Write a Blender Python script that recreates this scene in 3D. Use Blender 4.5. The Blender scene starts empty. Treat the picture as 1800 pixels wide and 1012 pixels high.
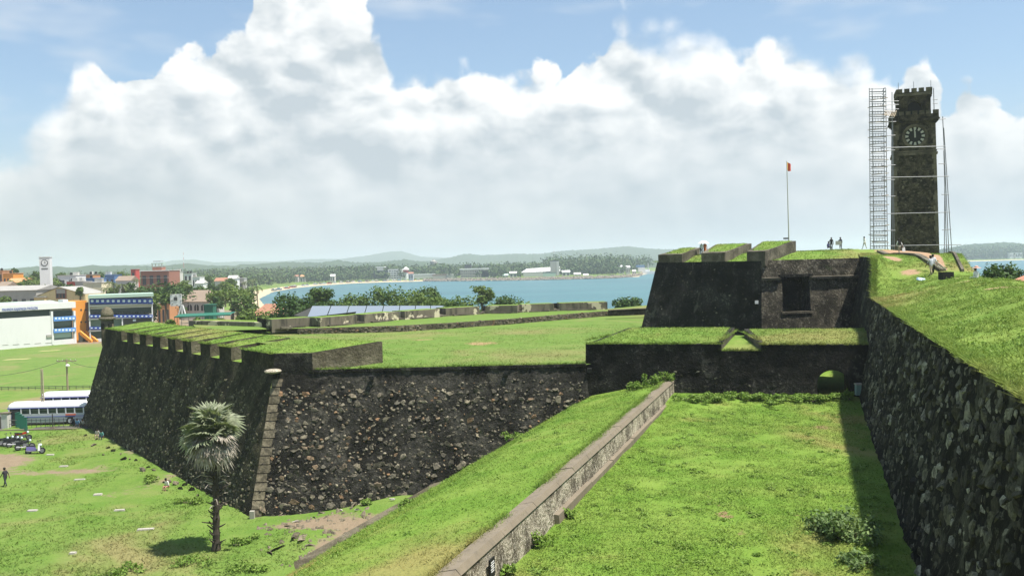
import bpy, math, random
import numpy as np
from mathutils import Vector, Matrix
random.seed(7); np.random.seed(7)
RNG = np.random.default_rng(11)
SC = bpy.context.scene
COL = SC.collection
R = math.radians
# ------------------------------------------------------------------ camera
CZ = 23.0                       # eye height above the sea, metres
FPX = 1560.0                    # focal length in pixels of an 1800 px wide picture
ROLL = R(1.4); PITCH = math.atan(44 / 1560)
cam = bpy.data.cameras.new('camera'); cam_o = bpy.data.objects.new('camera', cam); COL.objects.link(cam_o)
cam.sensor_width = 36; cam.lens = 36 * FPX / 1800; cam.clip_start = 0.5; cam.clip_end = 30000
cam_o.matrix_world = (Matrix.Translation((0, 0, CZ)) @ Matrix.Rotation(math.pi / 2 - PITCH, 4, 'X') @ Matrix.Rotation(-ROLL, 4, 'Z'))
SC.camera = cam_o
# ------------------------------------------------------------------ exposure
SC.render.engine = 'CYCLES'
SC.view_settings.view_transform = 'Standard'; SC.view_settings.look = 'None'
SC.view_settings.exposure = 0.92; SC.view_settings.gamma = 1.0
SC.cycles.use_denoising = True
SC.cycles.max_bounces = 4; SC.cycles.diffuse_bounces = 3; SC.cycles.glossy_bounces = 2; SC.cycles.volume_bounces = 1; SC.cycles.transparent_max_bounces = 8
# ------------------------------------------------------------------ sun
SUN = Vector((0.34, -0.10, 0.935)).normalized()
sd = bpy.data.lights.new('sun', 'SUN'); sd.energy = 5.0; sd.angle = R(0.53); sd.color = (1.0, 0.95, 0.86)
so = bpy.data.objects.new('sun', sd); COL.objects.link(so)
so.rotation_euler = SUN.to_track_quat('Z', 'Y').to_euler(); so.location = (60, -20, 160)

# ------------------------------------------------------------------ node helpers
def nd(nt, typ, ins=None, **props):
    n = nt.nodes.new('ShaderNode' + typ)
    for k, v in props.items(): setattr(n, k, v)
    for k, v in (ins or {}).items():
        s = n.inputs[k]
        if isinstance(v, bpy.types.NodeSocket): nt.links.new(v, s)
        else: s.default_value = v
    return n
def mt(nt, op, a, b=None, c=None, clamp=False):
    n = nt.nodes.new('ShaderNodeMath'); n.operation = op; n.use_clamp = clamp
    for i, v in enumerate((a, b, c)):
        if v is None: continue
        if isinstance(v, bpy.types.NodeSocket): nt.links.new(v, n.inputs[i])
        else: n.inputs[i].default_value = v
    return n.outputs[0]
def mixc(nt, f, a, b, blend='MIX'):
    n = nt.nodes.new('ShaderNodeMix'); n.data_type = 'RGBA'; n.blend_type = blend
    for s, v in ((n.inputs[0], f), (n.inputs[6], a), (n.inputs[7], b)):
        if isinstance(v, bpy.types.NodeSocket): nt.links.new(v, s)
        else: s.default_value = v if not isinstance(v, tuple) or len(v) == 4 else (*v, 1)
    return n.outputs[2]
def sstep(nt, v, a, b):
    n = nt.nodes.new('ShaderNodeMapRange'); n.interpolation_type = 'SMOOTHSTEP'
    nt.links.new(v, n.inputs[0]); n.inputs[1].default_value = a; n.inputs[2].default_value = b
    return n.outputs[0]
def noise(nt, vec, scale, detail=4, rough=.55, dist=0, out='Fac'):
    n = nd(nt, 'TexNoise', {'Scale': scale, 'Detail': detail, 'Roughness': rough, 'Distortion': dist})
    nt.links.new(vec, n.inputs['Vector']); return n.outputs[out]
def vmap(nt, vec, scale=(1, 1, 1), loc=(0, 0, 0), rot=(0, 0, 0)):
    n = nd(nt, 'Mapping', {'Scale': scale, 'Location': loc, 'Rotation': rot}); nt.links.new(vec, n.inputs['Vector']); return n.outputs[0]

# ------------------------------------------------------------------ pixel <-> place (surveying helpers)
def ray(px, py):
    u = px - 900; v = 506 - py
    a = (u * math.cos(ROLL) + v * math.sin(ROLL)) / FPX; b = (-u * math.sin(ROLL) + v * math.cos(ROLL)) / FPX
    return (a, math.cos(PITCH) + b * math.sin(PITCH), -math.sin(PITCH) + b * math.cos(PITCH))
def P(px, py, Y):
    d = ray(px, py); t = Y / d[1]; return Vector((d[0] * t, Y, CZ + d[2] * t))
def PZ(px, py, z):
    d = ray(px, py); t = (z - CZ) / d[2]; return Vector((d[0] * t, d[1] * t, z))
def PL(px, py, A, B):
    """point of the vertical plane over the plan line A-B seen at a pixel"""
    d = ray(px, py); ex, ey = B[0] - A[0], B[1] - A[1]
    t = (A[0] * ey - A[1] * ex) / (d[0] * ey - d[1] * ex)
    return Vector((d[0] * t, d[1] * t, CZ + d[2] * t))

# ------------------------------------------------------------------ world: sky with cumulus
W = bpy.data.worlds.new('World'); SC.world = W; W.use_nodes = True
W.cycles.sampling_method = 'MANUAL'; W.cycles.sample_map_resolution = 256
nt = W.node_tree; nt.nodes.clear()
sky = nd(nt, 'TexSky', sky_type='NISHITA', sun_disc=False, sun_elevation=math.asin(SUN.z), sun_rotation=math.atan2(SUN.x, SUN.y),
         altitude=0, air_density=1.0, dust_density=0.6, ozone_density=1.2)
dirv = nd(nt, 'TexCoord').outputs['Generated']
sp = nd(nt, 'SeparateXYZ', {0: dirv})
az = mt(nt, 'ARCTAN2', sp.outputs[0], sp.outputs[1]); el = mt(nt, 'ARCSINE', sp.outputs[2])
tt = mt(nt, 'ADD', mt(nt, 'DIVIDE', az, 2.4), 0.5, clamp=True)
fc = nd(nt, 'FloatCurve', {'Value': tt})
outline = [(-60, 300), (0, 292), (38, 255), (60, 215), (110, 175), (130, 122), (165, 118), (205, 152), (240, 148), (265, 140), (300, 106), (352, 92), (375, 118), (400, 90),
           (432, 62), (446, 8), (475, -18), (560, -32), (625, -22), (655, 28), (675, 60), (684, 128), (700, 160), (735, 140), (780, 150), (830, 158), (850, 148), (900, 136), (945, 138), (975, 126), (1000, 142),
           (1015, 105), (1075, 72), (1095, 44), (1125, 68), (1180, 76), (1245, 72), (1256, 105), (1300, 132), (1340, 120), (1365, 90), (1400, 80), (1440, 112), (1480, 118), (1520, 118), (1545, 150),
           (1580, 152), (1592, 128), (1640, 126), (1650, 180), (1670, 196), (1700, 172), (1725, 205), (1760, 225), (1800, 212), (1860, 230)]
cpts = []
for px, py in outline:
    d = Vector(ray(px, py)).normalized(); cpts.append((math.atan2(d.x, d.y) / 2.4 + .5, math.asin(d.z) / .6))
cpts = [(0.0, .30), (.05, .42), (.1, .28), (.15, .5), (.2, .36)] + cpts + [(.8, .45), (.85, .3), (.9, .5), (.95, .38), (1, .3)]
cv = fc.mapping.curves[0]
while len(cv.points) > 2: cv.points.remove(cv.points[1])
cv.points[0].location = cpts[0]; cv.points[1].location = cpts[-1]
for c in cpts[1:-1]: cv.points.new(*c)
for p_ in cv.points: p_.handle_type = 'VECTOR'
fc.mapping.update()
hgt = mt(nt, 'MULTIPLY', fc.outputs[0], .6)
def billow(vec):
    a = noise(nt, vec, 11, 1, .5)
    b = nd(nt, 'TexVoronoi', {'Vector': vec, 'Scale': 24, 'Detail': 1.0, 'Roughness': .5}, feature='F1')
    c = noise(nt, vec, 60, 3, .6)
    s = mt(nt, 'MULTIPLY', mt(nt, 'SUBTRACT', a, .5), .055)
    s = mt(nt, 'ADD', s, mt(nt, 'MULTIPLY', mt(nt, 'SUBTRACT', .42, b.outputs['Distance']), .042))
    return mt(nt, 'ADD', s, mt(nt, 'MULTIPLY', mt(nt, 'SUBTRACT', c, .5), .022))
warp = mixc(nt, 0.028, dirv, nd(nt, 'TexNoise', {'Vector': dirv, 'Scale': 14, 'Detail': 2}).outputs['Color'])
b0 = billow(warp)
b1 = billow(vmap(nt, warp, loc=(.010, .0, .016)))
fld = mt(nt, 'ADD', mt(nt, 'SUBTRACT', hgt, el), mt(nt, 'ADD', b0, .028))
soft = noise(nt, dirv, 7, 0, .5)
edge = mt(nt, 'ADD', .006, mt(nt, 'MULTIPLY', sstep(nt, soft, .45, .7), .05))
cm = nd(nt, 'MapRange', {0: fld, 1: -.002, 2: edge}, interpolation_type='SMOOTHSTEP').outputs[0]
relief = mt(nt, 'MULTIPLY', mt(nt, 'SUBTRACT', b0, b1), 16)
big = noise(nt, vmap(nt, dirv, scale=(4, 4, 9)), 1.6, 3, .55)
depth = sstep(nt, fld, .0, .13)
def lump(vec):
    v_ = nd(nt, 'TexVoronoi', {'Vector': vec, 'Scale': 11, 'Detail': 1.0, 'Roughness': .6}, feature='F1').outputs['Distance']
    return mt(nt, 'SUBTRACT', mt(nt, 'MULTIPLY', noise(nt, vec, 18, 3, .6), 1.1), mt(nt, 'MULTIPLY', v_, .7))
warp2 = vmap(nt, warp, scale=(1, 1, 1.7))
rel2 = mt(nt, 'MULTIPLY', mt(nt, 'SUBTRACT', lump(warp2), lump(vmap(nt, warp2, loc=(.012, 0, .026)))), mt(nt, 'MULTIPLY', sstep(nt, el, .03, .2), 1.5))
bright = mt(nt, 'ADD', mt(nt, 'ADD', mt(nt, 'SUBTRACT', .80, mt(nt, 'MULTIPLY', depth, .46)), rel2), mt(nt, 'MULTIPLY', relief, mt(nt, 'SUBTRACT', 1.0, mt(nt, 'MULTIPLY', depth, .55))))
bright = mt(nt, 'ADD', bright, mt(nt, 'MULTIPLY', mt(nt, 'SUBTRACT', big, .5), 1.7), clamp=True)
ccol = mixc(nt, bright, (.305, .345, .375), (.57, .578, .575))
thin = mt(nt, 'MULTIPLY', sstep(nt, noise(nt, vmap(nt, dirv, scale=(3, 3, 9)), 1.9, 3, .6), .48, .74), .6)
skyc = mixc(nt, 1.0, sky.outputs[0], (.125, .128, .122), 'MULTIPLY')
skyc = mixc(nt, .3, skyc, (.36, .48, .64))
skyc = mixc(nt, 1.0, skyc, (.64, .66, .68), 'MULTIPLY')
c1 = mixc(nt, thin, skyc, (.42, .45, .485))
c2 = mixc(nt, cm, c1, ccol)
hz = sstep(nt, el, .20, -.02)
c3 = mixc(nt, mt(nt, 'MULTIPLY', hz, .75), c2, (.298, .336, .349))
bg = nd(nt, 'Background', {'Color': mixc(nt, 1.0, c3, (10, 10, 10), 'MULTIPLY'), 'Strength': .1})
nt.links.new(bg.outputs[0], nd(nt, 'OutputWorld').inputs[0])

# ------------------------------------------------------------------ object helpers
def sm(v, a, b):
    t = min(1, max(0, (v - a) / (b - a))); return t * t * (3 - 2 * t)
def tag(o, label=None, cat=None, group=None, kind=None):
    if label: o['label'] = label
    if cat: o['category'] = cat
    if group: o['group'] = group
    if kind: o['kind'] = kind
    return o
def empty(name, loc=(0, 0, 0), label=None, cat=None, group=None, rz=0):
    o = bpy.data.objects.new(name, None); COL.objects.link(o); o.location = loc; o.rotation_euler = (0, 0, rz)
    o.empty_display_size = .2
    return tag(o, label, cat, group)
def link(name, me, parent=None, loc=None, rot=None, scale=None):
    o = bpy.data.objects.new(name, me); COL.objects.link(o)
    if parent: o.parent = parent
    if loc is not None: o.location = loc
    if rot is not None: o.rotation_euler = rot
    if scale is not None: o.scale = scale
    return o
def np_mesh(name, V, F, mat, smooth=False):
    """V (n,3), F (m,k) arrays with k = 3 or 4"""
    me = bpy.data.meshes.new(name); V = np.asarray(V, np.float32); F = np.asarray(F, np.int32)
    k = F.shape[1]; me.vertices.add(len(V)); me.vertices.foreach_set('co', V.ravel())
    me.loops.add(F.size); me.loops.foreach_set('vertex_index', F.ravel())
    me.polygons.add(len(F)); me.polygons.foreach_set('loop_start', np.arange(0, F.size, k, dtype=np.int32))
    me.polygons.foreach_set('loop_total', np.full(len(F), k, np.int32))
    if smooth: me.polygons.foreach_set('use_smooth', np.ones(len(F), bool))
    me.update(calc_edges=True); me.materials.append(mat); return me
class MB:
    """collects shapes, then builds one mesh object"""
    def __init__(s): s.v = []; s.f = []; s.mi = []
    def add(s, vs, fs, m=0):
        b = len(s.v); s.v += [tuple(v) for v in vs]; s.f += [tuple(b + i for i in f) for f in fs]; s.mi += [m] * len(fs); return s
    def box(s, c, d, rz=0, m=0, taper=1.0):
        x, y, z = d[0] / 2, d[1] / 2, d[2] / 2; vs = []
        for sz in (-1, 1):
            k = taper if sz > 0 else 1
            for sx, sy in ((-1, -1), (1, -1), (1, 1), (-1, 1)):
                px, py = sx * x * k, sy * y * k
                vs.append((c[0] + px * math.cos(rz) - py * math.sin(rz), c[1] + px * math.sin(rz) + py * math.cos(rz), c[2] + sz * z))
        return s.add(vs, [(3, 2, 1, 0), (4, 5, 6, 7), (0, 1, 5, 4), (1, 2, 6, 5), (2, 3, 7, 6), (3, 0, 4, 7)], m)
    def hexa(s, b, t, m=0):
        """4 bottom points, 4 top points, counter-clockwise seen from above"""
        return s.add(list(b) + list(t), [(3, 2, 1, 0), (4, 5, 6, 7), (0, 1, 5, 4), (1, 2, 6, 5), (2, 3, 7, 6), (3, 0, 4, 7)], m)
    def prism(s, pts, z0, z1, m=0):
        n = len(pts); vs = [(p[0], p[1], z0) for p in pts] + [(p[0], p[1], z1) for p in pts]
        return s.add(vs, [tuple(range(n - 1, -1, -1)), tuple(range(n, 2 * n))] + [(i, (i + 1) % n, n + (i + 1) % n, n + i) for i in range(n)], m)
    def tube(s, p0, p1, r0, r1=None, n=8, m=0, cap=True):
        r1 = r0 if r1 is None else r1
        p0, p1 = Vector(p0), Vector(p1); q = (p1 - p0).to_track_quat('Z', 'Y'); vs = []
        for p, r in ((p0, r0), (p1, r1)):
            for i in range(n):
                a = 2 * math.pi * i / n; vs.append(p + q @ Vector((r * math.cos(a), r * math.sin(a), 0)))
        fs = [(i, (i + 1) % n, n + (i + 1) % n, n + i) for i in range(n)]
        if cap: fs += [tuple(range(n - 1, -1, -1)), tuple(range(n, 2 * n))]
        return s.add(vs, fs, m)
    def path(s, pts, radii, n=7, m=0):
        for i in range(len(pts) - 1): s.tube(pts[i], pts[i + 1], radii[i], radii[i + 1], n, m, cap=(i in (0, len(pts) - 2)))
        return s
    def lathe(s, c, prof, n=16, m=0):
        vs = []; k = len(prof)
        for r, z in prof:
            for i in range(n):
                a = 2 * math.pi * i / n; vs.append((c[0] + r * math.cos(a), c[1] + r * math.sin(a), c[2] + z))
        fs = [(j * n + i, j * n + (i + 1) % n, (j + 1) * n + (i + 1) % n, (j + 1) * n + i) for j in range(k - 1) for i in range(n)]
        fs += [tuple(range(n - 1, -1, -1)), tuple(range((k - 1) * n, k * n))]
        return s.add(vs, fs, m)
    def patch(s, p00, p10, p11, p01, nu, nv, amp=0.0, m=0, seed=0):
        """bilinear sheet with uneven relief along its normal; p00-p10 is the lower edge"""
        rng = np.random.default_rng(seed + 5); a, b, c, d = (np.array(p, float) for p in (p00, p10, p11, p01))
        u = np.linspace(0, 1, nu + 1)[None, :, None]; v = np.linspace(0, 1, nv + 1)[:, None, None]
        g = (1 - u) * (1 - v) * a + u * (1 - v) * b + u * v * c + (1 - u) * v * d
        if amp:
            nrm = np.cross(b - a, d - a); nrm /= np.linalg.norm(nrm)
            q = rng.normal(0, amp, (nv + 1, nu + 1, 1)); q[0] = q[-1] = 0; q[:, 0] = q[:, -1] = 0; g = g + q * nrm
        vs = g.reshape(-1, 3); w = nu + 1
        return s.add(vs, [(j * w + i, j * w + i + 1, (j + 1) * w + i + 1, (j + 1) * w + i) for j in range(nv) for i in range(nu)], m)
    def mesh(s, name, mats, smooth=False):
        me = bpy.data.meshes.new(name); me.from_pydata(s.v, [], s.f)
        for m in (mats if isinstance(mats, (list, tuple)) else [mats]): me.materials.append(m)
        me.polygons.foreach_set('material_index', s.mi)
        if smooth: me.polygons.foreach_set('use_smooth', [True] * len(s.f))
        me.update(); return me
    def build(s, name, mats, parent=None, smooth=False, loc=None):
        return link(name, s.mesh(name, mats, smooth), parent, loc)
ORD = ['first', 'second', 'third', 'fourth', 'fifth', 'sixth', 'seventh', 'eighth', 'ninth', 'tenth', 'eleventh', 'twelfth', 'thirteenth', 'fourteenth', 'fifteenth', 'sixteenth', 'seventeenth', 'eighteenth', 'nineteenth', 'twentieth', 'twenty-first', 'twenty-second', 'twenty-third', 'twenty-fourth', 'twenty-fifth', 'twenty-sixth', 'twenty-seventh', 'twenty-eighth']
def copy_tree(o, parent=None):
    c = o.copy(); COL.objects.link(c)
    if parent: c.parent = parent
    for ch in list(o.children): copy_tree(ch, c)
    return c
# ------------------------------------------------------------------ materials
def newmat(name):
    m = bpy.data.materials.new(name); m.use_nodes = True; t = m.node_tree; t.nodes.clear()
    b = nd(t, 'BsdfPrincipled', {'Roughness': .85, 'Specular IOR Level': .25}); o = nd(t, 'OutputMaterial'); t.links.new(b.outputs[0], o.inputs[0])
    return m, t, b
def setc(t, b, col): t.links.new(col, b.inputs['Base Color'])
def pos(t): return nd(t, 'NewGeometry').outputs['Position']
def bump(t, b, h, strength=.5, dist=.1):
    n = nd(t, 'Bump', {'Strength': strength, 'Distance': dist, 'Height': h}); t.links.new(n.outputs[0], b.inputs['Normal'])
def plain(name, col, rough=.8, var=.16, scale=.6, spec=.25, metallic=0, dirt=0.0, bmp=.15):
    m, t, b = newmat(name); p = pos(t)
    n1 = noise(t, p, scale, 5, .6); n2 = noise(t, vmap(t, p, (1, 1, .25)), scale * 4, 4, .6)
    lo = tuple(c * (1 - var) for c in col); hi = tuple(min(1, c * (1 + var)) for c in col)
    c = mixc(t, n1, lo, hi)
    if dirt: c = mixc(t, mt(t, 'MULTIPLY', sstep(t, n2, .5, .78), dirt), c, (.07, .065, .055))
    setc(t, b, c); b.inputs['Roughness'].default_value = rough; b.inputs['Specular IOR Level'].default_value = spec; b.inputs['Metallic'].default_value = metallic
    if bmp: bump(t, b, n2, bmp, .03)
    return m
def grassy(name, a, bcol, dry, dry_at=(.56, .74), soil=(.30, .20, .12), fine=5.0, attr=True, soil_at=None, blade=False):
    """mown or rough turf: two greens, straw patches, bare soil where the 'dirt' attribute says"""
    m, t, b = newmat(name); p = pos(t)
    big = noise(t, p, .06, 4, .6, .5); mid = noise(t, p, .35, 5, .65); sml = noise(t, p, fine, 4, .7)
    c = mixc(t, sstep(t, mid, .3, .7), a, bcol)
    c = mixc(t, sstep(t, big, *dry_at), c, dry)
    c = mixc(t, mt(t, 'MULTIPLY', sstep(t, mt(t, 'ADD', mid, mt(t, 'MULTIPLY', big, .5)), .86, 1.02), .7), c, dry)
    c = mixc(t, mt(t, 'MULTIPLY', sml, .9), mixc(t, 1.0, c, (.68, .72, .68), 'MULTIPLY'), mixc(t, 1.0, c, (1.42, 1.36, 1.3), 'MULTIPLY'))
    c = mixc(t, mt(t, 'MULTIPLY', sstep(t, noise(t, p, .16, 5, .7, .3), .55, .70), .55), c, mixc(t, 1.0, c, (.62, .74, .6), 'MULTIPLY'))
    if blade:
        r_ = nd(t, 'NewGeometry').outputs['Random Per Island']; c = mixc(t, r_, mixc(t, 1.0, c, (.78, .85, .8), 'MULTIPLY'), mixc(t, 1.0, c, (1.45, 1.3, 1.25), 'MULTIPLY')); setc(t, b, c)
        tr = nd(t, 'BsdfTranslucent', {'Color': c}); mx = nd(t, 'MixShader', {0: .3}); t.links.new(b.outputs[0], mx.inputs[1]); t.links.new(tr.outputs[0], mx.inputs[2]); t.links.new(mx.outputs[0], [n for n in t.nodes if n.type == 'OUTPUT_MATERIAL'][0].inputs[0]); return m
    if attr:
        at = nd(t, 'Attribute', attribute_name='dirt')
        f = sstep(t, mt(t, 'ADD', at.outputs['Fac'], mt(t, 'MULTIPLY', mt(t, 'SUBTRACT', noise(t, p, .9, 6, .7), .5), .9)), .4, .62)
        so_ = mixc(t, noise(t, p, 1.3, 6, .7), tuple(c_ * .7 for c_ in soil), tuple(c_ * 1.3 for c_ in soil))
        c = mixc(t, f, c, so_)
    setc(t, b, c); b.inputs['Roughness'].default_value = .95; b.inputs['Specular IOR Level'].default_value = .1
    bump(t, b, mt(t, 'ADD', sml, mt(t, 'MULTIPLY', mid, 1.2)), .55, .18)
    return m
def rubble_wall(name, dark, mid, pale, streak=.6, pale_at=(.60, .74), scale=1.0, patch=.75):
    """old mortared wall: black weathering, grey mortar, pale and mossy patches"""
    m, t, b = newmat(name); p = pos(t)
    n1 = noise(t, p, .45 * scale, 6, .65, .3); n2 = noise(t, vmap(t, p, (1, 1, .18)), 1.4 * scale, 5, .65); n3 = noise(t, p, 4.5 * scale, 5, .7)
    c = mixc(t, sstep(t, n1, .38, .66), dark, mid)
    c = mixc(t, mt(t, 'MULTIPLY', sstep(t, n2, .5, .7), streak), c, dark)
    pf = sstep(t, mt(t, 'ADD', mt(t, 'MULTIPLY', n1, .35), mt(t, 'MULTIPLY', n3, .65)), *pale_at)
    c = mixc(t, mt(t, 'MULTIPLY', pf, .85), c, pale)
    c = mixc(t, mt(t, 'MULTIPLY', sstep(t, noise(t, vmap(t, p, (1, 1, .7)), .55 * scale, 5, .7, .6), .57, .66), patch), c, tuple(x * .55 for x in pale))
    gm = sstep(t, noise(t, p, .8, 4, .6, .8), .62, .75)
    c = mixc(t, mt(t, 'MULTIPLY', gm, .35), c, (.035, .05, .018))
    setc(t, b, c); b.inputs['Roughness'].default_value = .95; b.inputs['Specular IOR Level'].default_value = .12
    c = mixc(t, noise(t, p, 14 * scale, 3, .6), mixc(t, 1.0, c, (.45, .45, .45), 'MULTIPLY'), mixc(t, 1.0, c, (1.6, 1.6, 1.6), 'MULTIPLY')); setc(t, b, c)
    bump(t, b, mt(t, 'ADD', n3, mt(t, 'MULTIPLY', n1, .8)), 1.0, .2)
    return m
def island_mat(name, cols, rough=.9, grain=6.0, dark=0.0, transl=0.0, spec=.15):
    """every separate piece takes its own tone"""
    m, t, b = newmat(name); p = pos(t); g = nd(t, 'NewGeometry'); oi = nd(t, 'ObjectInfo')
    r = mt(t, 'FRACT', mt(t, 'ADD', g.outputs['Random Per Island'], oi.outputs['Random']))
    cr = nd(t, 'ValToRGB', {0: r}); e = cr.color_ramp.elements
    e[0].color = (*cols[0], 1); e[0].position = 0; e[1].color = (*cols[-1], 1); e[1].position = 1
    for i, c_ in enumerate(cols[1:-1]): x = e.new((i + 1) / (len(cols) - 1)); x.color = (*c_, 1)
    n = sstep(t, noise(t, p, grain, 4, .7), .3, .7)
    c = mixc(t, n, mixc(t, 1.0, cr.outputs[0], (.62, .62, .62), 'MULTIPLY'), mixc(t, 1.0, cr.outputs[0], (1.35, 1.35, 1.35), 'MULTIPLY'))
    if dark: c = mixc(t, mt(t, 'MULTIPLY', sstep(t, noise(t, p, 3.6, 4, .75), .44, .60), dark), c, (.02, .0185, .015))
    setc(t, b, c); b.inputs['Roughness'].default_value = rough; b.inputs['Specular IOR Level'].default_value = spec
    if transl:
        tr = nd(t, 'BsdfTranslucent', {'Color': mixc(t, 1.0, c, (1.1, 1.25, .5), 'MULTIPLY')}); mx = nd(t, 'MixShader', {0: transl})
        t.links.new(b.outputs[0], mx.inputs[1]); t.links.new(tr.outputs[0], mx.inputs[2])
        t.links.new(mx.outputs[0], [n for n in t.nodes if n.type == 'OUTPUT_MATERIAL'][0].inputs[0])
    else: bump(t, b, n, .4, .05)
    return m
M = {}
M['meadow'] = grassy('meadow_grass', (.09, .164, .028), (.13, .19, .045), (.19, .178, .077), (.5, .70), soil=(.20, .155, .105))
M['moat'] = grassy('moat_grass', (.098, .182, .025), (.147, .218, .042), (.20, .19, .066), (.50, .72), soil=(.22, .145, .085))
M['lawn'] = grassy('lawn_grass', (.092, .162, .031), (.122, .178, .045), (.17, .168, .068), (.48, .72), soil=(.27, .195, .10), fine=3)
M['field'] = grassy('cricket_turf', (.096, .164, .034), (.118, .176, .045), (.16, .168, .066), (.5, .7), fine=1.2)
M['tops'] = grassy('wall_top_grass', (.10, .18, .03), (.145, .21, .046), (.195, .19, .07), (.52, .76), attr=False)
M['hilltop'] = grassy('rampart_grass', (.110, .188, .032), (.158, .222, .049), (.21, .20, .075), (.50, .74), soil=(.30, .20, .125))
M['bastion'] = rubble_wall('bastion_mortar', (.0125, .0118, .010), (.048, .0455, .039), (.15, .14, .112), pale_at=(.54, .70))
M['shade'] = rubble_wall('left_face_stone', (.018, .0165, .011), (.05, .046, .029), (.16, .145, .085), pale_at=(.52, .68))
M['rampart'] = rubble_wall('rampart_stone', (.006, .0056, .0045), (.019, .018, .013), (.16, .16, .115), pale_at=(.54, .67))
M['block'] = rubble_wall('blackened_shaded_plaster', (.0065, .0063, .0055), (.025, .024, .021), (.15, .145, .12), pale_at=(.545, .68))  # dark plaster; its tone also carries the shade of the upper block's left face
M['block_lit'] = rubble_wall('lit_brown_plaster', (.022, .02, .015), (.075, .066, .05), (.25, .23, .18), pale_at=(.52, .66))  # right face of the same block, sunlight put into a paler brown
M['curtain'] = rubble_wall('curtain_plaster', (.007, .0068, .006), (.026, .025, .022), (.15, .145, .122), pale_at=(.54, .68))
M['coping'] = rubble_wall('grey_coping', (.07, .062, .047), (.17, .15, .115), (.30, .27, .21), streak=.4, pale_at=(.55, .75))
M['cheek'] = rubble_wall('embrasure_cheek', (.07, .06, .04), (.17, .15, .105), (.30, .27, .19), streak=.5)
M['lowwall'] = rubble_wall('stained_plaster', (.10, .085, .065), (.38, .33, .25), (.60, .55, .44), streak=.7, pale_at=(.46, .60), scale=1.6)
M['tower'] = rubble_wall('tower_stone', (.022, .018, .012), (.09, .073, .045), (.22, .185, .12), streak=.35, pale_at=(.54, .68), scale=2.2)
M['towerq'] = rubble_wall('tower_dressing', (.07, .058, .04), (.19, .16, .11), (.32, .28, .20), streak=.35)
M['stones'] = island_mat('rubble_stone', [(.07, .064, .05), (.15, .132, .098), (.10, .092, .072), (.24, .205, .145), (.08, .073, .058), (.17, .15, .11), (.26, .155, .085), (.13, .118, .09), (.31, .27, .20), (.11, .10, .078), (.20, .175, .125)], dark=.62)
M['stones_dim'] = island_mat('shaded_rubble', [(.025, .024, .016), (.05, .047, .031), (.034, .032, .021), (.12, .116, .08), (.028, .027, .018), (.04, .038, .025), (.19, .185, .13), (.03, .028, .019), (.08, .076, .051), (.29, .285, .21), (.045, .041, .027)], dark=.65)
M['stones_left'] = island_mat('left_rubble', [(.05, .045, .028), (.11, .10, .062), (.07, .064, .04), (.20, .185, .112), (.055, .05, .032), (.085, .078, .05), (.28, .26, .165), (.065, .06, .038)], dark=.6)
M['towerstone'] = island_mat('tower_rubble', [(.03, .025, .017), (.10, .082, .05), (.06, .05, .032), (.15, .125, .08), (.045, .038, .025), (.20, .17, .115)], dark=.55)
M['quoin'] = island_mat('quoin_stone', [(.11, .095, .065), (.17, .145, .10), (.14, .12, .085), (.20, .172, .12)], dark=.5, grain=3)
M['concrete'] = plain('weathered_concrete', (.165, .138, .10), .9, .3, .8, dirt=.5)
M['slab'] = plain('pale_slab', (.34, .32, .28), .85, .15, 1.0)
M['white'] = plain('white_paint', (.66, .66, .65), .6, .05, .3, dirt=.06)
M['cream'] = plain('cream_wall', (.66, .60, .42), .85, .1, .4, dirt=.15)
M['yellowwall'] = plain('yellow_wall', (.62, .50, .27), .85, .12, .3, dirt=.25)
M['greywall'] = plain('grey_wall', (.35, .34, .31), .85, .15, .3, dirt=.25)
M['palewall'] = plain('pale_wall', (.50, .49, .455), .85, .1, .3, dirt=.15)
M['orange'] = plain('orange_paint', (.66, .27, .045), .7, .08, .3)
M['orangewall'] = plain('orange_wall', (.50, .25, .12), .8, .1, .3, dirt=.12)
M['brick'] = plain('red_brick', (.27, .125, .09), .9, .15, .5)
M['redroof'] = plain('red_tiles', (.30, .15, .10), .9, .2, .8, dirt=.2)
M['greyroof'] = plain('grey_sheet_roof', (.30, .29, .27), .7, .15, .2, dirt=.3)
M['brownroof'] = plain('brown_tiles', (.22, .17, .13), .9, .15, .4, dirt=.2)
M['greenroof'] = plain('pale_green_roof', (.36, .47, .40), .5, .08, .2)
M['blueroof'] = plain('blue_grey_roof', (.15, .18, .22), .45, .08, .1)
M['bluewall'] = plain('blue_wall', (.10, .19, .36), .7, .12, .3)
M['redwall'] = plain('red_wall', (.45, .07, .06), .7, .12, .3)
M['banner'] = plain('blue_banner', (.028, .065, .33), .5, .06, .4, bmp=0)
M['bannerlt'] = plain('light_banner', (.10, .26, .62), .5, .06, .4, bmp=0)
M['bannermark'] = plain('banner_print', (.62, .72, .78), .5, .05, .4, bmp=0)
M['glass'] = plain('dark_glass', (.03, .045, .05), .15, .2, .3, spec=.6, bmp=0)
M['greenglass'] = plain('green_glass', (.11, .17, .15), .12, .2, .3, spec=.6, bmp=0)
M['inside'] = plain('dim_interior', (.06, .06, .055), .9, .3, .5, bmp=0)
M['window'] = plain('window_dark', (.05, .05, .055), .4, .2, .4, bmp=0)
M['black'] = plain('black_board', (.012, .012, .012), .7, .1, 1)
M['metal'] = plain('galvanised_tube', (.19, .19, .205), .45, .1, 1, metallic=.4, bmp=0)
M['darkmetal'] = plain('dark_metal', (.07, .07, .075), .5, .1, 1, metallic=.3, bmp=0)
M['wood'] = plain('grey_timber', (.30, .24, .17), .9, .25, 2)
M['polewood'] = plain('pole_concrete', (.40, .34, .24), .9, .15, 2)
M['tyre'] = plain('tyre_rubber', (.02, .02, .02), .8, .1, 2)
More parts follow.
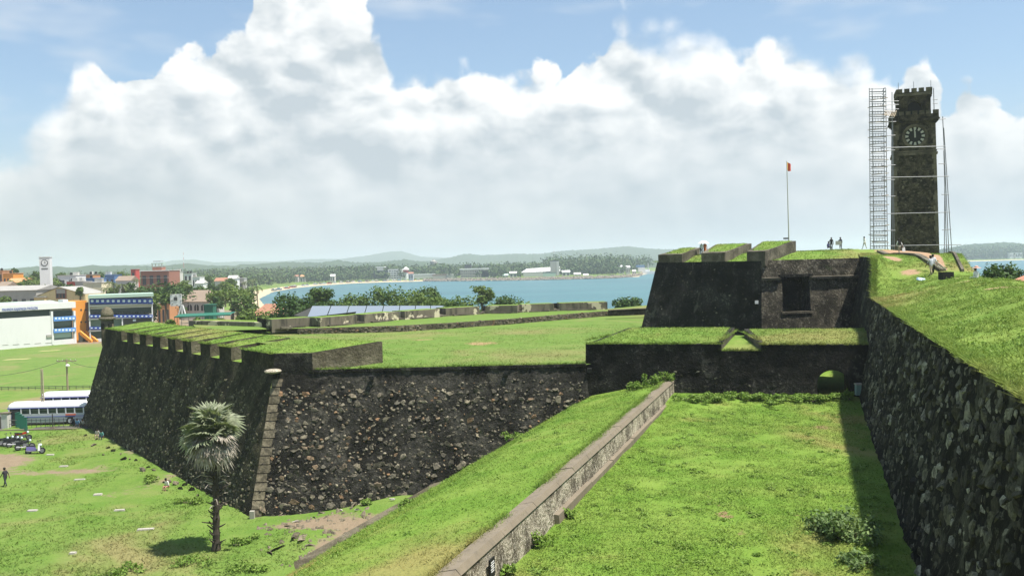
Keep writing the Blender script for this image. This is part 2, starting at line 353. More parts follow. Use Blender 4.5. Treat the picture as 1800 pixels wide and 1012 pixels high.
M['buswhite'] = plain('bus_white', (.68, .68, .70), .35, .04, .4, spec=.5, bmp=0)
M['bussilver'] = plain('bus_silver', (.45, .47, .49), .35, .06, .4, spec=.5, bmp=0)
M['busblue'] = plain('bus_blue_trim', (.10, .10, .42), .4, .05, .4, bmp=0)
M['busred'] = plain('red_lettering', (.60, .12, .05), .5, .05, .4, bmp=0)
M['green'] = plain('green_mesh_paint', (.02, .12, .08), .6, .15, .8)
M['greenpost'] = plain('green_post_paint', (.03, .15, .11), .6, .1, .8)
M['red'] = plain('red_paint', (.50, .04, .03), .4, .06, .4, bmp=0)
M['bikeblack'] = plain('black_gloss', (.025, .025, .03), .25, .1, .4, spec=.5, bmp=0)
M['bikeblue'] = plain('violet_gloss', (.14, .12, .30), .3, .1, .4, spec=.5, bmp=0)
M['sand'] = plain('beach_sand', (.62, .50, .33), .95, .12, .05)
M['rock'] = island_mat('shore_rock', [(.14, .12, .10), (.24, .21, .17), (.18, .15, .12), (.28, .25, .21)])
M['road'] = plain('asphalt', (.075, .072, .068), .9, .2, .3)
M['hill'] = plain('forested_hill', (.035, .06, .028), .95, .45, .012, bmp=0)
M['leaf'] = island_mat('tree_leaf', [(.04, .075, .015), (.07, .12, .024), (.095, .15, .035), (.055, .10, .022), (.11, .16, .04)], .6, 1.5, transl=.25)
M['leafl'] = island_mat('light_leaf', [(.07, .11, .02), (.11, .16, .035), (.09, .14, .03), (.14, .18, .05)], .6, 1.5, transl=.25)
M['leafd'] = island_mat('dark_leaf', [(.03, .062, .016), (.05, .095, .024), (.04, .08, .02), (.075, .12, .034)], .6, 1.5, transl=.2)
M['farleaf'] = island_mat('far_leaf', [(.035, .07, .02), (.06, .105, .028), (.05, .09, .025), (.085, .12, .04), (.07, .10, .042)], .8, .4)
M['shrub'] = island_mat('shrub_leaf', [(.09, .165, .025), (.14, .225, .04), (.18, .255, .055), (.11, .19, .032)], .6, 3, transl=.25)
M['shrubg'] = island_mat('grey_shrub_leaf', [(.075, .13, .04), (.125, .185, .065), (.10, .16, .05), (.16, .215, .09)], .6, 3, transl=.2)
M['b_meadow'] = grassy('meadow_blade', (.09, .164, .028), (.13, .19, .045), (.19, .178, .077), (.5, .70), attr=False, blade=True)
M['b_moat'] = grassy('moat_blade', (.098, .182, .025), (.147, .218, .042), (.20, .19, .066), (.50, .72), attr=False, blade=True)
M['b_tops'] = grassy('tops_blade', (.10, .18, .03), (.145, .21, .046), (.195, .19, .07), (.52, .76), attr=False, blade=True)
M['b_hilltop'] = grassy('hilltop_blade', (.110, .188, .032), (.158, .222, .049), (.21, .20, .075), (.50, .74), attr=False, blade=True)
M['b_lawn'] = grassy('lawn_blade', (.092, .162, .031), (.122, .178, .045), (.17, .168, .068), (.48, .72), attr=False, blade=True)
M['bark'] = plain('bark', (.10, .08, .06), .95, .3, 3)
M['palmtrunk'] = plain('palm_trunk', (.055, .045, .036), .95, .35, 5)
M['frond'] = island_mat('fan_leaf', [(.14, .17, .10), (.22, .24, .15), (.175, .20, .12), (.28, .295, .205)], .55, 3, transl=.2, spec=.3)
M['deadfrond'] = island_mat('dry_fan_leaf', [(.22, .19, .155), (.34, .30, .25), (.27, .24, .195), (.42, .385, .325)], .8, 3)
M['coco'] = island_mat('coconut_leaf', [(.05, .08, .018), (.09, .12, .03), (.12, .14, .045)], .5, 1, transl=.2, spec=.4)
# plaster parapet with fallen patches showing cream underneath
m, t, b = newmat('patched_parapet'); p = pos(t)
n1 = noise(t, p, .55, 5, .6); n2 = noise(t, p, .42, 4, .55, .6)
c = mixc(t, n1, (.085, .073, .053), (.24, .21, .155)); c = mixc(t, sstep(t, noise(t, vmap(t, p, (1, 1, .2)), 1.5, 4, .6), .45, .7), c, (.055, .05, .04))
c = mixc(t, sstep(t, mt(t, 'ADD', mt(t, 'MULTIPLY', n2, .75), mt(t, 'MULTIPLY', noise(t, p, 2.2, 3, .5), .25)), .555, .575), c, (.56, .50, .36))
setc(t, b, c); bump(t, b, n1, .5, .1); M['parapet'] = m
# sea
m, t, b = newmat('sea_water'); p = pos(t)
w = mt(t, 'ADD', noise(t, vmap(t, p, (.05, .16, 1)), 1, 5, .65), mt(t, 'MULTIPLY', noise(t, vmap(t, p, (.004, .02, 1)), 1, 4, .6), 1.0))
c = mixc(t, sstep(t, noise(t, vmap(t, p, (.003, .012, 1)), 1, 4, .6), .3, .7), (.026, .098, .118), (.043, .138, .150))
c = mixc(t, sstep(t, noise(t, vmap(t, p, (.03, .1, 1)), 1, 6, .7), .66, .74), c, (.42, .5, .5))
setc(t, b, c); b.inputs['Roughness'].default_value = .35; b.inputs['Specular IOR Level'].default_value = .3; bump(t, b, w, .6, 1.5); M['sea'] = m
# ground with shore sand by height
# ------------------------------------------------------------------ levels (metres above the sea)
G = 3.5; MOAT = 11.8; LAWN = 14.5; CAPZ = 13.2; TOPZ = 19.5; PLAT = 22.75
def heightgrid(name, xs, ys, zf, mat, dirtf=None, smooth=True):
    X, Y = np.meshgrid(np.asarray(xs, float), np.asarray(ys, float)); Z = zf(X, Y)
    w = X.shape[1]; h = X.shape[0]
    i = (np.arange(h - 1)[:, None] * w + np.arange(w - 1)[None, :]).ravel()
    F = np.stack([i, i + 1, i + w + 1, i + w], 1)
    me = np_mesh(name, np.stack([X, Y, Z], -1).reshape(-1, 3), F, mat, smooth)
    at = me.attributes.new('dirt', 'FLOAT', 'POINT')
    at.data.foreach_set('value', (dirtf(X, Y).ravel() if dirtf else np.zeros(X.size)).astype(np.float32))
    return tag(link(name, me), kind='structure')
def nsm(v, a, b):
    t = np.clip((v - a) / (b - a), 0, 1); return t * t * (3 - 2 * t)
def vnoise(X, Y, s, seed=0):
    """cheap smooth value noise"""
    rng = np.random.default_rng(seed); T = rng.random((64, 64)); x = X / s; y = Y / s
    xi = np.floor(x).astype(int); yi = np.floor(y).astype(int); fx = x - xi; fy = y - yi
    fx = fx * fx * (3 - 2 * fx); fy = fy * fy * (3 - 2 * fy); g = lambda a, b: T[a % 64, b % 64]
    return (g(xi, yi) * (1 - fx) + g(xi + 1, yi) * fx) * (1 - fy) + (g(xi, yi + 1) * (1 - fx) + g(xi + 1, yi + 1) * fx) * fy - .5
BAY = np.array([(-196, 688), (-150, 540), (-100, 430), (-40, 360), (60, 320), (160, 270), (260, 180), (330, 60), (420, -150), (9000, -300), (9000, 1800), (2000, 1950), (1219, 2111), (1050, 2073),
                (900, 2300), (500, 2100), (300, 1700), (199, 1348), (172, 1200), (160, 1190), (132, 1143), (73, 1141), (0, 1157), (-77, 1214), (-128, 1255), (-176, 1253), (-220, 1230), (-246, 1132), (-251, 1033), (-237, 880)], float)
def coast(X, Y):
    """signed distance to the shoreline, positive on land"""
    Pn = np.stack([X.ravel(), Y.ravel()], 1); d = np.full(len(Pn), 1e9); ins = np.zeros(len(Pn), bool); n = len(BAY)
    for i in range(n):
        a = BAY[i]; b_ = BAY[(i + 1) % n]; e = b_ - a
        t = np.clip(((Pn - a) @ e) / (e @ e), 0, 1); d = np.minimum(d, np.linalg.norm(Pn - a - t[:, None] * e, axis=1))
        c = ((a[1] > Pn[:, 1]) != (b_[1] > Pn[:, 1])) & (Pn[:, 0] < (b_[0] - a[0]) * (Pn[:, 1] - a[1]) / (b_[1] - a[1] + 1e-9) + a[0]); ins ^= c
    return np.where(ins, -d, d).reshape(X.shape)
def ground_z(X, Y):
    s = coast(X, Y); far = nsm(Y, 480, 700)
    z = np.where(s < 0, np.maximum(-3, s * .1), np.minimum(G, s * .085)) * 1.0
    z = z + 1.6 * np.exp(-(((X + 7.5) / 5.5) ** 2 + ((Y - 68.5) / 3.2) ** 2)) + .35 * vnoise(X, Y, 3.2, 3) * nsm(Y, 130, 100) * nsm(X, -75, -60) * nsm(s, 20, 60)
    z = z + (.5 + .9 * vnoise(X, Y, 1.7, 9)) * np.exp(-(((X + 13) / 5) ** 2 + ((Y - 63.5) / 4.5) ** 2))
    return z
def ground_dirt(X, Y):
    e = lambda cx, cy, rx, ry: np.exp(-(((X - cx) / rx) ** 2 + ((Y - cy) / ry) ** 2))
    d = 1.1 * e(-56, 92, 6, 4.5) + .6 * e(-45, 87, 8, 2) + .42 * e(-36, 78, 4, 3) + .92 * e(-12.5, 61, 2.4, 4.5) + .75 * e(-16, 66, 3.6, 1.8) + .8 * e(-10, 64.4, 1.6, 2.0) + .5 * vnoise(X, Y, 1.4, 14) * e(-13, 63.5, 5, 5)
    d = d + .62 * e(-41.5, 99, 2.2, 9) + .5 * e(-33.0, 83, 2.5, 4)
    d = d + .95 * (nsm(Y, 238, 250)) * nsm(Y, 500, 400) * (X < 80) + .9 * (nsm(X, -82, -76) * nsm(X, -40, -48) * nsm(Y, 126, 131) * nsm(Y, 150, 144)) * .6
    return d
ax = lambda *seg: np.unique(np.concatenate([np.arange(a, b, s) for a, b, s in seg]))
xs = ax((-9000, -1500, 500), (-1500, -500, 60), (-500, -75, 12), (-75, 2, 1.1), (2, 60, 6), (60, 420, 14), (420, 1500, 60), (1500, 9001, 500))
ys = ax((-300, 40, 30), (40, 130, 1.3), (130, 260, 8), (260, 1500, 14), (1500, 2600, 60), (2600, 9001, 600))
# ground material: turf, bare earth, beach sand below 1.9 m
mg = M['meadow']; t = mg.node_tree; b = [n for n in t.nodes if n.type == 'BSDF_PRINCIPLED'][0]; old = b.inputs['Base Color'].links[0].from_socket
pz = nd(t, 'SeparateXYZ', {0: pos(t)}).outputs[2]
setc(t, b, mixc(t, sstep(t, pz, 1.7, 1.3), old, (.42, .345, .23)))
ground = heightgrid('ground', xs, ys, ground_z, mg, ground_dirt)
sea = link('sea', np_mesh('sea', [(-9000, -400, 0), (9000, -400, 0), (9000, 9000, 0), (-9000, 9000, 0)], [(0, 1, 2, 3)], M['sea'])); tag(sea, kind='structure')
# cricket field and road
cf = MB(); cf.add([(-260, 151, G + .012), (-62, 150, G + .012), (-74, 238, G + .012), (-100, 246, G + .012), (-290, 222, G + .012)], [(0, 1, 2, 3, 4)])
tag(cf.build('cricket_field', M['field']), kind='structure')
pm = plain('worn_pitch', (.30, .27, .12), .95, .2, .4)
for i, (a, b_) in enumerate([((8, 632), (52, 630)), ((70, 617), (105, 615))]):
    A, B = PZ(*a, G + .02), PZ(*b_, G + .02)
    tag(MB().add([(A.x, A.y - 1.2, G + .022), (B.x, B.y - 1.2, G + .022), (B.x, B.y + 1.2, G + .022), (A.x, A.y + 1.2, G + .022)], [(0, 1, 2, 3)]).build('worn_strip', pm), kind='structure')
tag(MB().add([(-300, 111, G + .03), (-48, 111, G + .03), (-48, 126, G + .03), (-300, 126, G + .03)], [(0, 1, 2, 3)]).build('road', M['road']), kind='structure')
# kerb of the road, towards the meadow
tag(MB().box((-120, 110.8, G + .02), (130, .35, .3)).build('kerb', M['concrete']), kind='structure')
# sandy footpath along the foot of the bastion
# ------------------------------------------------------------------ distant hills
def ridge(name, pts, Y, w, mat, n=500, rough=.0, seed=1, xpad=None):
    pts = [P(px, py, Y) for px, py in pts]; xs_ = np.linspace(pts[0].x, pts[-1].x, n); zt = np.interp(xs_, [p.x for p in pts], [p.z for p in pts])
    rng = np.random.default_rng(seed); V = []; rows = [(-1.0, 0), (-.7, .32), (-.4, .62), (-.18, .86), (0, 1), (.3, .8), (1, 0)]
    for k, (a, hh) in enumerate(rows):
        j = rng.normal(0, rough, n) * (hh > 0) + vnoise(xs_, xs_ * 0 + k * 900.0, w * .25, seed) * rough * 5 * (hh > 0)
        V.append(np.stack([xs_, Y + a * w + vnoise(xs_, xs_ * 0 + k * 77., w * .5, seed + 3) * w * .25, np.maximum(-2, zt * hh + (1 - hh) * 1.0 + j)], 1))
    V = np.concatenate(V); i = (np.arange(len(rows) - 1)[:, None] * n + np.arange(n - 1)[None, :]).ravel()
    return tag(link(name, np_mesh(name, V, np.stack([i, i + 1, i + n + 1, i + n], 1), mat, True)), kind='structure')
ridge('hills', [(-250, 478), (0, 475), (120, 470), (210, 468), (286, 462), (309, 457), (349, 456), (381, 461), (420, 459), (487, 459), (547, 455), (600, 455), (642, 450), (687, 441.5), (706, 441.5), (738, 451), (800, 454), (900, 452), (1200, 446)], 6500, 900, M['hill'], rough=.8, seed=2)
ridge('hills', [(560, 472), (700, 464), (770, 456), (793, 452), (819, 446), (845, 449), (909, 446), (948, 447), (1006, 439), (1051, 437), (1103, 433.5), (1148, 437), (1200, 439), (1300, 444), (1420, 446)], 4200, 700, M['hill'], rough=1.2, seed=3)
ridge('hills', [(-300, 482), (0, 474), (60, 469), (110, 470), (150, 467), (200, 468), (260, 468), (290, 467), (325, 462), (349, 469), (373, 467), (422, 468), (438, 463.5), (460, 462.5), (503, 460.5), (517, 463), (562, 463), (590, 459), (620, 463), (664, 461), (713, 457), (755, 462), (800, 465), (880, 465), (954, 462), (1016, 451), (1058, 451), (1103, 458.5), (1200, 458), (1400, 450)], 2600, 500, M['hill'], n=900, rough=1.3, seed=4)
ridge('headland', [(1560, 446), (1640, 440), (1670, 435), (1690, 432), (1720, 430), (1750, 427.5), (1770, 426.5), (1800, 430), (1900, 428), (2100, 432)], 2450, 300, M['hill'], n=400, rough=1.0, seed=5)
# ------------------------------------------------------------------ foliage helpers
def leaf_cloud(centers, n_per, spread, size, rng, flat=.5, sizevar=.5, tri=True):
    """leaf-sized faces scattered through ellipsoid clumps; centers (k,3), spread (k,3)"""
    C_ = np.repeat(np.asarray(centers, float), n_per, 0); S_ = np.repeat(np.asarray(spread, float), n_per, 0); n = len(C_)
    u = rng.normal(size=(n, 3)); u /= np.linalg.norm(u, axis=1)[:, None]; r = rng.random((n, 1)) ** .45
    p_ = C_ + u * r * S_
    nn = u * .8 + rng.normal(size=(n, 3)) * .7 + np.array([0, 0, flat]); nn /= np.linalg.norm(nn, axis=1)[:, None]
    a = np.cross(nn, rng.normal(size=(n, 3))); a /= np.linalg.norm(a, axis=1)[:, None] + 1e-9; b_ = np.cross(nn, a)
    s = (size * (1 - sizevar / 2 + sizevar * rng.random((n, 1))))
    if tri:
        V = np.stack([p_ - a * s * .5 - b_ * s * .3, p_ + a * s * .5 - b_ * s * .3, p_ + b_ * s * .6], 1); return V.reshape(-1, 3), np.arange(3 * n).reshape(-1, 3)
    V = np.stack([p_ - a * s * .6, p_ - b_ * s * .32, p_ + a * s * .6, p_ + b_ * s * .32], 1); return V.reshape(-1, 3), np.arange(4 * n).reshape(-1, 4)
# far woods: one mass of crowns
def woods(name, boxes, mat, label, rng, per=34):
    Cs = []; Ss = []
    for (px0, px1, Y0, Y1, z0, hmin, hmax, k) in boxes:
        for _ in range(k):
            Y = Y0 + (Y1 - Y0) * rng.random() ** 1.3; px = px0 + (px1 - px0) * rng.random(); X = (px - 900) / FPX * Y
            h = hmin + (hmax - hmin) * rng.random() ** 1.6; r = h * (.28 + .25 * rng.random())
            Cs.append((X, Y, z0 + h * .62)); Ss.append((r, r, h * .42))
    Cs = np.array(Cs); Ss = np.array(Ss); pxs = 900 + Cs[:, 0] / Cs[:, 1] * FPX; keep = coast(Cs[:, 0], Cs[:, 1]) > 20
    for a, b_, ym in ((655, 722, 1320), (724, 806, 1300), (806, 864, 1300), (914, 986, 1270), (880, 912, 1250), (988, 1078, 1250), (1084, 1136, 1450), (515, 540, 1250), (578, 590, 1250)): keep &= ~((pxs > a) & (pxs < b_) & (Cs[:, 1] > 1000) & (Cs[:, 1] < ym) & ((np.arange(len(pxs)) % 7 > 0) | (Cs[:, 1] < 1235)))
    Cs = Cs[keep]; Ss = Ss[keep]
    V, F = leaf_cloud(Cs, per, Ss, 3.0, rng, .3)
    return tag(link(name, np_mesh(name, V, F, mat)), label, 'woods', kind='stuff')
r_ = np.random.default_rng(21)
woods('shore_woods', [(300, 1140, 1180, 1330, 2.5, 9, 17, 1500), (300, 1140, 1330, 1600, 2.5, 13, 24, 1500), (960, 1150, 1300, 1700, 3, 16, 34, 420), (520, 700, 1300, 1500, 3, 12, 22, 300)], M['farleaf'], 'far green wood of palms and trees along the bay', r_)
woods('inland_woods', [(-60, 620, 560, 1200, 3, 8, 16, 1700), (-100, 700, 1600, 2500, 3, 14, 26, 1500)], M['farleaf'], 'hazy mass of trees behind the town', r_)
woods('headland_woods', [(1660, 1820, 2160, 2420, 3, 10, 40, 500)], M['farleaf'], 'hazy trees on the far headland right of the clock tower', r_)
# ================================================================== the bastion
N_T = Vector((-19.8, 73.0, LAWN)); L_T = Vector((-51.6, 112.0, LAWN)); E_T = Vector((5.9, 72.4, LAWN))
N_B = PZ(440, 910, G); L_B = PZ(143, 744, G); E_B = Vector((6.2, 68.6, 8.0))
inw = Vector((L_T.y - N_T.y, -(L_T.x - N_T.x), 0)).normalized()          # inward normal of the left face
alng = (L_T - N_T).normalized()
bast = empty('bastion', (-20, 90, G), 'big stone bastion with blackened battered walls and turf-topped battlements', 'bastion')
def face(name, bl, br, tr, tl, mat, parent, nu, nv, amp, seed):
    return MB().patch(bl, br, tr, tl, nu, nv, amp, 0, seed).build(name, mat, parent, True)
low = Vector((0, 0, -1.2))
Lback = Vector((-46, 150, 0))
def ext(b, t_): d = (b - t_); return b + d * (1.2 / max(.1, -d.z))
NB2, LB2 = ext(N_B, N_T), ext(L_B, L_T)
face('left_wall', LB2, NB2, N_T + Vector((0, 0, .3)), L_T + Vector((0, 0, .3)), M['shade'], bast, 90, 24, .05, 1)
EB2 = Vector((6.5, 69.2, 2.3))
face('front_wall', NB2, EB2, E_T, N_T, M['bastion'], bast, 120, 60, .05, 2)
MB().patch(LB2 + Vector((20, 60, 0)), LB2, L_T, L_T + Vector((22, 56, 0)), 10, 8, .05).build('back_wall', M['shade'], bast)
# stones -----------------------------------------------------------------
def stone_meshes(n, mat, seed, flat=.5):
    rng = np.random.default_rng(seed); out = []
    for k in range(n):
        # split face: irregular outline, chamfered rim, uneven front (outward is -y)
        n = int(rng.integers(5, 8)); a = (rng.random(n) * .7 + np.arange(n)) * 2 * np.pi / n; ro = .34 + .26 * rng.random(n); sq_ = np.abs(np.cos(a)) ** 4 + np.abs(np.sin(a)) ** 4; ro = ro / sq_ ** .18
        f_ = .60 + .32 * rng.random(n); tl = rng.normal(0, .13, 2)
        V = [(0, -.15, 0)] + [(ro[i] * f_[i] * np.cos(a[i]), -.13 + tl[0] * np.cos(a[i]) + tl[1] * np.sin(a[i]) + rng.normal(0, .03), ro[i] * f_[i] * np.sin(a[i])) for i in range(n)] + [(ro[i] * np.cos(a[i]), .14, ro[i] * np.sin(a[i])) for i in range(n)]
        F = [(0, 1 + (i + 1) % n, 1 + i) for i in range(n)] + sum([[(1 + i, 1 + (i + 1) % n, 1 + n + i), (1 + (i + 1) % n, 1 + n + (i + 1) % n, 1 + n + i)] for i in range(n)], [])
        if flat > .6: F += [(1 + n, 1 + n + i + 1, 1 + n + i) for i in range(1, n - 1)]
        me = bpy.data.meshes.new('stone'); me.from_pydata(V, [], F); me.materials.append(mat); me.update(); out.append(me)
    return out
def mesh_np(me):
    V = np.zeros(len(me.vertices) * 3, np.float32); me.vertices.foreach_get('co', V)
    F = np.array([p.vertices[:] for p in me.polygons if len(p.vertices) == 3]); return V.reshape(-1, 3), F
def stones_on(parent, corners, spots, meshes, nbig, proud=.05, thick=1.0, name='stone', mat=None, stuff='small_stones'):
    """spots (u, v, width, height) on a bilinear wall; the largest become parts, the rest one mass"""
    a, b_, c, d = (np.array(p, float) for p in corners)
    nrm = np.cross(b_ - a, d - a); nrm /= np.linalg.norm(nrm); ux = (b_ - a) / np.linalg.norm(b_ - a); vz = np.cross(nrm, ux)
    vz = -vz if vz[2] < 0 else vz
    B = np.stack([ux, -nrm, vz], 1); spots = sorted(spots, key=lambda s: -s[2] * s[3] * s[4]); VV = []; FF = []; base = 0
    for i, (u, v, w, h, k_) in enumerate(spots):
        q = (1 - u) * (1 - v) * a + u * (1 - v) * b_ + u * v * c + (1 - u) * v * d + nrm * proud * random.uniform(-.6, 1.4)
        me = random.choice(meshes); an = random.uniform(-.5, .5) + random.choice((0, 0, math.pi))
        Rm = B @ np.array(Matrix.Rotation(an, 3, 'Y')); S = np.array([w, min(w, h) * thick, h])
        if i < nbig:
            o = link(name, me, parent); Mx = Matrix.Identity(4)
            for r in range(3):
                for cc in range(3): Mx[r][cc] = Rm[r][cc] * S[cc]
                Mx[r][3] = q[r] - (parent.location[r] if parent else 0)
            o.matrix_local = Mx
        else:
            V, F = mesh_np(me); VV.append((V * S) @ Rm.T + q); FF.append(F + base); base += len(V)
    if VV:
        V = np.concatenate(VV) - np.array(parent.location); o = link(stuff, np_mesh(stuff, V, np.concatenate(FF), mat), parent); o['kind'] = 'stuff'
# link children with positions relative to the parent
def rel(o, parent):
    o.location = Vector(o.location) - Vector(parent.location); return o
for ch in bast.children: rel(ch, bast)
ST = stone_meshes(24, M['stones'], 5); STD = stone_meshes(24, M['stones_dim'], 6)
fc_ = (NB2, EB2, E_T, N_T); Hf = 12.2; rng = np.random.default_rng(3)
spots = []
for v0, pale in ((.05, .9), (.10, .7), (.155, .85), (.21, .6), (.265, .95), (.33, .6), (.39, .95), (.45, .6), (.51, .65), (.565, .75), (.62, .5), (.68, .75), (.74, .5), (.79, .85), (.85, .9)):
    u = .03 + rng.random() * .02
    while u < .985:
        g = float(vnoise(np.array(u * 26), np.array(v0 * 60), 2.6, 8)); w = (.34 + .42 * rng.random()) * (1.12 - .3 * v0) * (1.1 if pale > .8 else .9)
        if rng.random() < pale * (.98 - .3 * v0) + .5 * g: spots.append((u, v0 + rng.normal(0, .007), w * (.9 + .5 * rng.random()), w * (.65 + .35 * rng.random()), 2))
        u += (w * .95 + .05 + .22 * rng.random()) / 26
for _ in range(2600):
    u, v = .03 + .955 * rng.random(), .02 + .90 * rng.random() ** 1.25; w = .10 + .2 * rng.random() ** 2; spots.append((u, v, w * 1.2, w, 1))
stones_on(bast, fc_, spots, ST, 300, .015, .65, mat=M['stones'])
spots = []
for row in range(40):
    v = .04 + row / 40 * .86; u = rng.random() * .01
    while u < .985:
        w = .28 + .4 * rng.random()
        if rng.random() < .62: spots.append((u, v, w, w * (.5 + .35 * rng.random()), 1))
        u += (w * .9 + .25 * rng.random()) / 52
stones_on(bast, (LB2, NB2, N_T, L_T), spots, STD, 0, .03, mat=M['stones_left'])
# quoins at the near corner, with the cordon stone on top
nq = 16
for i in range(nq):
    f0, f1 = i / nq, (i + 1) / nq - .008; a = N_B.lerp(N_T, f0 * .955); b_ = N_B.lerp(N_T, f1 * .955)
    w = (.98 if i % 2 else .86) * (1 - .15 * f0); dl = (L_B - N_B).normalized(); dr = Vector((1, -.01, 0)); o = Vector((-.02, -.07, 0)); nrm_ = Vector((0, .9, 0)) + inw * .5
    j = [random.uniform(-.03, .03) for _ in range(6)]
    q = MB().hexa([a + o + Vector((j[0], j[1], 0)), a + o + dr * (w + j[2]), a + nrm_ + dr * w, a + nrm_ + dl * .5], [b_ + o + Vector((j[3], j[4], 0)), b_ + o + dr * (w + j[5]), b_ + nrm_ + dr * w, b_ + nrm_ + dl * .5])
    rel(q.build('quoin', M['quoin'], bast), bast)
cq = PL(470, 652, N_T, E_T); cs = Vector((-20.05, 72.5, cq.z))
rel(MB().lathe((-19.75, 72.55, cq.z - .15), [(.3, 0), (.62, .08), (.7, .2), (.6, .3), (.4, .36)], 14).build('cordon_stone', M['lowwall'], bast), bast)
rel(MB().box((N_B.x + .25, N_B.y - .3, G + .3), (.35, .3, .7)).build('corner_block', M['slab'], bast), bast)
# drain mouths on the front wall
for px, py in ((890, 655), (655, 662), (1036, 650)):
    q = PL(px, py, N_T, E_T); q = Vector((q.x, 72.25, q.z)); rel(MB().box(q, (.35, .5, .3)).build('drain_mouth', M['black'], bast), bast)
# front parapet lip
e0 = Vector((-16.55, 72.83, 0)); rel(MB().hexa([(e0.x, e0.y - .12, LAWN - .1), (5.9, 72.22, LAWN - .1), (5.9, 72.9, LAWN - .1), (e0.x, e0.y + .55, LAWN - .1)], [(e0.x, e0.y - .1, LAWN + .12), (5.9, 72.25, LAWN + .12), (5.9, 72.85, LAWN + .1), (e0.x, e0.y + .5, LAWN + .1)]).build('coping', M['block'], bast), bast)
# merlons of the left face ------------------------------------------------
def turf_block(parent, outer, inner, zo, zi, zb, mats, grass, name='merlon', lip=.22, cheekmat=None):
    """battlement block: outer pair and inner pair of plan points (left, right), sloping top with turf"""
    ol, orr = (Vector((p[0], p[1], 0)) for p in outer); il, ir = (Vector((p[0], p[1], 0)) for p in inner)
    def z(v, h): return Vector((v.x, v.y, h))
    mb = MB(); vs = [z(ol, zb), z(orr, zb), z(ir, zb), z(il, zb), z(ol, zo), z(orr, zo), z(ir, zi), z(il, zi)]
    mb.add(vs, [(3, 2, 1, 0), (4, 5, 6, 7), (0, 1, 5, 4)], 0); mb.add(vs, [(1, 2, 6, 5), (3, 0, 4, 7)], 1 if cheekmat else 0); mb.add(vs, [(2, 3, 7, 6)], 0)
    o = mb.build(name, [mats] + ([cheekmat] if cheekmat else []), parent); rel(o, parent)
    c = (ol + orr + il + ir) / 4
    def ins(v): return v + (c - v).normalized() * lip
    n = 10; gm = MB(); a, b_, c2, d = ins(ol), ins(orr), ins(ir), ins(il); rngl = random.Random(int(abs(c.x * 97)))
    vs = []
    for j in range(n + 1):
        for i in range(n + 1):
            u, v = i / n, j / n; q = (a * (1 - u) + b_ * u) * (1 - v) + (d * (1 - u) + c2 * u) * v
            e = min(u, 1 - u, v, 1 - v); vs.append((q.x, q.y, zo * (1 - v) + zi * v + .02 + .12 * min(1, e * 6) * (.7 + .6 * rngl.random())))
    gm.add(vs, [(j * (n + 1) + i, j * (n + 1) + i + 1, (j + 1) * (n + 1) + i + 1, (j + 1) * (n + 1) + i) for j in range(n) for i in range(n)])
    g = gm.build('turf', grass, o, smooth=True); g['kind'] = 'stuff'; return o
tops = [(188, 575, 213, 580), (223, 583, 233.5, 584), (245, 587, 256, 588), (268, 590, 281, 591), (295, 594, 308, 596), (321, 599, 336, 601), (352, 604, 369, 606), (385, 609, 406, 612), (424, 615, 478, 623)]
lineA, lineB = N_T, L_T
edges = [(PL(a, b_, lineA, lineB), PL(c, d, lineA, lineB)) for a, b_, c, d in tops]
edges[0] = (L_T.copy(), edges[0][1]); edges[-1] = (edges[-1][0], N_T.copy())
ZO = 15.98; TH_ = 5.4
for i, (a, b_) in enumerate(edges):
    if i == len(edges) - 1: break
    gl = (edges[i - 1][1] - a).length if i else 0; gr = (b_ - edges[i + 1][0]).length
    ia = a + inw * TH_ + alng * (gl * .34); ib = b_ + inw * TH_ - alng * (gr * .34)
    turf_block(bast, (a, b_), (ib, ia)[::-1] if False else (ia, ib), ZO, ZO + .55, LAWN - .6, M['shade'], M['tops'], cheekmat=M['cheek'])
    # sill of the embrasure to the right
    c = edges[i + 1][0]; ic = c + inw * TH_ + alng * ((b_ - c).length * .34)
    sm_ = MB().hexa([(p.x, p.y, LAWN - 1.2) for p in (b_, c, ic, ib)], [(b_.x, b_.y, LAWN + .28), (c.x, c.y, LAWN + .28), (ic.x, ic.y, LAWN + .9), (ib.x, ib.y, LAWN + .9)])
    rel(sm_.build('embrasure_sill', M['tops'], bast), bast)
# corner block at the near end
a = edges[-1][0]; fr = Vector((-16.55, 72.78, 0)); ir = PZ(672, 601, 16.45); gl = (edges[-2][1] - a).length
cb = MB(); ia = a + inw * TH_ + alng * (gl * .34)
cb.add([(a.x, a.y, LAWN - .5), (N_T.x, N_T.y, LAWN - .5), (fr.x, fr.y, LAWN - .5), (ir.x, ir.y, LAWN - .5), (ia.x, ia.y, LAWN - .5), (a.x, a.y, ZO), (N_T.x, N_T.y, ZO), (fr.x, fr.y, ZO), (ir.x, ir.y, 16.5), (ia.x, ia.y, 16.55)],
       [(0, 1, 6, 5), (5, 6, 7, 8, 9), (3, 4, 9, 8), (4, 0, 5, 9)], 0)
cb.add([(N_T.x, N_T.y, LAWN - .5), (fr.x, fr.y, LAWN - .5), (fr.x, fr.y, ZO), (N_T.x, N_T.y, ZO)], [(0, 1, 2, 3)], 2)
cb.add([(fr.x, fr.y, LAWN - .5), (ir.x, ir.y, LAWN - .5), (ir.x, ir.y, 16.5), (fr.x, fr.y, ZO)], [(0, 1, 2, 3)], 1)
cbo = rel(cb.build('merlon', [M['shade'], M['cheek'], M['bastion']], bast), bast)
c = (a + N_T + fr + ir + ia) / 5
gp = [Vector(p) + (Vector((c.x, c.y, 0)) - Vector((p[0], p[1], 0))).normalized() * .3 for p in ((a.x, a.y, 0), (N_T.x, N_T.y, 0), (fr.x, fr.y, 0), (ir.x, ir.y, 0), (ia.x, ia.y, 0))]
gz = [ZO, ZO, ZO, 16.5, 16.55]
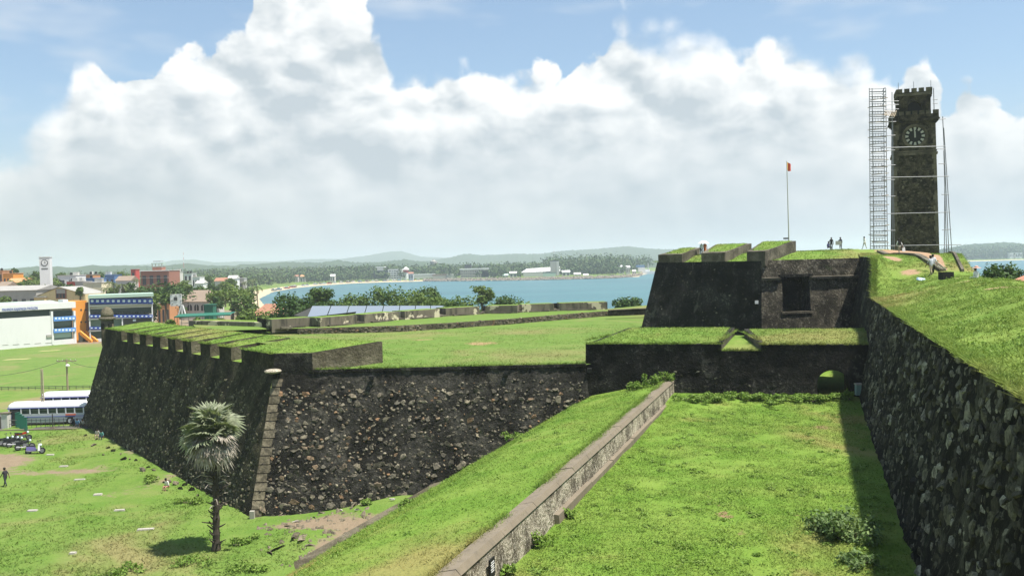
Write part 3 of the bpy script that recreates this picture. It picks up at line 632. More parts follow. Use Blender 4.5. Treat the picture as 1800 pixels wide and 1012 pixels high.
gt = MB(); vs = [(c.x, c.y, 16.42)] + [(p.x, p.y, z + .03) for p, z in zip(gp, gz)] + [tuple(Vector((p.x, p.y, z + .12)).lerp(Vector((c.x, c.y, 16.42)), .25)) for p, z in zip(gp, gz)]
gt.add(vs, [(0, 6 + i, 6 + (i + 1) % 5) for i in range(5)] + [(1 + i, 1 + (i + 1) % 5, 6 + (i + 1) % 5, 6 + i) for i in range(5)]); g = gt.build('turf', M['tops'], cbo); g['kind'] = 'stuff'
# sentry turret on the far corner ----------------------------------------
tp = PL(189, 570, N_T, L_T); tw = L_T + Vector((.2, .4, 0)); base_z = P(189, 590, tw.y).z
tz = P(189, 562, tw.y).z; r = 10.5 / FPX * tw.y
tur = empty('sentry_turret', (tw.x, tw.y, base_z - 2), 'small domed stone sentry turret on the far corner of the bastion', 'turret')
MB().lathe((0, 0, 0), [(.2, -.6), (r * .9, .6), (r, 1.0), (r, tz - base_z + 2)], 14).build('turret_wall', M['cheek'], tur, True)
MB().lathe((0, 0, tz - base_z + 2), [(r * 1.0, 0), (r * 1.32, .12), (r * 1.32, .3), (r * 1.05, .36)], 14).build('cornice', M['coping'], tur)
MB().lathe((0, 0, tz - base_z + 2.34), [(r * 1.02, 0), (r * 1.0, .45), (r * .82, .9), (r * .45, 1.2), (.08, 1.3)], 14).build('dome', M['cheek'], tur, True)
for an in (-1.9, -.75):
    MB().box((r * math.cos(an), r * math.sin(an), tz - base_z + 1.2), (.35, .35, .75), an).build('loophole', M['black'], tur)
# lawn on top of the bastion ----------------------------------------------
RETA, RETB = PZ(455, 577, LAWN), PZ(1135, 549, LAWN)
def lawn_z(X, Y):
    d = (X - N_T.x) * inw.x + (Y - N_T.y) * inw.y; e = (X - fr.x) * alng.x + (Y - fr.y) * alng.y
    k = nsm(e, 1.0, 4.0)
    return LAWN + 1.55 * nsm(d, 14, 5.2) * k * (d > 2) + .10 * vnoise(X, Y, 6, 4) * nsm(Y, 74, 78) + .25 * nsm(Y, 73.5, 78) * nsm(X, -5, -12) * nsm(Y, 90, 80)
def lawn_dirt(X, Y):
    e = lambda cx, cy, rx, ry: np.exp(-(((X - cx) / rx) ** 2 + ((Y - cy) / ry) ** 2))
    a = PZ(845, 603, LAWN); b_ = PZ(740, 597, LAWN)
    return .7 * e(a.x, a.y, 1.6, 2) + .6 * e(b_.x, b_.y, 2.4, 1.3) + .25 * e(0, 92, 18, 9)
def lawn_poly(X, Y): return lawn_z(X, Y)
# clipped sheet: rows between the left parapet and the right end
rows = []; Vl = []; nl = 60; ysl = np.linspace(72.75, 150, 90)
for Yv in ysl:
    t_ = (Yv - N_T.y) / (L_T.y - N_T.y); xl = N_T.x + (L_T.x - N_T.x) * min(t_, 1.0) + 3.0 + (max(0, Yv - 112)) * .5
    if Yv < 76: xl = fr.x - .3
    xr = 5.95 if Yv < 73.2 else (6.2 + (Yv - 73) * .8 if Yv < 96 else 40)
    Vl.append(np.stack([np.linspace(xl, xr, nl), np.full(nl, Yv)], 1))
Vl = np.concatenate(Vl); zl = lawn_z(Vl[:, 0], Vl[:, 1]); i = (np.arange(len(ysl) - 1)[:, None] * nl + np.arange(nl - 1)[None, :]).ravel()
me = np_mesh('bastion_lawn', np.column_stack([Vl, zl]), np.stack([i, i + 1, i + nl + 1, i + nl], 1), M['lawn'], True)
at = me.attributes.new('dirt', 'FLOAT', 'POINT'); at.data.foreach_set('value', lawn_dirt(Vl[:, 0], Vl[:, 1]).astype(np.float32))
tag(link('bastion_lawn', me), kind='structure')
# low rubble retaining wall, upper terrace, far parapet ---------------------
UT = 15.25
retp = [PZ(x, y, LAWN) for x, y in ((525, 588), (600, 586), (700, 583), (800, 577), (900, 570), (1000, 561), (1060, 556), (1135, 553))]
ret = empty('retaining_wall', retp[3], 'low rubble retaining wall running across the back of the bastion lawn', 'wall')
mb = MB(); spots_all = []
def relv(v, p): return (v[0] - p.location[0], v[1] - p.location[1], v[2] - p.location[2])
for a, b_ in zip(retp[:-1], retp[1:]):
    mb.hexa([relv((a.x, a.y, LAWN - .3), ret), relv((b_.x, b_.y, LAWN - .3), ret), relv((b_.x, b_.y + .8, LAWN - .3), ret), relv((a.x, a.y + .8, LAWN - .3), ret)], [relv((a.x, a.y + .12, UT), ret), relv((b_.x, b_.y + .12, UT), ret), relv((b_.x, b_.y + .8, UT), ret), relv((a.x, a.y + .8, UT), ret)])
mb.build('wall_core', M['cheek'], ret)
VV = []; FF = []; base = 0; STR = stone_meshes(6, M['stones'], 9)
for a, b_ in zip(retp[:-1], retp[1:]):
    L_ = (b_ - a).length; n_ = int(L_ * 9)
    for _ in range(n_):
        u = random.random(); v = random.random(); w = random.uniform(.25, .55); q = a.lerp(b_, u) + Vector((0, .02 + .1 * v, .75 * v))
        V, F = mesh_np(random.choice(STR)); VV.append(V * np.array([w, .25, w * .55]) + np.array(relv(q, ret))); FF.append(F + base); base += len(V)
o = link('rubble_facing', np_mesh('rubble_facing', np.concatenate(VV), np.concatenate(FF), M['stones']), ret); o['kind'] = 'stuff'
parp = [PZ(x, y, UT) for x, y in ((332, 570), (462, 574), (478, 578), (548, 574), (563, 575), (628, 569.5), (641, 568.5), (701, 562.5), (712, 562), (773, 557.5), (784, 556), (843, 552.5), (853, 551.5), (909, 550.5), (918, 549), (974, 547), (984, 546.5), (1068, 544))]
tv = []
for a in retp: tv.append((a.x, a.y + .5, UT + .02))
tb = [(p.x, p.y + 1.5, UT + .02) for p in reversed(parp)]
MBt = MB(); allp = [(retp[0].x - 14, retp[0].y + 3, UT - .2)] + tv + [(40, retp[-1].y - 1, UT), (40, 170, UT)] + tb
MBt.add(allp, [tuple(range(len(allp)))]); tag(MBt.build('upper_terrace', M['lawn']), kind='structure')
far = empty('far_parapet', parp[8], 'long patched plaster parapet with gun openings at the back of the bastion', 'parapet')
hts = [.95, 1.0, 1.05, 1.1, 1.1, 1.1, 1.1, 1.1, 1.1]
for k in range(0, len(parp), 2):
    a, b_ = parp[k], parp[k + 1]; h = 1.22 if k else .55; dr = (b_ - a).normalized(); bk = Vector((-dr.y, dr.x, 0)) * 3.2; sh = bk.normalized() * -.0
    A = relv((a.x, a.y, UT - .5), far); 
    def rp(v, z): return relv((v.x, v.y, z), far)
    mb = MB().hexa([rp(a, UT - .5), rp(b_, UT - .5), rp(b_ + bk - dr * .0, UT - .5), rp(a + bk, UT - .5)], [rp(a, UT + h), rp(b_, UT + h), rp(b_ + bk, UT + h - .05), rp(a + bk, UT + h - .05)])
    mb.build('merlon', M['parapet'], far)
    MB().hexa([rp(a + bk * .2, UT + h), rp(b_ + bk * .2, UT + h), rp(b_ + bk, UT + h - .06), rp(a + bk, UT + h - .06)], [rp(a + bk * .22, UT + h + .02), rp(b_ + bk * .22, UT + h + .02), rp(b_ + bk, UT + h), rp(a + bk, UT + h)]).build('turf', M['tops'], far)
    if k:
        p0 = parp[k - 1]
        MB().hexa([rp(p0, UT - .5), rp(a, UT - .5), rp(a + bk, UT - .5), rp(p0 + bk, UT - .5)], [rp(p0, UT + .28), rp(a, UT + .28), rp(a + bk, UT + .35), rp(p0 + bk, UT + .35)]).build('embrasure_sill', M['coping'], far)
        bkk = bk * .85
        MB().hexa([rp(p0 + bkk, UT), rp(a + bkk, UT), rp(a + bk, UT), rp(p0 + bk, UT)], [rp(p0 + bkk, UT + h - .1), rp(a + bkk, UT + h - .1), rp(a + bk, UT + h - .1), rp(p0 + bk, UT + h - .1)]).build('embrasure_back', M['block'], far)
        s0 = a + dr * 1.1 - bk.normalized() * .55; s1 = s0 + dr * min(5, (b_ - a).length * .6); sb = bk.normalized() * .5
        MB().hexa([rp(s0, UT - .1), rp(s1, UT - .1), rp(s1 + sb, UT - .1), rp(s0 + sb, UT - .1)], [rp(s0, UT + .22), rp(s1, UT + .22), rp(s1 + sb, UT + .22), rp(s0 + sb, UT + .22)]).build('firing_step', M['coping'], far)
# low dark wall between the parapet end and the upper block
a, b_ = PZ(1070, 552, UT), PZ(1150, 548, UT); lw = empty('low_dark_wall', a, 'low dark wall joining the far parapet to the black upper work', 'wall')
MB().hexa([(0, 0, -.3), (b_.x - a.x, b_.y - a.y, -.3), (b_.x - a.x, b_.y - a.y + .8, -.3), (0, .8, -.3)], [(0, 0, .5), (b_.x - a.x, b_.y - a.y, .5), (b_.x - a.x, b_.y - a.y + .8, .5), (0, .8, .5)]).build('wall_core', M['block'], lw)
MB().hexa([(0, -.06, .5), (b_.x - a.x, b_.y - a.y - .06, .5), (b_.x - a.x, b_.y - a.y + .86, .5), (0, .86, .5)], [(0, -.06, .6), (b_.x - a.x, b_.y - a.y - .06, .6), (b_.x - a.x, b_.y - a.y + .86, .6), (0, .86, .6)]).build('coping', M['coping'], lw)
# ================================================================== moat floor, bank and diagonal wall
def wall_x(Y): return -11.3 + .34 * Y            # moat-side foot of the diagonal wall
def ramp_bx(Y): return 3.7 + .335 * Y            # foot of the high rampart
def ramp_tx(Y): return 5.25 + .335 * Y           # its top edge
def moat_z(X, Y): return MOAT + .45 * nsm(Y, 62, 71) + .16 * vnoise(X, Y, 3.0, 12) + .22 * vnoise(X, Y, 9.0, 13)
def moat_dirt(X, Y):
    e = lambda px, py, rx, ry: (lambda q: np.exp(-(((X - q.x) / rx) ** 2 + ((Y - q.y) / ry) ** 2)))(PZ(px, py, MOAT))
    return .5 * e(1255, 880, .35, 4.0) + .45 * e(1330, 760, .5, 3.0) + .6 * e(1270, 905, .5, .6) + .6 * e(1120, 960, .6, .4) + .75 * e(1445, 750, .8, 1.0) + .55 * e(1300, 938, .6, .5) + .55 * e(1250, 973, .5, .5) + .5 * e(1400, 905, 1.2, .8) + .4 * e(1260, 1000, 1.0, .7) + .45 * e(1500, 870, .8, 1.5)
nY = 110; nX = 50; ysm = np.linspace(18, 86, nY); V = []
for Yv in ysm: V.append(np.stack([np.linspace(wall_x(Yv) - .3, ramp_bx(Yv) + .9, nX), np.full(nX, Yv)], 1))
V = np.concatenate(V); zz = moat_z(V[:, 0], V[:, 1]); zz = zz + 2.6 * nsm(V[:, 1], 74, 84)
i = (np.arange(nY - 1)[:, None] * nX + np.arange(nX - 1)[None, :]).ravel()
me = np_mesh('moat_floor', np.column_stack([V, zz]), np.stack([i, i + 1, i + nX + 1, i + nX], 1), M['moat'], True)
me.attributes.new('dirt', 'FLOAT', 'POINT').data.foreach_set('value', moat_dirt(V[:, 0], V[:, 1]).astype(np.float32))
tag(link('moat_floor', me), kind='structure')
SA = (-14.9, 56.3); SB = (-6.3, 68.7)
def strip_x(Y): return SA[0] + (SB[0] - SA[0]) * (Y - SA[1]) / (SB[1] - SA[1])
def bank_z(X, Y):
    s = (wall_x(Y) - .9 - X) * .947; s = np.maximum(s, 0)
    return CAPZ - .12 - .2 * np.minimum(s, 6) - .585 * np.maximum(s - 6, 0) + .10 * vnoise(X, Y, 2.6, 31) * nsm(s, 0, 1)
nY, nX = 90, 46; ysb = np.linspace(22, 74, nY); V = []
for Yv in ysb: V.append(np.stack([np.linspace(strip_x(Yv) if Yv < 70 else strip_x(70), wall_x(Yv) - .85, nX), np.full(nX, Yv)], 1))
V = np.concatenate(V); i = (np.arange(nY - 1)[:, None] * nX + np.arange(nX - 1)[None, :]).ravel()
me = np_mesh('grass_bank', np.column_stack([V, bank_z(V[:, 0], V[:, 1])]), np.stack([i, i + 1, i + nX + 1, i + nX], 1), M['moat'], True)
q = [(P(1020, 792, 46), 1)]
dv = np.zeros(len(V)); 
dv += .55 * np.exp(-(((V[:, 0] - 4.2) / .5) ** 2 + ((V[:, 1] - 54) / 1.5) ** 2)) + .3 * np.exp(-((V[:, 0] - wall_x(V[:, 1]) + 1.2) / .5) ** 2)
me.attributes.new('dirt', 'FLOAT', 'POINT').data.foreach_set('value', dv.astype(np.float32))
tag(link('grass_bank', me), kind='structure')
# concrete edging at the foot of the bank
ed = MB(); yy = np.linspace(54.5, 70.5, 34); pts = []
for k, Yv in enumerate(yy):
    x = strip_x(Yv); w = 1.5 - .55 * k / 33; z = float(bank_z(np.array(x), np.array(Yv))); pts.append((x, Yv, z, w))
for a, b_ in zip(pts[:-1], pts[1:]):
    ed.hexa([(a[0] - a[3], a[1] + .3, a[2] - 1.6), (a[0] + .35, a[1], a[2] - 1.2), (b_[0] + .35, b_[1], b_[2] - 1.2), (b_[0] - b_[3], b_[1] + .3, b_[2] - 1.6)],
            [(a[0] - a[3], a[1] + .3, a[2] - .2), (a[0] + .35, a[1], a[2] + .08), (b_[0] + .35, b_[1], b_[2] + .08), (b_[0] - b_[3], b_[1] + .3, b_[2] - .2)])
edo = empty('edging', (0, 0, 0), 'grey concrete edging strip along the foot of the grass bank', 'kerb'); ed.build('edging_strip', M['cheek'], edo)
MB().box((pts[0][0] - .55, pts[0][1] + .05, pts[0][2] - .25), (1.3, .35, .7)).build('end_block', M['coping'], edo)
# diagonal wall: plastered face, coping, plinth ledge
dw = empty('diagonal_wall', (wall_x(50), 50, MOAT), 'low stained plaster wall running diagonally between the bank and moat lawn', 'wall')
fa = MB(); cp = MB(); pl = MB(); ys_ = np.linspace(20, 72.3, 40)
def wsec(Yv):
    x = wall_x(Yv); return x
for a, b_ in zip(ys_[:-1], ys_[1:]):
    xa, xb = wall_x(a), wall_x(b_)
    fa.hexa([relv((xa - .9, a, MOAT - .6), dw), relv((xa, a, MOAT - .6), dw), relv((xb, b_, MOAT - .6), dw), relv((xb - .9, b_, MOAT - .6), dw)], [relv((xa - .9, a, CAPZ - .1), dw), relv((xa - .12, a, CAPZ - .1), dw), relv((xb - .12, b_, CAPZ - .1), dw), relv((xb - .9, b_, CAPZ - .1), dw)])
fa.build('wall_face', M['lowwall'], dw)
rr = random.Random(4); y = 20.0
while y < 72:
    l = rr.uniform(2.2, 4.2); b2 = min(72.32, y + l - .03); xa, xb = wall_x(y), wall_x(b2); j = rr.uniform(-.02, .02)
    MB().hexa([relv((xa - .82, y, CAPZ - .10), dw), relv((xa - .06, y, CAPZ - .10), dw), relv((xb - .06, b2, CAPZ - .10), dw), relv((xb - .82, b2, CAPZ - .10), dw)], [relv((xa - .80, y, CAPZ + .03 + j), dw), relv((xa - .22, y, CAPZ + .10 + j), dw), relv((xb - .22, b2, CAPZ + .10 + j), dw), relv((xb - .80, b2, CAPZ + .03 + j), dw)]).build('coping_slab', M['concrete'], dw)
    y += l
y = 38.0
while y < 70:
    l = rr.uniform(3, 6); b2 = min(70, y + l - .04); xa, xb = wall_x(y), wall_x(b2); h = .30 + rr.uniform(-.05, .05)
    MB().hexa([relv((xa - .1, y, MOAT - .5), dw), relv((xa + .22, y, MOAT - .5), dw), relv((xb + .22, b2, MOAT - .5), dw), relv((xb - .1, b2, MOAT - .5), dw)], [relv((xa - .1, y, MOAT + h), dw), relv((xa + .16, y, MOAT + h - .05), dw), relv((xb + .16, b2, MOAT + h - .05), dw), relv((xb - .1, b2, MOAT + h), dw)]).build('plinth_stone', M['concrete'], dw)
    y += l
# white drain pipe at the wall's far end
xe = wall_x(72.3); dp = empty('drain_pipe', (xe, 72.35, MOAT), 'thin white drain pipe at the far end of the diagonal wall', 'pipe')
MB().path([(-.7, .05, 1.55), (-.1, .05, 1.5), (.08, .05, 1.3), (.12, .05, .2)], [.06] * 4, 8).build('pipe', M['white'], dp)
# dark plaque on the wall face
pq = PZ(834, 996, 12.55); pqx = wall_x(pq.y) + .02
pla = empty('plaque', (pqx, pq.y, 12.2), 'small black plaque with white lettering on the diagonal wall', 'sign'); pla.rotation_euler = (0, 0, math.atan2(1, .34))
MB().box((0, -.03, .32), (.5, .05, .66)).build('board', M['black'], pla)
for i_, (z, w) in enumerate(((.52, .30), (.44, .36), (.36, .26), (.28, .34), (.2, .28))): MB().box((0, -.06, z), (w, .008, .035)).build('lettering', M['white'], pla)
# ================================================================== curtain parapet across the moat
CA = Vector((6.0, 73.6, 0)); CB = Vector((28.6, 67.7, 0))
cur = empty('curtain_wall', (17, 71, MOAT), 'blackened curtain wall with turf top and small arched passage across the moat', 'wall')
def cpt(px, py): q = PL(px, py, CA, CB); return Vector((q.x, q.y, 0))
cd = (CB - CA).normalized(); cn = Vector((-cd.y, cd.x, 0))
ZC = 16.1; ZS = 15.55
def cz(v, h): return relv((v.x, v.y, h), cur)
# front face with the arch opening: panels left and right of the opening plus the arch head
aL, aR = cpt(1436, 680), cpt(1492, 680); asp = 13.1; ar = (aR - aL).length / 2; ac = (aL + aR) / 2; arch_top = asp + ar * .85
bt = cn * -.55    # foot stands forward of the head
def fp(v, h):     # point on the battered face
    k = (ZC - h) / (ZC - 11.0); return relv((v.x + bt.x * k, v.y + bt.y * k, h), cur)
ff = MB(); ZL = 11.2
for (p0, p1, nu) in ((CA, aL, 40), (aR, CB, 8)):
    ff.patch(fp(p0, ZL), fp(p1, ZL), fp(p1, ZS), fp(p0, ZS), nu, 14, .035, 0, int(nu))
na = 14; arc = [(ac - cd * ar * math.cos(math.pi * k / na), asp + ar * .85 * math.sin(math.pi * k / na)) for k in range(na + 1)]
for k in range(na):
    (a, ha), (b_, hb) = arc[k], arc[k + 1]; ff.add([fp(a, ha), fp(b_, hb), fp(b_, ZS), fp(a, ZS)], [(0, 1, 2, 3)])
ff.build('front_face', M['curtain'], cur, True)
tn = MB(); dep = cn * 3.2
prof = [(aL, ZL), (aL, asp)] + arc[1:-1] + [(aR, asp), (aR, ZL)]
for (a, ha), (b_, hb) in zip(prof[:-1], prof[1:]):
    tn.add([fp(a, ha), fp(b_, hb), cz(b_ + dep, hb), cz(a + dep, ha)], [(0, 1, 2, 3)])
tn.build('passage', M['curtain'], cur)
bk = MB()
for (p0, p1) in ((CA, aL), (aR, CB)): bk.add([cz(p0 + dep, ZL), cz(p1 + dep, ZL), cz(p1 + dep, ZS), cz(p0 + dep, ZS)], [(3, 2, 1, 0)])
for k in range(na):
    (a, ha), (b_, hb) = arc[k], arc[k + 1]; bk.add([cz(a + dep, ha), cz(b_ + dep, hb), cz(b_ + dep, ZS), cz(a + dep, ZS)], [(3, 2, 1, 0)])
bk.build('rear_face', M['curtain'], cur)
# left end face, seen from the bastion side
# turf blocks
gl, gr_ = cpt(1268, 605), cpt(1338, 605)
bl0, bl1 = PZ(1105, 574, 16.85), PZ(1291, 573, 16.85); br0, br1 = PZ(1308, 576, 16.8), PZ(1535, 581, 16.55)
turf_block(cur, (CA, gl), (bl0, bl1), ZC, 16.75, ZS - 1.2, M['curtain'], M['tops'], name='parapet_block', lip=.5, cheekmat=M['coping'])
turf_block(cur, (gr_, CB), (br0, Vector((br1.x + 2.5, br1.y, 0))), ZC - .05, 16.7, ZS - 1.2, M['curtain'], M['tops'], name='parapet_block', lip=.5, cheekmat=M['coping'])
# turf in the notch between them
ns = MB(); ns.hexa([cz(gl, ZS - .6), cz(gr_, ZS - .6), cz(Vector((br0.x, br0.y, 0)), ZS - .6), cz(Vector((bl1.x, bl1.y, 0)), ZS - .6)], [cz(gl, ZS + .06), cz(gr_, ZS + .06), cz(Vector((br0.x, br0.y, 0)), ZS + .5), cz(Vector((bl1.x, bl1.y, 0)), ZS + .5)])
ns.build('embrasure_sill', M['tops'], cur)
# small stones showing in the curtain face
sp_ = []
for row, v in enumerate((.18, .32, .38, .52, .62)):
    u = .3 if row > 2 else .02
    while u < .74:
        w = random.uniform(.12, .3)
        if random.random() < .5: sp_.append((u, v + random.gauss(0, .02), w, w * .55, 1))
        u += random.uniform(.012, .03)
stones_on(cur, tuple(Vector(fp(*a)) + cur.location for a in ((CA, ZL), (aL, ZL), (aL, ZS), (CA, ZS))), sp_, STD, 0, .02, mat=M['stones_dim'])
# base of the curtain's left part inside the bank is closed by the bastion front wall
# ================================================================== high rampart on the right
rmp = empty('rampart_wall', (ramp_bx(40), 40, MOAT), 'high battered rubble rampart wall in shade on the right of the moat', 'wall')
def rtop(Y): return TOPZ + 3.2 * sm(Y, 71, 80)
yr = np.linspace(12, 99, 150); nv = 22; V = []; rng = np.random.default_rng(8)
for Yv in yr:
    zt = rtop(Yv); f = np.linspace(0, 1, nv)
    x = ramp_bx(Yv) - .2 + (ramp_tx(Yv) + .19 * (zt - TOPZ) - ramp_bx(Yv) + .2) * f + rng.normal(0, .045, nv); z = MOAT - .8 + (zt - MOAT + .8) * f; z[-1] += rng.normal(0, .05)
    V.append(np.stack([x, np.full(nv, Yv), z], 1))
V = np.concatenate(V) - np.array(rmp.location); i = (np.arange(len(yr) - 1)[:, None] * nv + np.arange(nv - 1)[None, :]).ravel()
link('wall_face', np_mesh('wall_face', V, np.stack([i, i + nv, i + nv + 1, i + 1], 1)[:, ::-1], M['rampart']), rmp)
sp_ = []; rng = np.random.default_rng(14); Y0r, Y1r = 19.0, 72.0
for row in range(34):
    v = .015 + row / 34 * .96; u = rng.random() * .01
    while u < .995:
        w = (.20 + .55 * rng.random() ** 2.2)
        Yc = Y1r + (Y0r - Y1r) * u
        if rng.random() < .62: sp_.append((u, v + rng.normal(0, .012), w * 1.25, w * (.5 + .6 * rng.random()), (40 / Yc) ** 2))
        u += (w * .85 + .22 * rng.random()) / 56
cr_ = (Vector((ramp_bx(Y1r), Y1r, MOAT)), Vector((ramp_bx(Y0r), Y0r, MOAT)), Vector((ramp_tx(Y0r), Y0r, TOPZ)), Vector((ramp_tx(Y1r), Y1r, TOPZ)))
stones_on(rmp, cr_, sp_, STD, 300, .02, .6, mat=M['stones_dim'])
# grassy top of the rampart ----------------------------------------------------
def hill_z(X, Y):
    d = X - ramp_tx(Y) - .5 * nsm(Y, 71, 80)
    a = TOPZ + 1.45 * nsm(d, -.5, 6.5) - 9 * nsm(d, 8.2, 16)
    k = nsm(Y, 71.5, 86); kk = nsm(Y, 71.5, 80) * nsm(d, 3.0, 0.2)
    b_ = PLAT + .5 * nsm(Y, 97, 105) * nsm(X, 52, 45) + .35 * np.exp(-(((X - 44) / 7) ** 2 + ((Y - 112) / 8) ** 2)) - .12 * nsm(X, 44, 50) - 10 * nsm(X - np.where(Y < 101, 38.8 + (Y - 75) * .397, .497 * Y - 1.1), .35, 1.7)
    return a * (1 - np.maximum(k, kk)) + b_ * np.maximum(k, kk) + .12 * vnoise(X, Y, 2.4, 41) * nsm(d, 0, 1.2) + .2 * vnoise(X, Y, 7.5, 42) * nsm(d, 0, 3)
RLA, RLB = P(1652, 484, 76), P(1541, 441, 103)       # left ramp wall
RRA, RRB = P(1690, 491, 75), P(1659, 453, 101)       # right ramp kerb
def hill_dirt(X, Y):
    t_ = (Y - RLA.y) / (RLB.y - RLA.y); xl = RLA.x + (RLB.x - RLA.x) * t_; xr = RRA.x + (RRB.x - RRA.x) * t_
    e = lambda px, py, Yv, rx, ry: (lambda q: np.exp(-(((X - q.x) / rx) ** 2 + ((Y - q.y) / ry) ** 2)))(P(px, py, Yv))
    m_ = nsm(X, xl, xl + .4) * nsm(X, xr - .3, xr - 1.0) * (Y > 76) * (Y < 107)
    return 1.0 * m_ + .8 * e(1570, 468, 84, .8, 3.0) + .65 * e(1600, 482, 78, 1.5, 1.6) + .75 * e(1730, 503, 62, 2.5, 2.6) + .8 * e(1780, 512, 52, 2.2, 2.0) + .55 * e(1690, 492, 70, 2.0, 1.6) + .5 * e(1550, 455, 90, .8, 3)
nd_ = 60; yh = np.concatenate([np.linspace(10, 70, 70), np.linspace(70.8, 100, 42), np.linspace(102, 150, 26)]); V = []
for Yv in yh: V.append(np.stack([ramp_tx(Yv) + .55 * sm(Yv, 71, 80) - .08 + np.concatenate([np.linspace(0, 10, 40), np.linspace(10.8, 34, 20)]), np.full(nd_, Yv)], 1))
V = np.concatenate(V); i = (np.arange(len(yh) - 1)[:, None] * nd_ + np.arange(nd_ - 1)[None, :]).ravel()
me = np_mesh('rampart_hill', np.column_stack([V, hill_z(V[:, 0], V[:, 1])]), np.stack([i, i + 1, i + nd_ + 1, i + nd_], 1), M['hilltop'], True)
me.attributes.new('dirt', 'FLOAT', 'POINT').data.foreach_set('value', hill_dirt(V[:, 0], V[:, 1]).astype(np.float32))
tag(link('rampart_hill', me), kind='structure')
def hz_(x, y): return float(hill_z(np.array(x), np.array(y)))
rwl = empty('ramp_wall', RLA, 'sloping low concrete ramp wall left of the dirt ramp below the clock tower', 'wall'); mb = MB()
for k in range(12):
    a, b_ = RLA.lerp(RLB, k / 12), RLA.lerp(RLB, (k + 1) / 12); za, zb = hz_(a.x, a.y), hz_(b_.x, b_.y); za = max(za + .25, a.z); zb = max(zb + .25, b_.z)
    mb.hexa([relv((a.x, a.y, za - 1.6), rwl), relv((a.x + .55, a.y, za - 1.6), rwl), relv((b_.x + .55, b_.y, zb - 1.6), rwl), relv((b_.x, b_.y, zb - 1.6), rwl)], [relv((a.x, a.y, za), rwl), relv((a.x + .55, a.y, za), rwl), relv((b_.x + .55, b_.y, zb), rwl), relv((b_.x, b_.y, zb), rwl)])
mb.build('wall_core', M['coping'], rwl)
rwr = empty('ramp_kerb', RRA, 'pale kerb along the right edge of the dirt ramp', 'kerb'); mb = MB()
for k in range(10):
    a, b_ = RRA.lerp(RRB, k / 10), RRA.lerp(RRB, (k + 1) / 10); za, zb = hz_(a.x, a.y) + .25, hz_(b_.x, b_.y) + .25
    mb.hexa([relv((a.x, a.y, za - .8), rwr), relv((a.x + .25, a.y, za - .8), rwr), relv((b_.x + .25, b_.y, zb - .8), rwr), relv((b_.x, b_.y, zb - .8), rwr)], [relv((a.x, a.y, za), rwr), relv((a.x + .25, a.y, za), rwr), relv((b_.x + .25, b_.y, zb), rwr), relv((b_.x, b_.y, zb), rwr)])
mb.build('kerb_stone', M['coping'], rwr)
# step slab in front of the tower
# ================================================================== upper block with the window
K_T = P(1338, 459, 96); K_T.z = 22.55; R_T = Vector((ramp_tx(98.5) + 1.4, 98.5, 22.75)); L2_T = P(1155, 459, 109); L2_T.z = 22.6
up = empty('upper_work', (28, 100, 15), 'black upper fort block with walled window recess and three turf-topped merlons', 'fort block')
ZB = 12.0
def outw(a, b_): d = (b_ - a); return Vector((d.y, -d.x, 0)).normalized()
oR = outw(K_T, R_T); oL = outw(L2_T, K_T); BR, BL = 2.0, 2.2
def low_pt(v, o, k, z=ZB): return Vector((v.x + o.x * k, v.y + o.y * k, z))
K_B = Vector((K_T.x + oR.x * 1.2 + oL.x * 1.0, K_T.y + oR.y * 1.2 + oL.y * 1.0, ZB)); R_B = low_pt(R_T, oR, BR); L2_B = low_pt(L2_T, oL, BL); L2_B.x -= 1.2
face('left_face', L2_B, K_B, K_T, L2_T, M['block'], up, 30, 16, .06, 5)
# right face with a window hole
dR = (R_T - K_T); dRn = Vector((dR.x, dR.y, 0)).normalized()
def rf(u, z):      # u metres along the face, z height
    k = (22.6 - z) / (22.6 - ZB); t_ = u / Vector((dR.x, dR.y, 0)).length; tp_ = K_T.lerp(R_T, t_); bp_ = K_B.lerp(R_B, t_); q = tp_.lerp(bp_, k); return Vector((q.x, q.y, z))
def uf(px, py): q = PL(px, py, K_T, R_T); return (Vector((q.x, q.y, 0)) - Vector((K_T.x, K_T.y, 0))).dot(dRn), q.z
u0, z1 = uf(1374, 487); u1, z0 = uf(1421, 549); u1 = uf(1421, 500)[0]; um = Vector((dR.x, dR.y, 0)).length; zt = 22.6
us = [0, u0, u1, um]; zs = [ZB, z0, z1, zt]; mb = MB()
for a in range(3):
    for c in range(3):
        if a == 1 and c == 1: continue
        mb.patch(rf(us[a], zs[c]), rf(us[a + 1], zs[c]), rf(us[a + 1], zs[c + 1]), rf(us[a], zs[c + 1]), 8, 8, .03, 0, a * 3 + c)
mb.build('right_face', M['block_lit'], up, True)
di = Vector((-oR.x, -oR.y, 0)) * 1.6; A, B, C_, D = rf(u0, z0), rf(u1, z0), rf(u1, z1), rf(u0, z1); rc = MB()
rc.add([A, B, C_, D, A + di, B + di, C_ + di, D + di], [(4, 5, 6, 7), (0, 4, 7, 3), (1, 2, 6, 5), (3, 7, 6, 2), (0, 1, 5, 4)]); rc.build('window_recess', M['block'], up)
MB().hexa([A - dRn * .15 - di * .1, B + dRn * .15 - di * .1, B + dRn * .15 + di * .3, A - dRn * .15 + di * .3], [v + Vector((0, 0, .22)) for v in (A - dRn * .15 - di * .1, B + dRn * .15 - di * .1, B + dRn * .15 + di * .3, A - dRn * .15 + di * .3)]).build('window_sill', M['coping'], up)
MB().hexa([D - dRn * .35 - di * .12, C_ + dRn * .35 - di * .12, C_ + dRn * .35 + di * .1, D - dRn * .35 + di * .1], [v + Vector((0, 0, .3)) for v in (D - dRn * .35 - di * .12, C_ + dRn * .35 - di * .12, C_ + dRn * .35 + di * .1, D - dRn * .35 + di * .1)]).build('window_lintel', M['block'], up)
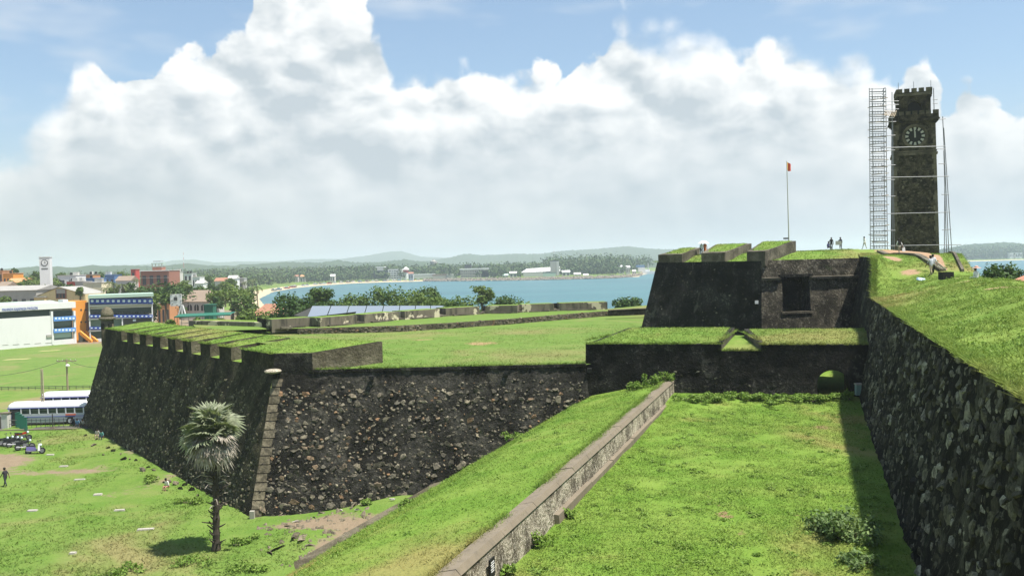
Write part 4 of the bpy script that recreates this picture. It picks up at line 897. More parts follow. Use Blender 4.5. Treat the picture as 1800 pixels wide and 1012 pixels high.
for (ua, ub) in ((.05, u0 - .35), (u1 + .05, um - 1.4)):
    zl_ = z1 - .28; a, b_ = rf(ua, zl_), rf(ub, zl_); o_ = -di.normalized() * .42
    MB().hexa([a + o_, b_ + o_, b_ + di * .1, a + di * .1], [a + o_ * 1.1 + Vector((0, 0, .25)), b_ + o_ * 1.1 + Vector((0, 0, .25)), b_ + di * .1 + Vector((0, 0, .3)), a + di * .1 + Vector((0, 0, .3))]).build('ledge', M['coping'], up)
for ch in up.children: rel(ch, up)
# small pale stones in the faces
sp_ = [(random.random(), random.uniform(.3, .92), random.uniform(.15, .35), random.uniform(.12, .3), 1) for _ in range(70)]
stones_on(up, (L2_B, K_B, K_T, L2_T), sp_, STD, 0, .0, mat=M['stones_dim'])
# white notice on the face
q = P(1330, 531, 94.6); rel(MB().box(q, (.35, .1, .35)).build('notice', M['white'], up), up)
# turf roof of the block
def uw_z(X, Y):
    X = np.asarray(X, float); Y = np.asarray(Y, float); d1 = -((X - K_T.x) * oR.x + (Y - K_T.y) * oR.y); d2 = -((X - K_T.x) * oL.x + (Y - K_T.y) * oL.y); d = np.minimum(d1, d2)
    return 22.56 + .92 * nsm(d, .3, 6.5) + .2 * np.exp(-(((X - 44) / 7) ** 2 + ((Y - 112) / 8) ** 2))
tr = MB(); zt2 = PLAT
pp = [L2_T, K_T, R_T, Vector((R_T.x + 2, 150, 23)), Vector((14, 150, 23))]
nx = 44; vs = []
ysq = np.concatenate([np.linspace(95.8, 112, 40), np.linspace(114, 150, 14)])
for Yv in ysq:
    xl = L2_T.x + .3 + (Yv - L2_T.y) * .4 if Yv >= L2_T.y else K_T.x + (L2_T.x - K_T.x) * (Yv - K_T.y) / (L2_T.y - K_T.y) + .3
    xr = ramp_tx(Yv) + .9
    for i_ in range(nx):
        x = xl + (xr - xl) * i_ / (nx - 1); e = min(i_ / 3, (nx - 1 - i_) / 3, 1)
        yv = Yv if Yv > 99 else max(Yv, K_T.y + (R_T.y - K_T.y) * (x - K_T.x) / (R_T.x - K_T.x) + .15)
        vs.append((x, yv, float(uw_z(x, yv))))
tr.add(vs, [(j * nx + i_, j * nx + i_ + 1, (j + 1) * nx + i_ + 1, (j + 1) * nx + i_) for j in range(len(ysq) - 1) for i_ in range(nx - 1)])
me = tr.mesh('upper_work_top', M['tops'], True); me.attributes.new('dirt', 'FLOAT', 'POINT'); tag(link('upper_work_top', me), kind='structure')
# merlons of the upper block
def edge_at(px, py): return PL(px, py, L2_T, K_T)
for (f0, f1, b0, b1, zo, zi) in (((1157, 458), (1199, 458), (1200, 435), (1230, 431), 23.55, 24.35), ((1233, 459), (1274, 459), (1258, 430), (1321, 426), 23.6, 24.65), ((1313, 459), (1345, 458), (1340, 426), (1399, 423), 23.6, 24.75)):
    a, b_ = edge_at(*f0), edge_at(*f1); Yb = (a.y + b_.y) / 2 + 6.5; c, d = P(b0[0], b0[1], a.y + 6.0), P(b1[0], b1[1], b_.y + 7.5)
    turf_block(up, (a, b_), (c, d), zo, zi, 22.0, M['coping'], M['tops'], lip=.75, cheekmat=M['coping'])
# thin pale coping along the rear edge of the roof
a, b_ = P(1402, 441, 112), P(1536, 438, 118)
rp_ = empty('rear_coping', a, 'thin pale coping along the crest behind the upper block', 'coping'); a2 = b_ - a
MB().hexa([(0, 0, -.9), (a2.x, a2.y, a2.z - .9), (a2.x, a2.y + .5, a2.z - .9), (0, .5, -.9)], [(0, 0, 0), a2, (a2.x, a2.y + .5, a2.z), (0, .5, 0)]).build('coping_strip', M['coping'], rp_)
# leaning pole at the junction of curtain and rampart
q0, q1 = P(1522, 682, 66.5), P(1552, 535, 70.5); lp = empty('leaning_pole', q0, 'thin pale pipe leaning up the rampart beside the curtain wall', 'pipe')
MB().tube((0, 0, 0), q1 - q0, .06, .05, 8).build('pipe', M['metal'], lp)
q = PZ(1509, 694, 12.3); bx_ = empty('utility_box', q, 'small pale green box on the moat floor near the arch', 'box')
MB().box((0, 0, .4), (.42, .4, .8)).build('cabinet', plain('pale_green_box', (.20, .30, .26), .6), bx_); MB().box((0, 0, .85), (.5, .48, .1)).build('lid', M['slab'], bx_)
# ================================================================== clock tower
TY = 118.0; tb_ = P(1615, 449, TY); tz0 = hz_(tb_.x, tb_.y) - .2
tow = empty('clock_tower', (tb_.x + .6, TY + 2.6, tz0), 'tall tapered dark stone clock tower with crenellated top and black clock dial', 'clock tower', rz=R(-19))
def tzy(py): return P(1615, py, TY).z - tz0
w0, w1 = 5.5, 4.95; zb_, zc_, zd_, zt_ = tzy(270), tzy(217), tzy(194), tzy(170)
def tap(z): return w0 + (w1 - w0) * z / zc_
sh = MB()
def sq(w, z): return [(-w / 2, -w / 2, z), (w / 2, -w / 2, z), (w / 2, w / 2, z), (-w / 2, w / 2, z)]
rng = np.random.default_rng(3)
for sd_ in range(4):
    a, b_ = sq(w0, -.3)[sd_], sq(w0, -.3)[(sd_ + 1) % 4]; c, d = sq(tap(zc_), zc_)[(sd_ + 1) % 4], sq(tap(zc_), zc_)[sd_]
    sh.patch(a, b_, c, d, 14, 40, .018, 0, sd_)
sh.build('shaft', M['tower'], tow)
for sx, sy in ((-1, -1), (1, -1), (-1, 1), (1, 1)):
    k = 26
    for i_ in range(k):
        za, zb2 = zc_ * i_ / k, zc_ * (i_ + 1) / k - .03; wa, wb = tap(za) / 2, tap(zb2) / 2; e = .55 if i_ % 2 else .38; f = .38 if i_ % 2 else .55
        def cn_(w, z): return [(sx * (w + .03) - (e if sx > 0 else 0), sy * (w + .03) - (f if sy > 0 else 0), z), (sx * (w + .03) + (e if sx < 0 else 0), sy * (w + .03) - (f if sy > 0 else 0), z), (sx * (w + .03) + (e if sx < 0 else 0), sy * (w + .03) + (f if sy < 0 else 0), z), (sx * (w + .03) - (e if sx > 0 else 0), sy * (w + .03) + (f if sy < 0 else 0), z)]
        MB().hexa(cn_(wa, za), cn_(wb, zb2)).build('quoin', M['towerq'], tow)
stw = stone_meshes(6, M['towerq'], 61); VV = []; FF = []; base = 0
for k in range(900):
    z = random.uniform(.2, zc_ - .4); w = random.uniform(.25, .55); x = random.uniform(-tap(z) / 2 + .6, tap(z) / 2 - .6); sd_ = random.choice((0, 0, 3))
    if sd_ == 0 and abs(z - tzy(239)) < 2.0 and abs(x) < 2.0: continue
    V, F = mesh_np(random.choice(stw)); V = V * np.array([w, .16, w * .6]) + np.array([x, -tap(z) / 2 - .005, z]); V = V if sd_ == 0 else np.column_stack([V[:, 1], -V[:, 0], V[:, 2]]); VV.append(V); FF.append(F + base); base += len(V)
o = link('rubble_facing', np_mesh('rubble_facing', np.concatenate(VV), np.concatenate(FF), M['towerstone']), tow); o['kind'] = 'stuff'
for z, o_, h in ((zb_, .35, .32), (zb_ + .34, .2, .18)): MB().box((0, 0, z), (tap(z) + o_, tap(z) + o_, h)).build('string_course', M['towerq'], tow)
for j, (o_, h) in enumerate(((.25, .25), (.6, .3), (1.0, .35))): MB().box((0, 0, zc_ + .1 + j * .2), (w1 + o_, w1 + o_, h * .66)).build('cornice', M['tower'], tow)
wk = w1 + .8; zk = zc_ + .62
MB().box((0, 0, zk + .1), (wk, wk, .25)).build('gallery_floor', M['tower'], tow)
def crown(wd, z, n, h, t_):
    for sd_ in range(4):
        for i_ in range(n):
            u = -wd / 2 + wd * (i_ + .5) / n; ww = wd / n * .72; x, y = ((u, -wd / 2 + t_ / 2), (wd / 2 - t_ / 2, u), (-u, wd / 2 - t_ / 2), (-wd / 2 + t_ / 2, -u))[sd_]
            if sd_ in (1, 3): d_ = (t_, ww, h)
            else: d_ = (ww, t_, h)
            MB().box((x, y, z + h / 2), d_).build('merlon', M['towerq'], tow)
MB().box((0, -wk / 2 + .12, zk + .34), (wk - .02, .22, .4)).build('gallery_wall', M['tower'], tow); MB().box((-wk / 2 + .12, 0, zk + .34), (.22, wk - .5, .4)).build('gallery_wall', M['tower'], tow); MB().box((wk / 2 - .12, 0, zk + .34), (.22, wk - .5, .4)).build('gallery_wall', M['tower'], tow)
crown(wk, zk + .52, 7, .5, .3)
# belfry with arched opening
wbf = 53 / FPX * TY; zq = tzy(166); hb = zq - zk; ao = wbf * .2
bf = MB(); z_s = zk + .3; spr = zk + hb * .50; na = 10
for sd_ in range(4):
    Rm = Matrix.Rotation(math.pi / 2 * sd_, 4, 'Z'); yv = -wbf / 2
    def q_(x, z): return Rm @ Vector((x, yv, z))
    bf.add([q_(-wbf / 2, z_s), q_(-ao, z_s), q_(-ao, zq), q_(-wbf / 2, zq)], [(0, 1, 2, 3)]); bf.add([q_(ao, z_s), q_(wbf / 2, z_s), q_(wbf / 2, zq), q_(ao, zq)], [(0, 1, 2, 3)])
    ar2 = [(-ao * math.cos(math.pi * k / na), spr + ao * math.sin(math.pi * k / na)) for k in range(na + 1)]
    for (xa, za), (xb, zb3) in zip(ar2[:-1], ar2[1:]):
        bf.add([q_(xa, za), q_(xb, zb3), q_(xb, zq), q_(xa, zq)], [(0, 1, 2, 3)])
        bf.add([q_(xa, za), q_(xb, zb3), Rm @ Vector((xb, yv + .6, zb3)), Rm @ Vector((xa, yv + .6, za))], [(0, 1, 2, 3)])
bf.build('belfry', M['tower'], tow)
MB().box((0, 0, z_s + hb * .45), (wbf - 1.3, wbf - 1.3, hb * .9)).build('belfry_shade', M['black'], tow)  # solid black block stands in for the shade behind the arches
MB().box((0, 0, zq + .15), (wbf + .35, wbf + .35, .35)).build('belfry_cornice', M['towerq'], tow); MB().box((0, 0, zq - .15), (wbf + .25, wbf + .25, .25)).build('belfry_cornice', M['tower'], tow)
MB().box((0, 0, zq + .35), (wbf + .3, wbf + .3, .2)).build('belfry_roof', M['tower'], tow)
crown(wbf + .4, zq + .42, 5, .5, .35)
for x in (-wbf * .47, 0, wbf * .52): MB().tube((x, -wbf * .4, zq), (x, -wbf * .4, zq + 1.9), .035, .03, 6).build('roof_rod', M['metal'], tow)
# clock dial on the front
zc2 = tzy(239); yc = -tap(zc2) / 2; rd = 16 / FPX * TY
ck = MB(); 
def ring(mb, r0, r1, y0, y1, n=28):
    vs = []
    for r, y in ((r0, y1), (r1, y1), (r1, y0), (r0, y0)):
        for i_ in range(n): a = 2 * math.pi * i_ / n; vs.append((r * math.cos(a), y, r * math.sin(a)))
    mb.add(vs, [(j * n + i_, ((j + 1) % 4) * n + i_, ((j + 1) % 4) * n + (i_ + 1) % n, j * n + (i_ + 1) % n) for j in range(4) for i_ in range(n)])
ring(ck, rd, rd * 1.3, .1, -.18); cl = ck.build('dial_surround', M['towerq'], tow); cl.location = (0, yc - .02, zc2)
di_ = MB(); vs = [(rd * math.cos(2 * math.pi * k / 28), -.06, rd * math.sin(2 * math.pi * k / 28)) for k in range(28)]; di_.add(vs, [tuple(range(28))]); dial = di_.build('dial', M['black'], tow); dial.location = (0, yc - .02, zc2)
num = plain('dial_numeral', (.46, .44, .38), .8, .1)
for k in range(12):
    a = 2 * math.pi * k / 12; b_ = MB(); ca, sa = math.cos(a), math.sin(a)
    vs = []
    for (r, hw) in ((rd * .66, .10), (rd * .97, .17)):
        for s_ in (-1, 1): vs.append((r * sa + s_ * hw * ca, -.1, r * ca - s_ * hw * sa))
    b_.add(vs + [(v[0], -.06, v[2]) for v in vs], [(0, 1, 3, 2), (0, 2, 6, 4), (1, 5, 7, 3), (0, 4, 5, 1), (2, 3, 7, 6)]); b_.build('numeral', num, dial)
for an, l, hw in ((R(-4), rd * .82, .07), (R(-2), rd * .5, .10)):
    ca, sa = math.cos(an), math.sin(an); vs = [(r * sa + s_ * hw * ca, -.14, r * ca - s_ * hw * sa) for r in (-.2, l) for s_ in (-1, 1)]
    MB().add(vs + [(v[0], -.1, v[2]) for v in vs], [(0, 1, 3, 2), (0, 2, 6, 4), (1, 5, 7, 3), (0, 4, 5, 1), (2, 3, 7, 6)]).build('clock_hand', num, dial)
# ledge/platform before the tower
a, b_ = P(1583, 452, 108), P(1660, 453, 108); st = empty('tower_step', a, 'pale stone step before the foot of the clock tower', 'step'); v = b_ - a
MB().hexa([(0, 0, -1.0), (v.x, v.y, v.z - 1.0), (v.x + .6, 2.5, v.z - 1.0), (.6, 2.5, -1.0)], [(0, 0, .1), (v.x, v.y, v.z + .1), (v.x + .6, 2.5, v.z + .1), (.6, 2.5, .1)]).build('step_slab', M['coping'], st)
# ================================================================== scaffolding
sc1 = empty('scaffold_tower', P(1543, 446, 114), 'tall narrow tubular scaffold tower with stair rungs left of the clock tower', 'scaffold')
def ap(px, py, Y): return P(px, py, Y) - sc1.location
pr = .045
cols_ = [(1530, 1528, 114.0), (1536, 1533, 116.2), (1556, 1553, 114.0), (1560, 1557, 116.2)]
for xb, xt, Yv in cols_: MB().tube(ap(xb, 447, Yv), ap(xt, 155, Yv), pr, pr, 6).build('standard', M['metal'], sc1)
levels = np.linspace(441, 157, 66); rs_ = random.Random(5)
for k, py in enumerate(levels):
    f = (441 - py) / 284; y2 = py
    MB().tube(ap(1530 - 2 * f, y2, 114), ap(1556 - 3 * f, y2 - .5, 114), pr * .8, n=5).build('rung', M['metal'], sc1)
    if k % 2 == 0:
        MB().tube(ap(1536 - 3 * f, y2 + 1, 116.2), ap(1560 - 3 * f, y2 + .5, 116.2), pr * .8, n=5).build('rung', M['metal'], sc1)
        MB().tube(ap(1530 - 2 * f, y2, 114), ap(1536 - 3 * f, y2 + 1, 116.2), pr * .8, n=5).build('brace', M['metal'], sc1)
        MB().tube(ap(1556 - 3 * f, y2 - .5, 114), ap(1560 - 3 * f, y2 + .5, 116.2), pr * .8, n=5).build('brace', M['metal'], sc1)
    if k % 3 == 1 and k < 63:
        MB().tube(ap(1530 - 2 * f + rs_.uniform(-3, 3), y2 + 2, 114), ap(1559 - 3 * f + rs_.uniform(0, 5), y2 + rs_.uniform(-3, 3), 115), pr, n=5).build('plank', M['wood'], sc1)
        for xx in (1537, 1541, 1546, 1551): MB().tube(ap(xx - 3 * f, y2, 114), ap(xx - 3 * f, y2 - 6, 114), pr * .6, n=5).build('spindle', M['metal'], sc1)
for k in range(9): MB().tube(ap(1551 + k * 2.6, 203 + k * .3, 114), ap(1555 + k * 2.6, 195, 115.5), .05, n=5).build('gangway_board', M['wood'], sc1)
for k in range(5): MB().tube(ap(1551, 185 - k * 6, 115), ap(1556, 178 - k * 6, 115), .05, n=5).build('outrigger', M['metal'], sc1)
sc2 = empty('tube_scaffold', P(1615, 447, 114), 'tube scaffold poles and ledgers wrapped round the clock tower', 'scaffold')
def ap2(px, py, Y): return P(px, py, Y) - sc2.location
Yf = 115.2
for (xb, yb, xt, yt, Yv) in ((1569, 450, 1568, 162, Yf + 1), (1572, 446, 1569, 215, Yf), (1664, 446, 1659, 265, Yf), (1668, 446, 1657, 205, Yf + 2), (1674, 456, 1659, 225, Yf + 1), (1660, 448, 1661, 300, Yf + 3), (1642, 195, 1641, 155, 118)):
    MB().tube(ap2(xb, yb, Yv), ap2(xt, yt, Yv), .05, n=6).build('standard', M['metal'], sc2)
for (xa, ya, xb, yb) in ((1556, 432, 1690, 430), (1552, 376, 1670, 373), (1550, 312, 1668, 310), (1548, 260, 1662, 257), (1552, 405, 1574, 405), (1656, 404, 1672, 403), (1550, 345, 1574, 345), (1655, 342, 1668, 342), (1550, 291, 1574, 290), (1650, 288, 1662, 288), (1548, 239, 1574, 238), (1549, 265, 1573, 264), (1645, 262, 1662, 262), (1551, 316, 1573, 316), (1548, 215, 1575, 214), (1550, 208, 1572, 207), (1552, 178, 1580, 178), (1554, 185, 1580, 184), (1554, 192, 1580, 192), (1640, 175, 1648, 175), (1640, 182, 1648, 182), (1650, 210, 1662, 209)):
    MB().tube(ap2(xa, ya, Yf - .3), ap2(xb, yb, Yf - .3), .05, n=6).build('ledger', M['metal'], sc2)
# ================================================================== plants
def np_parts(name, V, F, mat, parent, org):
    return link(name, np_mesh(name, np.asarray(V) - np.array(org), F, mat), parent)
def tree(px, top, hw, Y, label, mat='leaf', name='tree', zb=G, aspect=1.0, n=1500, leaf=.55, seed=0, clumps=16, group=None, cat='tree', trunk_r=.3, umbrella=False):
    rng = np.random.default_rng(seed + int(px * 7)); c = P(px, top, Y); rw = hw / FPX * Y; zt = c.z; ch = min(rw * 1.9 * aspect, (zt - zb) * .9); zc = zt - ch / 2
    org = Vector((c.x, Y, zb)); root = empty(name, org, label, cat, group)
    cs = []; ss = []
    for k in range(clumps):
        a = rng.random() * 6.283; r = math.sqrt(rng.random()) * .72; h = rng.uniform(-.55, .62)
        if umbrella: h = .35 - .7 * r * r + rng.normal(0, .1)
        sh = math.sqrt(max(.05, 1 - h * h)) if not umbrella else 1.0
        cs.append((c.x + math.cos(a) * r * rw * sh, Y + math.sin(a) * r * rw * sh, zc + h * ch / 2)); q = rng.uniform(.26, .44); ss.append((rw * q, rw * q, ch * q * (.40 if umbrella else .55)))
    cs.append((c.x, Y, zt - ch * .2)); ss.append((rw * .4, rw * .4, ch * .2))
    V, F = leaf_cloud(cs, n // len(cs), ss, leaf, rng, .5, .6, tri=False)
    np_parts('crown', V, F, M[mat], root, org)
    t_ = MB(); hgt_ = zc - zb; pts = [(0, 0, -.2), (rng.normal(0, .2), rng.normal(0, .2), hgt_ * .5), (rng.normal(0, .3), 0, hgt_ * .95)]
    t_.path(pts, [trunk_r * 1.3, trunk_r, trunk_r * .7], 8)
    for k in range(6):
        e = Vector(cs[k]) - org; t_.path([pts[1] if k % 2 else pts[2], tuple(Vector(pts[2]).lerp(e, .55) + Vector((0, 0, .2))), tuple(e)], [trunk_r * .5, trunk_r * .32, .05], 6)
    t_.build('trunk', M['bark'], root); return root
def shrub(p, r, h, label, mat='shrub', n=500, leaf=.16, seed=0, name='shrub', group=None, clumps=9):
    rng = np.random.default_rng(seed + 50); cs = [(p[0] + rng.normal(0, r * .45), p[1] + rng.normal(0, r * .45), p[2] + h * rng.uniform(.2, .75)) for _ in range(clumps)]; ss = [(r * .38, r * .38, h * .35)] * clumps
    V, F = leaf_cloud(cs, n // clumps, ss, leaf, rng, .6, .6, tri=False); root = empty(name, p, label, 'shrub', group); np_parts('foliage', V, F, M[mat], root, p)
    st = MB()
    for c in cs: st.tube((0, 0, -.05), (c[0] - p[0], c[1] - p[1], c[2] - p[2]), .03, .01, 5)
    st.build('stem', M['bark'], root); return root
def coconut(px, top, Y, hw, label, zb=G, seed=0, name='coconut_palm', group='coconut palms in the town', nf=15):
    rng = np.random.default_rng(seed); c = P(px, top, Y); L_ = hw / FPX * Y; zc = c.z - L_ * .45; org = Vector((c.x, Y, zb)); root = empty(name, org, label, 'palm tree', group)
    for k in range(nf):
        a = 6.283 * k / nf + rng.normal(0, .2); up_ = rng.uniform(-.35, 1.0); V = []; F = []; q = Vector((0, 0, zc - zb)); d = Vector((math.cos(a), math.sin(a), up_)).normalized(); seg = 9
        side = Vector((-math.sin(a), math.cos(a), 0)); pts = [q.copy()]
        for s in range(seg): q = q + d * L_ / seg * 1.1; d = (d + Vector((0, 0, -.2 - .03 * s))).normalized(); pts.append(q.copy())
        for s in range(seg):
            w = L_ * .2 * math.sin(math.pi * min(1, (s + .8) / (seg + .6))) + .05
            for sg in (-1, 1):
                for e in range(2):
                    p0 = pts[s].lerp(pts[s + 1], e * .5); p1 = pts[s].lerp(pts[s + 1], e * .5 + .3); tip = p0 + side * sg * w + (pts[s + 1] - pts[s]) * .7 + Vector((0, 0, -w * rng.uniform(.3, .8)))
                    b_ = len(V); V += [p0, p1, tip]; F.append((b_, b_ + 1, b_ + 2))
            b_ = len(V); V += [pts[s] + side * .06, pts[s + 1], pts[s] - side * .06]; F.append((b_, b_ + 1, b_ + 2))
        link('frond', np_mesh('frond', np.array(V), np.array(F), M['coco']), root)
    MB().path([(0.4, 0, -.2), (.25, 0, (zc - zb) * .5), (0, 0, zc - zb)], [.22, .17, .13], 8).build('trunk', M['bark'], root); return root
# ------------------------------------------------------------------ the fan palm in the meadow
pb = PZ(380, 968, G); pb.z = float(ground_z(np.array(pb.x), np.array(pb.y))); fan = empty('fan_palm', pb, 'tall fan palm with shaggy grey-green crown standing before the bastion corner', 'palm tree')
ptop = P(380, 757, pb.y).z - pb.z
tk = MB(); zz_ = np.linspace(-.2, ptop, 26); rr = random.Random(2)
tk.path([(.12 * math.sin(z * .35) , 0, z) for z in zz_], [.25 + .03 * math.sin(k * 2.1) + (.06 if k < 3 else 0) - .003 * k for k in range(26)], 10); tk.build('trunk', M['palmtrunk'], fan)
stb = [MB().path([(0, 0, 0), (.0, -.35, .18), (0, -.62 * s, .30 + .1 * s)], [.09, .06, .03], 5).mesh('leaf_stub', M['palmtrunk']) for s in (1, 1.4, .8)]
for k in range(120):
    z = rr.uniform(.2, ptop - .6); link('leaf_stub', rr.choice(stb), fan, (.12 * math.sin(z * .35), 0, z), (rr.uniform(-.3, .3), 0, rr.uniform(0, 6.28)), [rr.uniform(.5, 1.1)] * 3)
for k in range(12):
    z = rr.uniform(3.0, 5.6); a = rr.uniform(0, 6.28); l = rr.uniform(.9, 1.9); MB().path([(0, 0, z), (math.cos(a) * l * .6, math.sin(a) * l * .6, z + .25), (math.cos(a) * l, math.sin(a) * l, z + rr.uniform(-.1, .3))], [.05, .03, .012], 5).build('dry_stalk', M['deadfrond'], fan)
def fan_leaf(seed, mat, droop, petiole, n=22, L0=1.15):
    rng = random.Random(seed); V = []; F = []
    hub = Vector((0, petiole, 0))
    b_ = 0; V += [Vector((-.03, 0, 0)), Vector((.03, 0, 0)), hub + Vector((.02, 0, 0)), hub + Vector((-.02, 0, 0)), Vector((0, 0, -.05)), hub + Vector((0, 0, -.04))]; F += [(0, 1, 2, 3), (1, 4, 5, 2), (4, 0, 3, 5)]
    for k in range(n):
        a = -2.05 + 4.1 * k / (n - 1) + rng.gauss(0, .03); L_ = L0 * (.80 + .2 * math.cos(a * .6)) * rng.uniform(.86, 1.1); d = Vector((math.sin(a), math.cos(a), 0)); s = Vector((math.cos(a), -math.sin(a), 0)); w = L_ * .085
        p1 = hub + d * L_ * .55 + Vector((0, 0, .05 - droop * L_ * .12)); p2 = hub + d * L_ * .97 + Vector((0, 0, -droop * L_ * (.42 + .3 * rng.random()))); lift = Vector((0, 0, .035))
        b_ = len(V); V += [hub, p1 - s * w, p1 + lift, p1 + s * w, p2]; F += [(b_, b_ + 1, b_ + 2), (b_, b_ + 2, b_ + 3), (b_ + 1, b_ + 4, b_ + 2), (b_ + 2, b_ + 4, b_ + 3)]
    me = bpy.data.meshes.new('frond'); me.from_pydata([tuple(v) for v in V], [], F); me.materials.append(mat); me.update(); return me
green = [fan_leaf(k, M['frond'], .15 + .2 * k, .75 + .12 * k) for k in range(4)]; dead = [fan_leaf(10 + k, M['deadfrond'], .9 + .25 * k, .7, L0=1.05) for k in range(4)]
for k in range(78):
    f = k / 77; elev = R(84) - f * R(122) + rr.gauss(0, .2); a = k * 2.39996 + rr.gauss(0, .2); me = rr.choice(green if f < .48 + .12 * rr.random() else dead)
    zc = ptop - .1 - 1.0 * f; o = link('frond', me, fan, (.12 * math.sin(ptop * .35), 0, zc)); rx = Matrix.Rotation(a, 4, 'Z') @ Matrix.Rotation(elev, 4, 'X') @ Matrix.Rotation(rr.gauss(0, .5), 4, 'Y')
    s = rr.uniform(.8, 1.32) * (1.0 if f < .75 else .85); o.matrix_local = Matrix.Translation(o.location) @ rx @ Matrix.Scale(s, 4)
# ------------------------------------------------------------------ facades surveyed in pixels
class Facade:
    def __init__(s, A, B, root): s.A, s.B, s.root = A, B, root; d = B - A; s.d = Vector((d.x, d.y, 0)).normalized(); s.n = Vector((s.d.y, -s.d.x, 0))
    def at(s, px, py, out=0): q = PL(px, py, s.A, s.B); return q + s.n * out - s.root.location
    def rect(s, name, mat, x0, y0, x1, y1, out=.1, thick=.3, parent=None, pz=0):
        xm, ym = (x0 + x1) / 2, (y0 + y1) / 2; a, b_ = s.at(x0, ym, out), s.at(x1, ym, out); zt, zb = s.at(xm, y0).z, s.at(xm, y1).z; bk = -s.n * thick
        def v(p, z): return Vector((p.x, p.y, z))
        mb = MB().hexa([v(a, zb), v(b_, zb), v(b_ + bk, zb), v(a + bk, zb)], [v(a, zt), v(b_, zt), v(b_ + bk, zt), v(a + bk, zt)])
        return mb.build(name, M[mat] if isinstance(mat, str) else mat, parent or s.root)
def text_mesh(txt, size, mat, name, parent, A, d, n, length):
    cu = bpy.data.curves.new(name, 'FONT'); cu.body = txt; cu.size = size; cu.extrude = .03; ob = bpy.data.objects.new(name, cu); COL.objects.link(ob)
    dg = bpy.context.evaluated_depsgraph_get(); me = bpy.data.meshes.new_from_object(ob.evaluated_get(dg)); bpy.data.objects.remove(ob); me.materials.clear(); me.materials.append(mat)
    o = link(name, me, parent); up_ = Vector((0, 0, 1)); mx = Matrix((d * (length / max(v.co.x for v in me.vertices)), up_, n)).transposed().to_4x4(); mx.translation = A; o.matrix_local = mx; return o
# pavilion with the long white front
A, B = PZ(0, 614.5, G), PZ(132, 603, G); dv = (B - A).normalized(); A2 = A - dv * 16
pv = empty('white_pavilion', A, 'long white cricket pavilion with lettered fascia and white sight wall', 'pavilion'); f = Facade(A, B, pv)
f.rect('rear_block', 'palewall', -110, 538, 131, 604, -1.2, 12)
f.rect('fascia', 'white', -110, 536, 131.6, 547.3, .5, 1.8)
f.rect('sight_wall', 'white', -110, 560.8, 90, 617, .25, 1.6)
f.rect('glass_strip', 'glass', -110, 549, 89, 561, -.35, .5); f.rect('column', 'white', 89.5, 547, 93, 606, .4, .8); f.rect('column', 'white', 129, 546, 132.5, 604, .4, .8)
f.rect('base_wall', 'white', 92.5, 596.5, 132.4, 609, .36, 1.2)
for y0, y1, mm in ((545.5, 556, 'glass'), (564, 576.5, 'glass'), (584, 596.5, 'greenglass')): f.rect('window', mm, 93, y0, 129, y1, -.6, .3)
for y0, y1 in ((556, 563.2), (576.5, 583.6)):
    bn = f.rect('banner', 'bannerlt', 92.6, y0, 131.5, y1, .62, .3)
    for k in range(6): f.rect('banner_print', 'bannermark', 94.5 + k * 6.2, y0 + 1.6, 98.2 + k * 6.2, y1 - 2.2, .66, .05, bn)
q = f.at(2, 546.8, .54); text_mesh('MAHINDA RAJAPAKSA PAVILION', 1.05, M['banner'], 'fascia_lettering', pv, q, f.d, f.n, (f.at(64.5, 545) - f.at(2, 546.8)).length)
a, b_ = f.at(-110, 536, -.5), f.at(118, 534, -.5); a.z = b_.z = f.at(60, 536.5).z
MB().add([a, b_, b_ - f.n * 9 + Vector((0, 0, .9)), a - f.n * 9 + Vector((0, 0, .9))], [(0, 1, 2, 3)]).build('roof', M['greenroof'], pv)
f.rect('roof_box', 'white', 114, 526.5, 122, 534.5, -.8, 3)
for k in range(7):
    x = 3 + k * 19; f.rect('bunting', 'greywall', x, 605.5 - k * .9, x + 11, 606.3 - k * .9, .30, .05)
f.rect('notice_board', 'greywall', 80.5, 588, 90, 592.2, .5, .2)
# orange stair house
A, B = PZ(122, 604, G) + Vector((0, 3, 0)), PZ(158, 600.5, G) + Vector((0, 3, 0)); os_ = empty('orange_stair_house', A, 'bright orange stair house between the two pavilions', 'building'); f = Facade(A, B, os_)
f.rect('wall', 'orange', 122, 528.5, 153.5, 603, 0, 5); f.rect('shaded_side', 'brick', 151, 531, 156, 602, .3, 4)  # right strip: shade on the orange wall put into a darker colour
for x in (142.5, 150):
    for y in (544.5, 565.7): f.rect('window', 'window', x - 1.4, y - 1.4, x + 1.4, y + 1.4, .33 if x > 145 else .05, .2)
for x0, x1 in ((136, 145), (146, 155)):
    a, b_ = f.at(x0, 581, 1.0), f.at(x1, 600, 4.0); MB().hexa([a + Vector((0, 0, -1.1)), a + f.d * .5 + Vector((0, 0, -1.1)), b_ + f.d * .5 + Vector((0, 0, -.6)), b_ + Vector((0, 0, -.6))], [a, a + f.d * .5, b_ + f.d * .5 + Vector((0, 0, .4)), b_ + Vector((0, 0, .4))]).build('stair_rail', M['orange'], os_)
f.rect('doorway', 'inside', 138, 584, 150, 602, .06, .2)
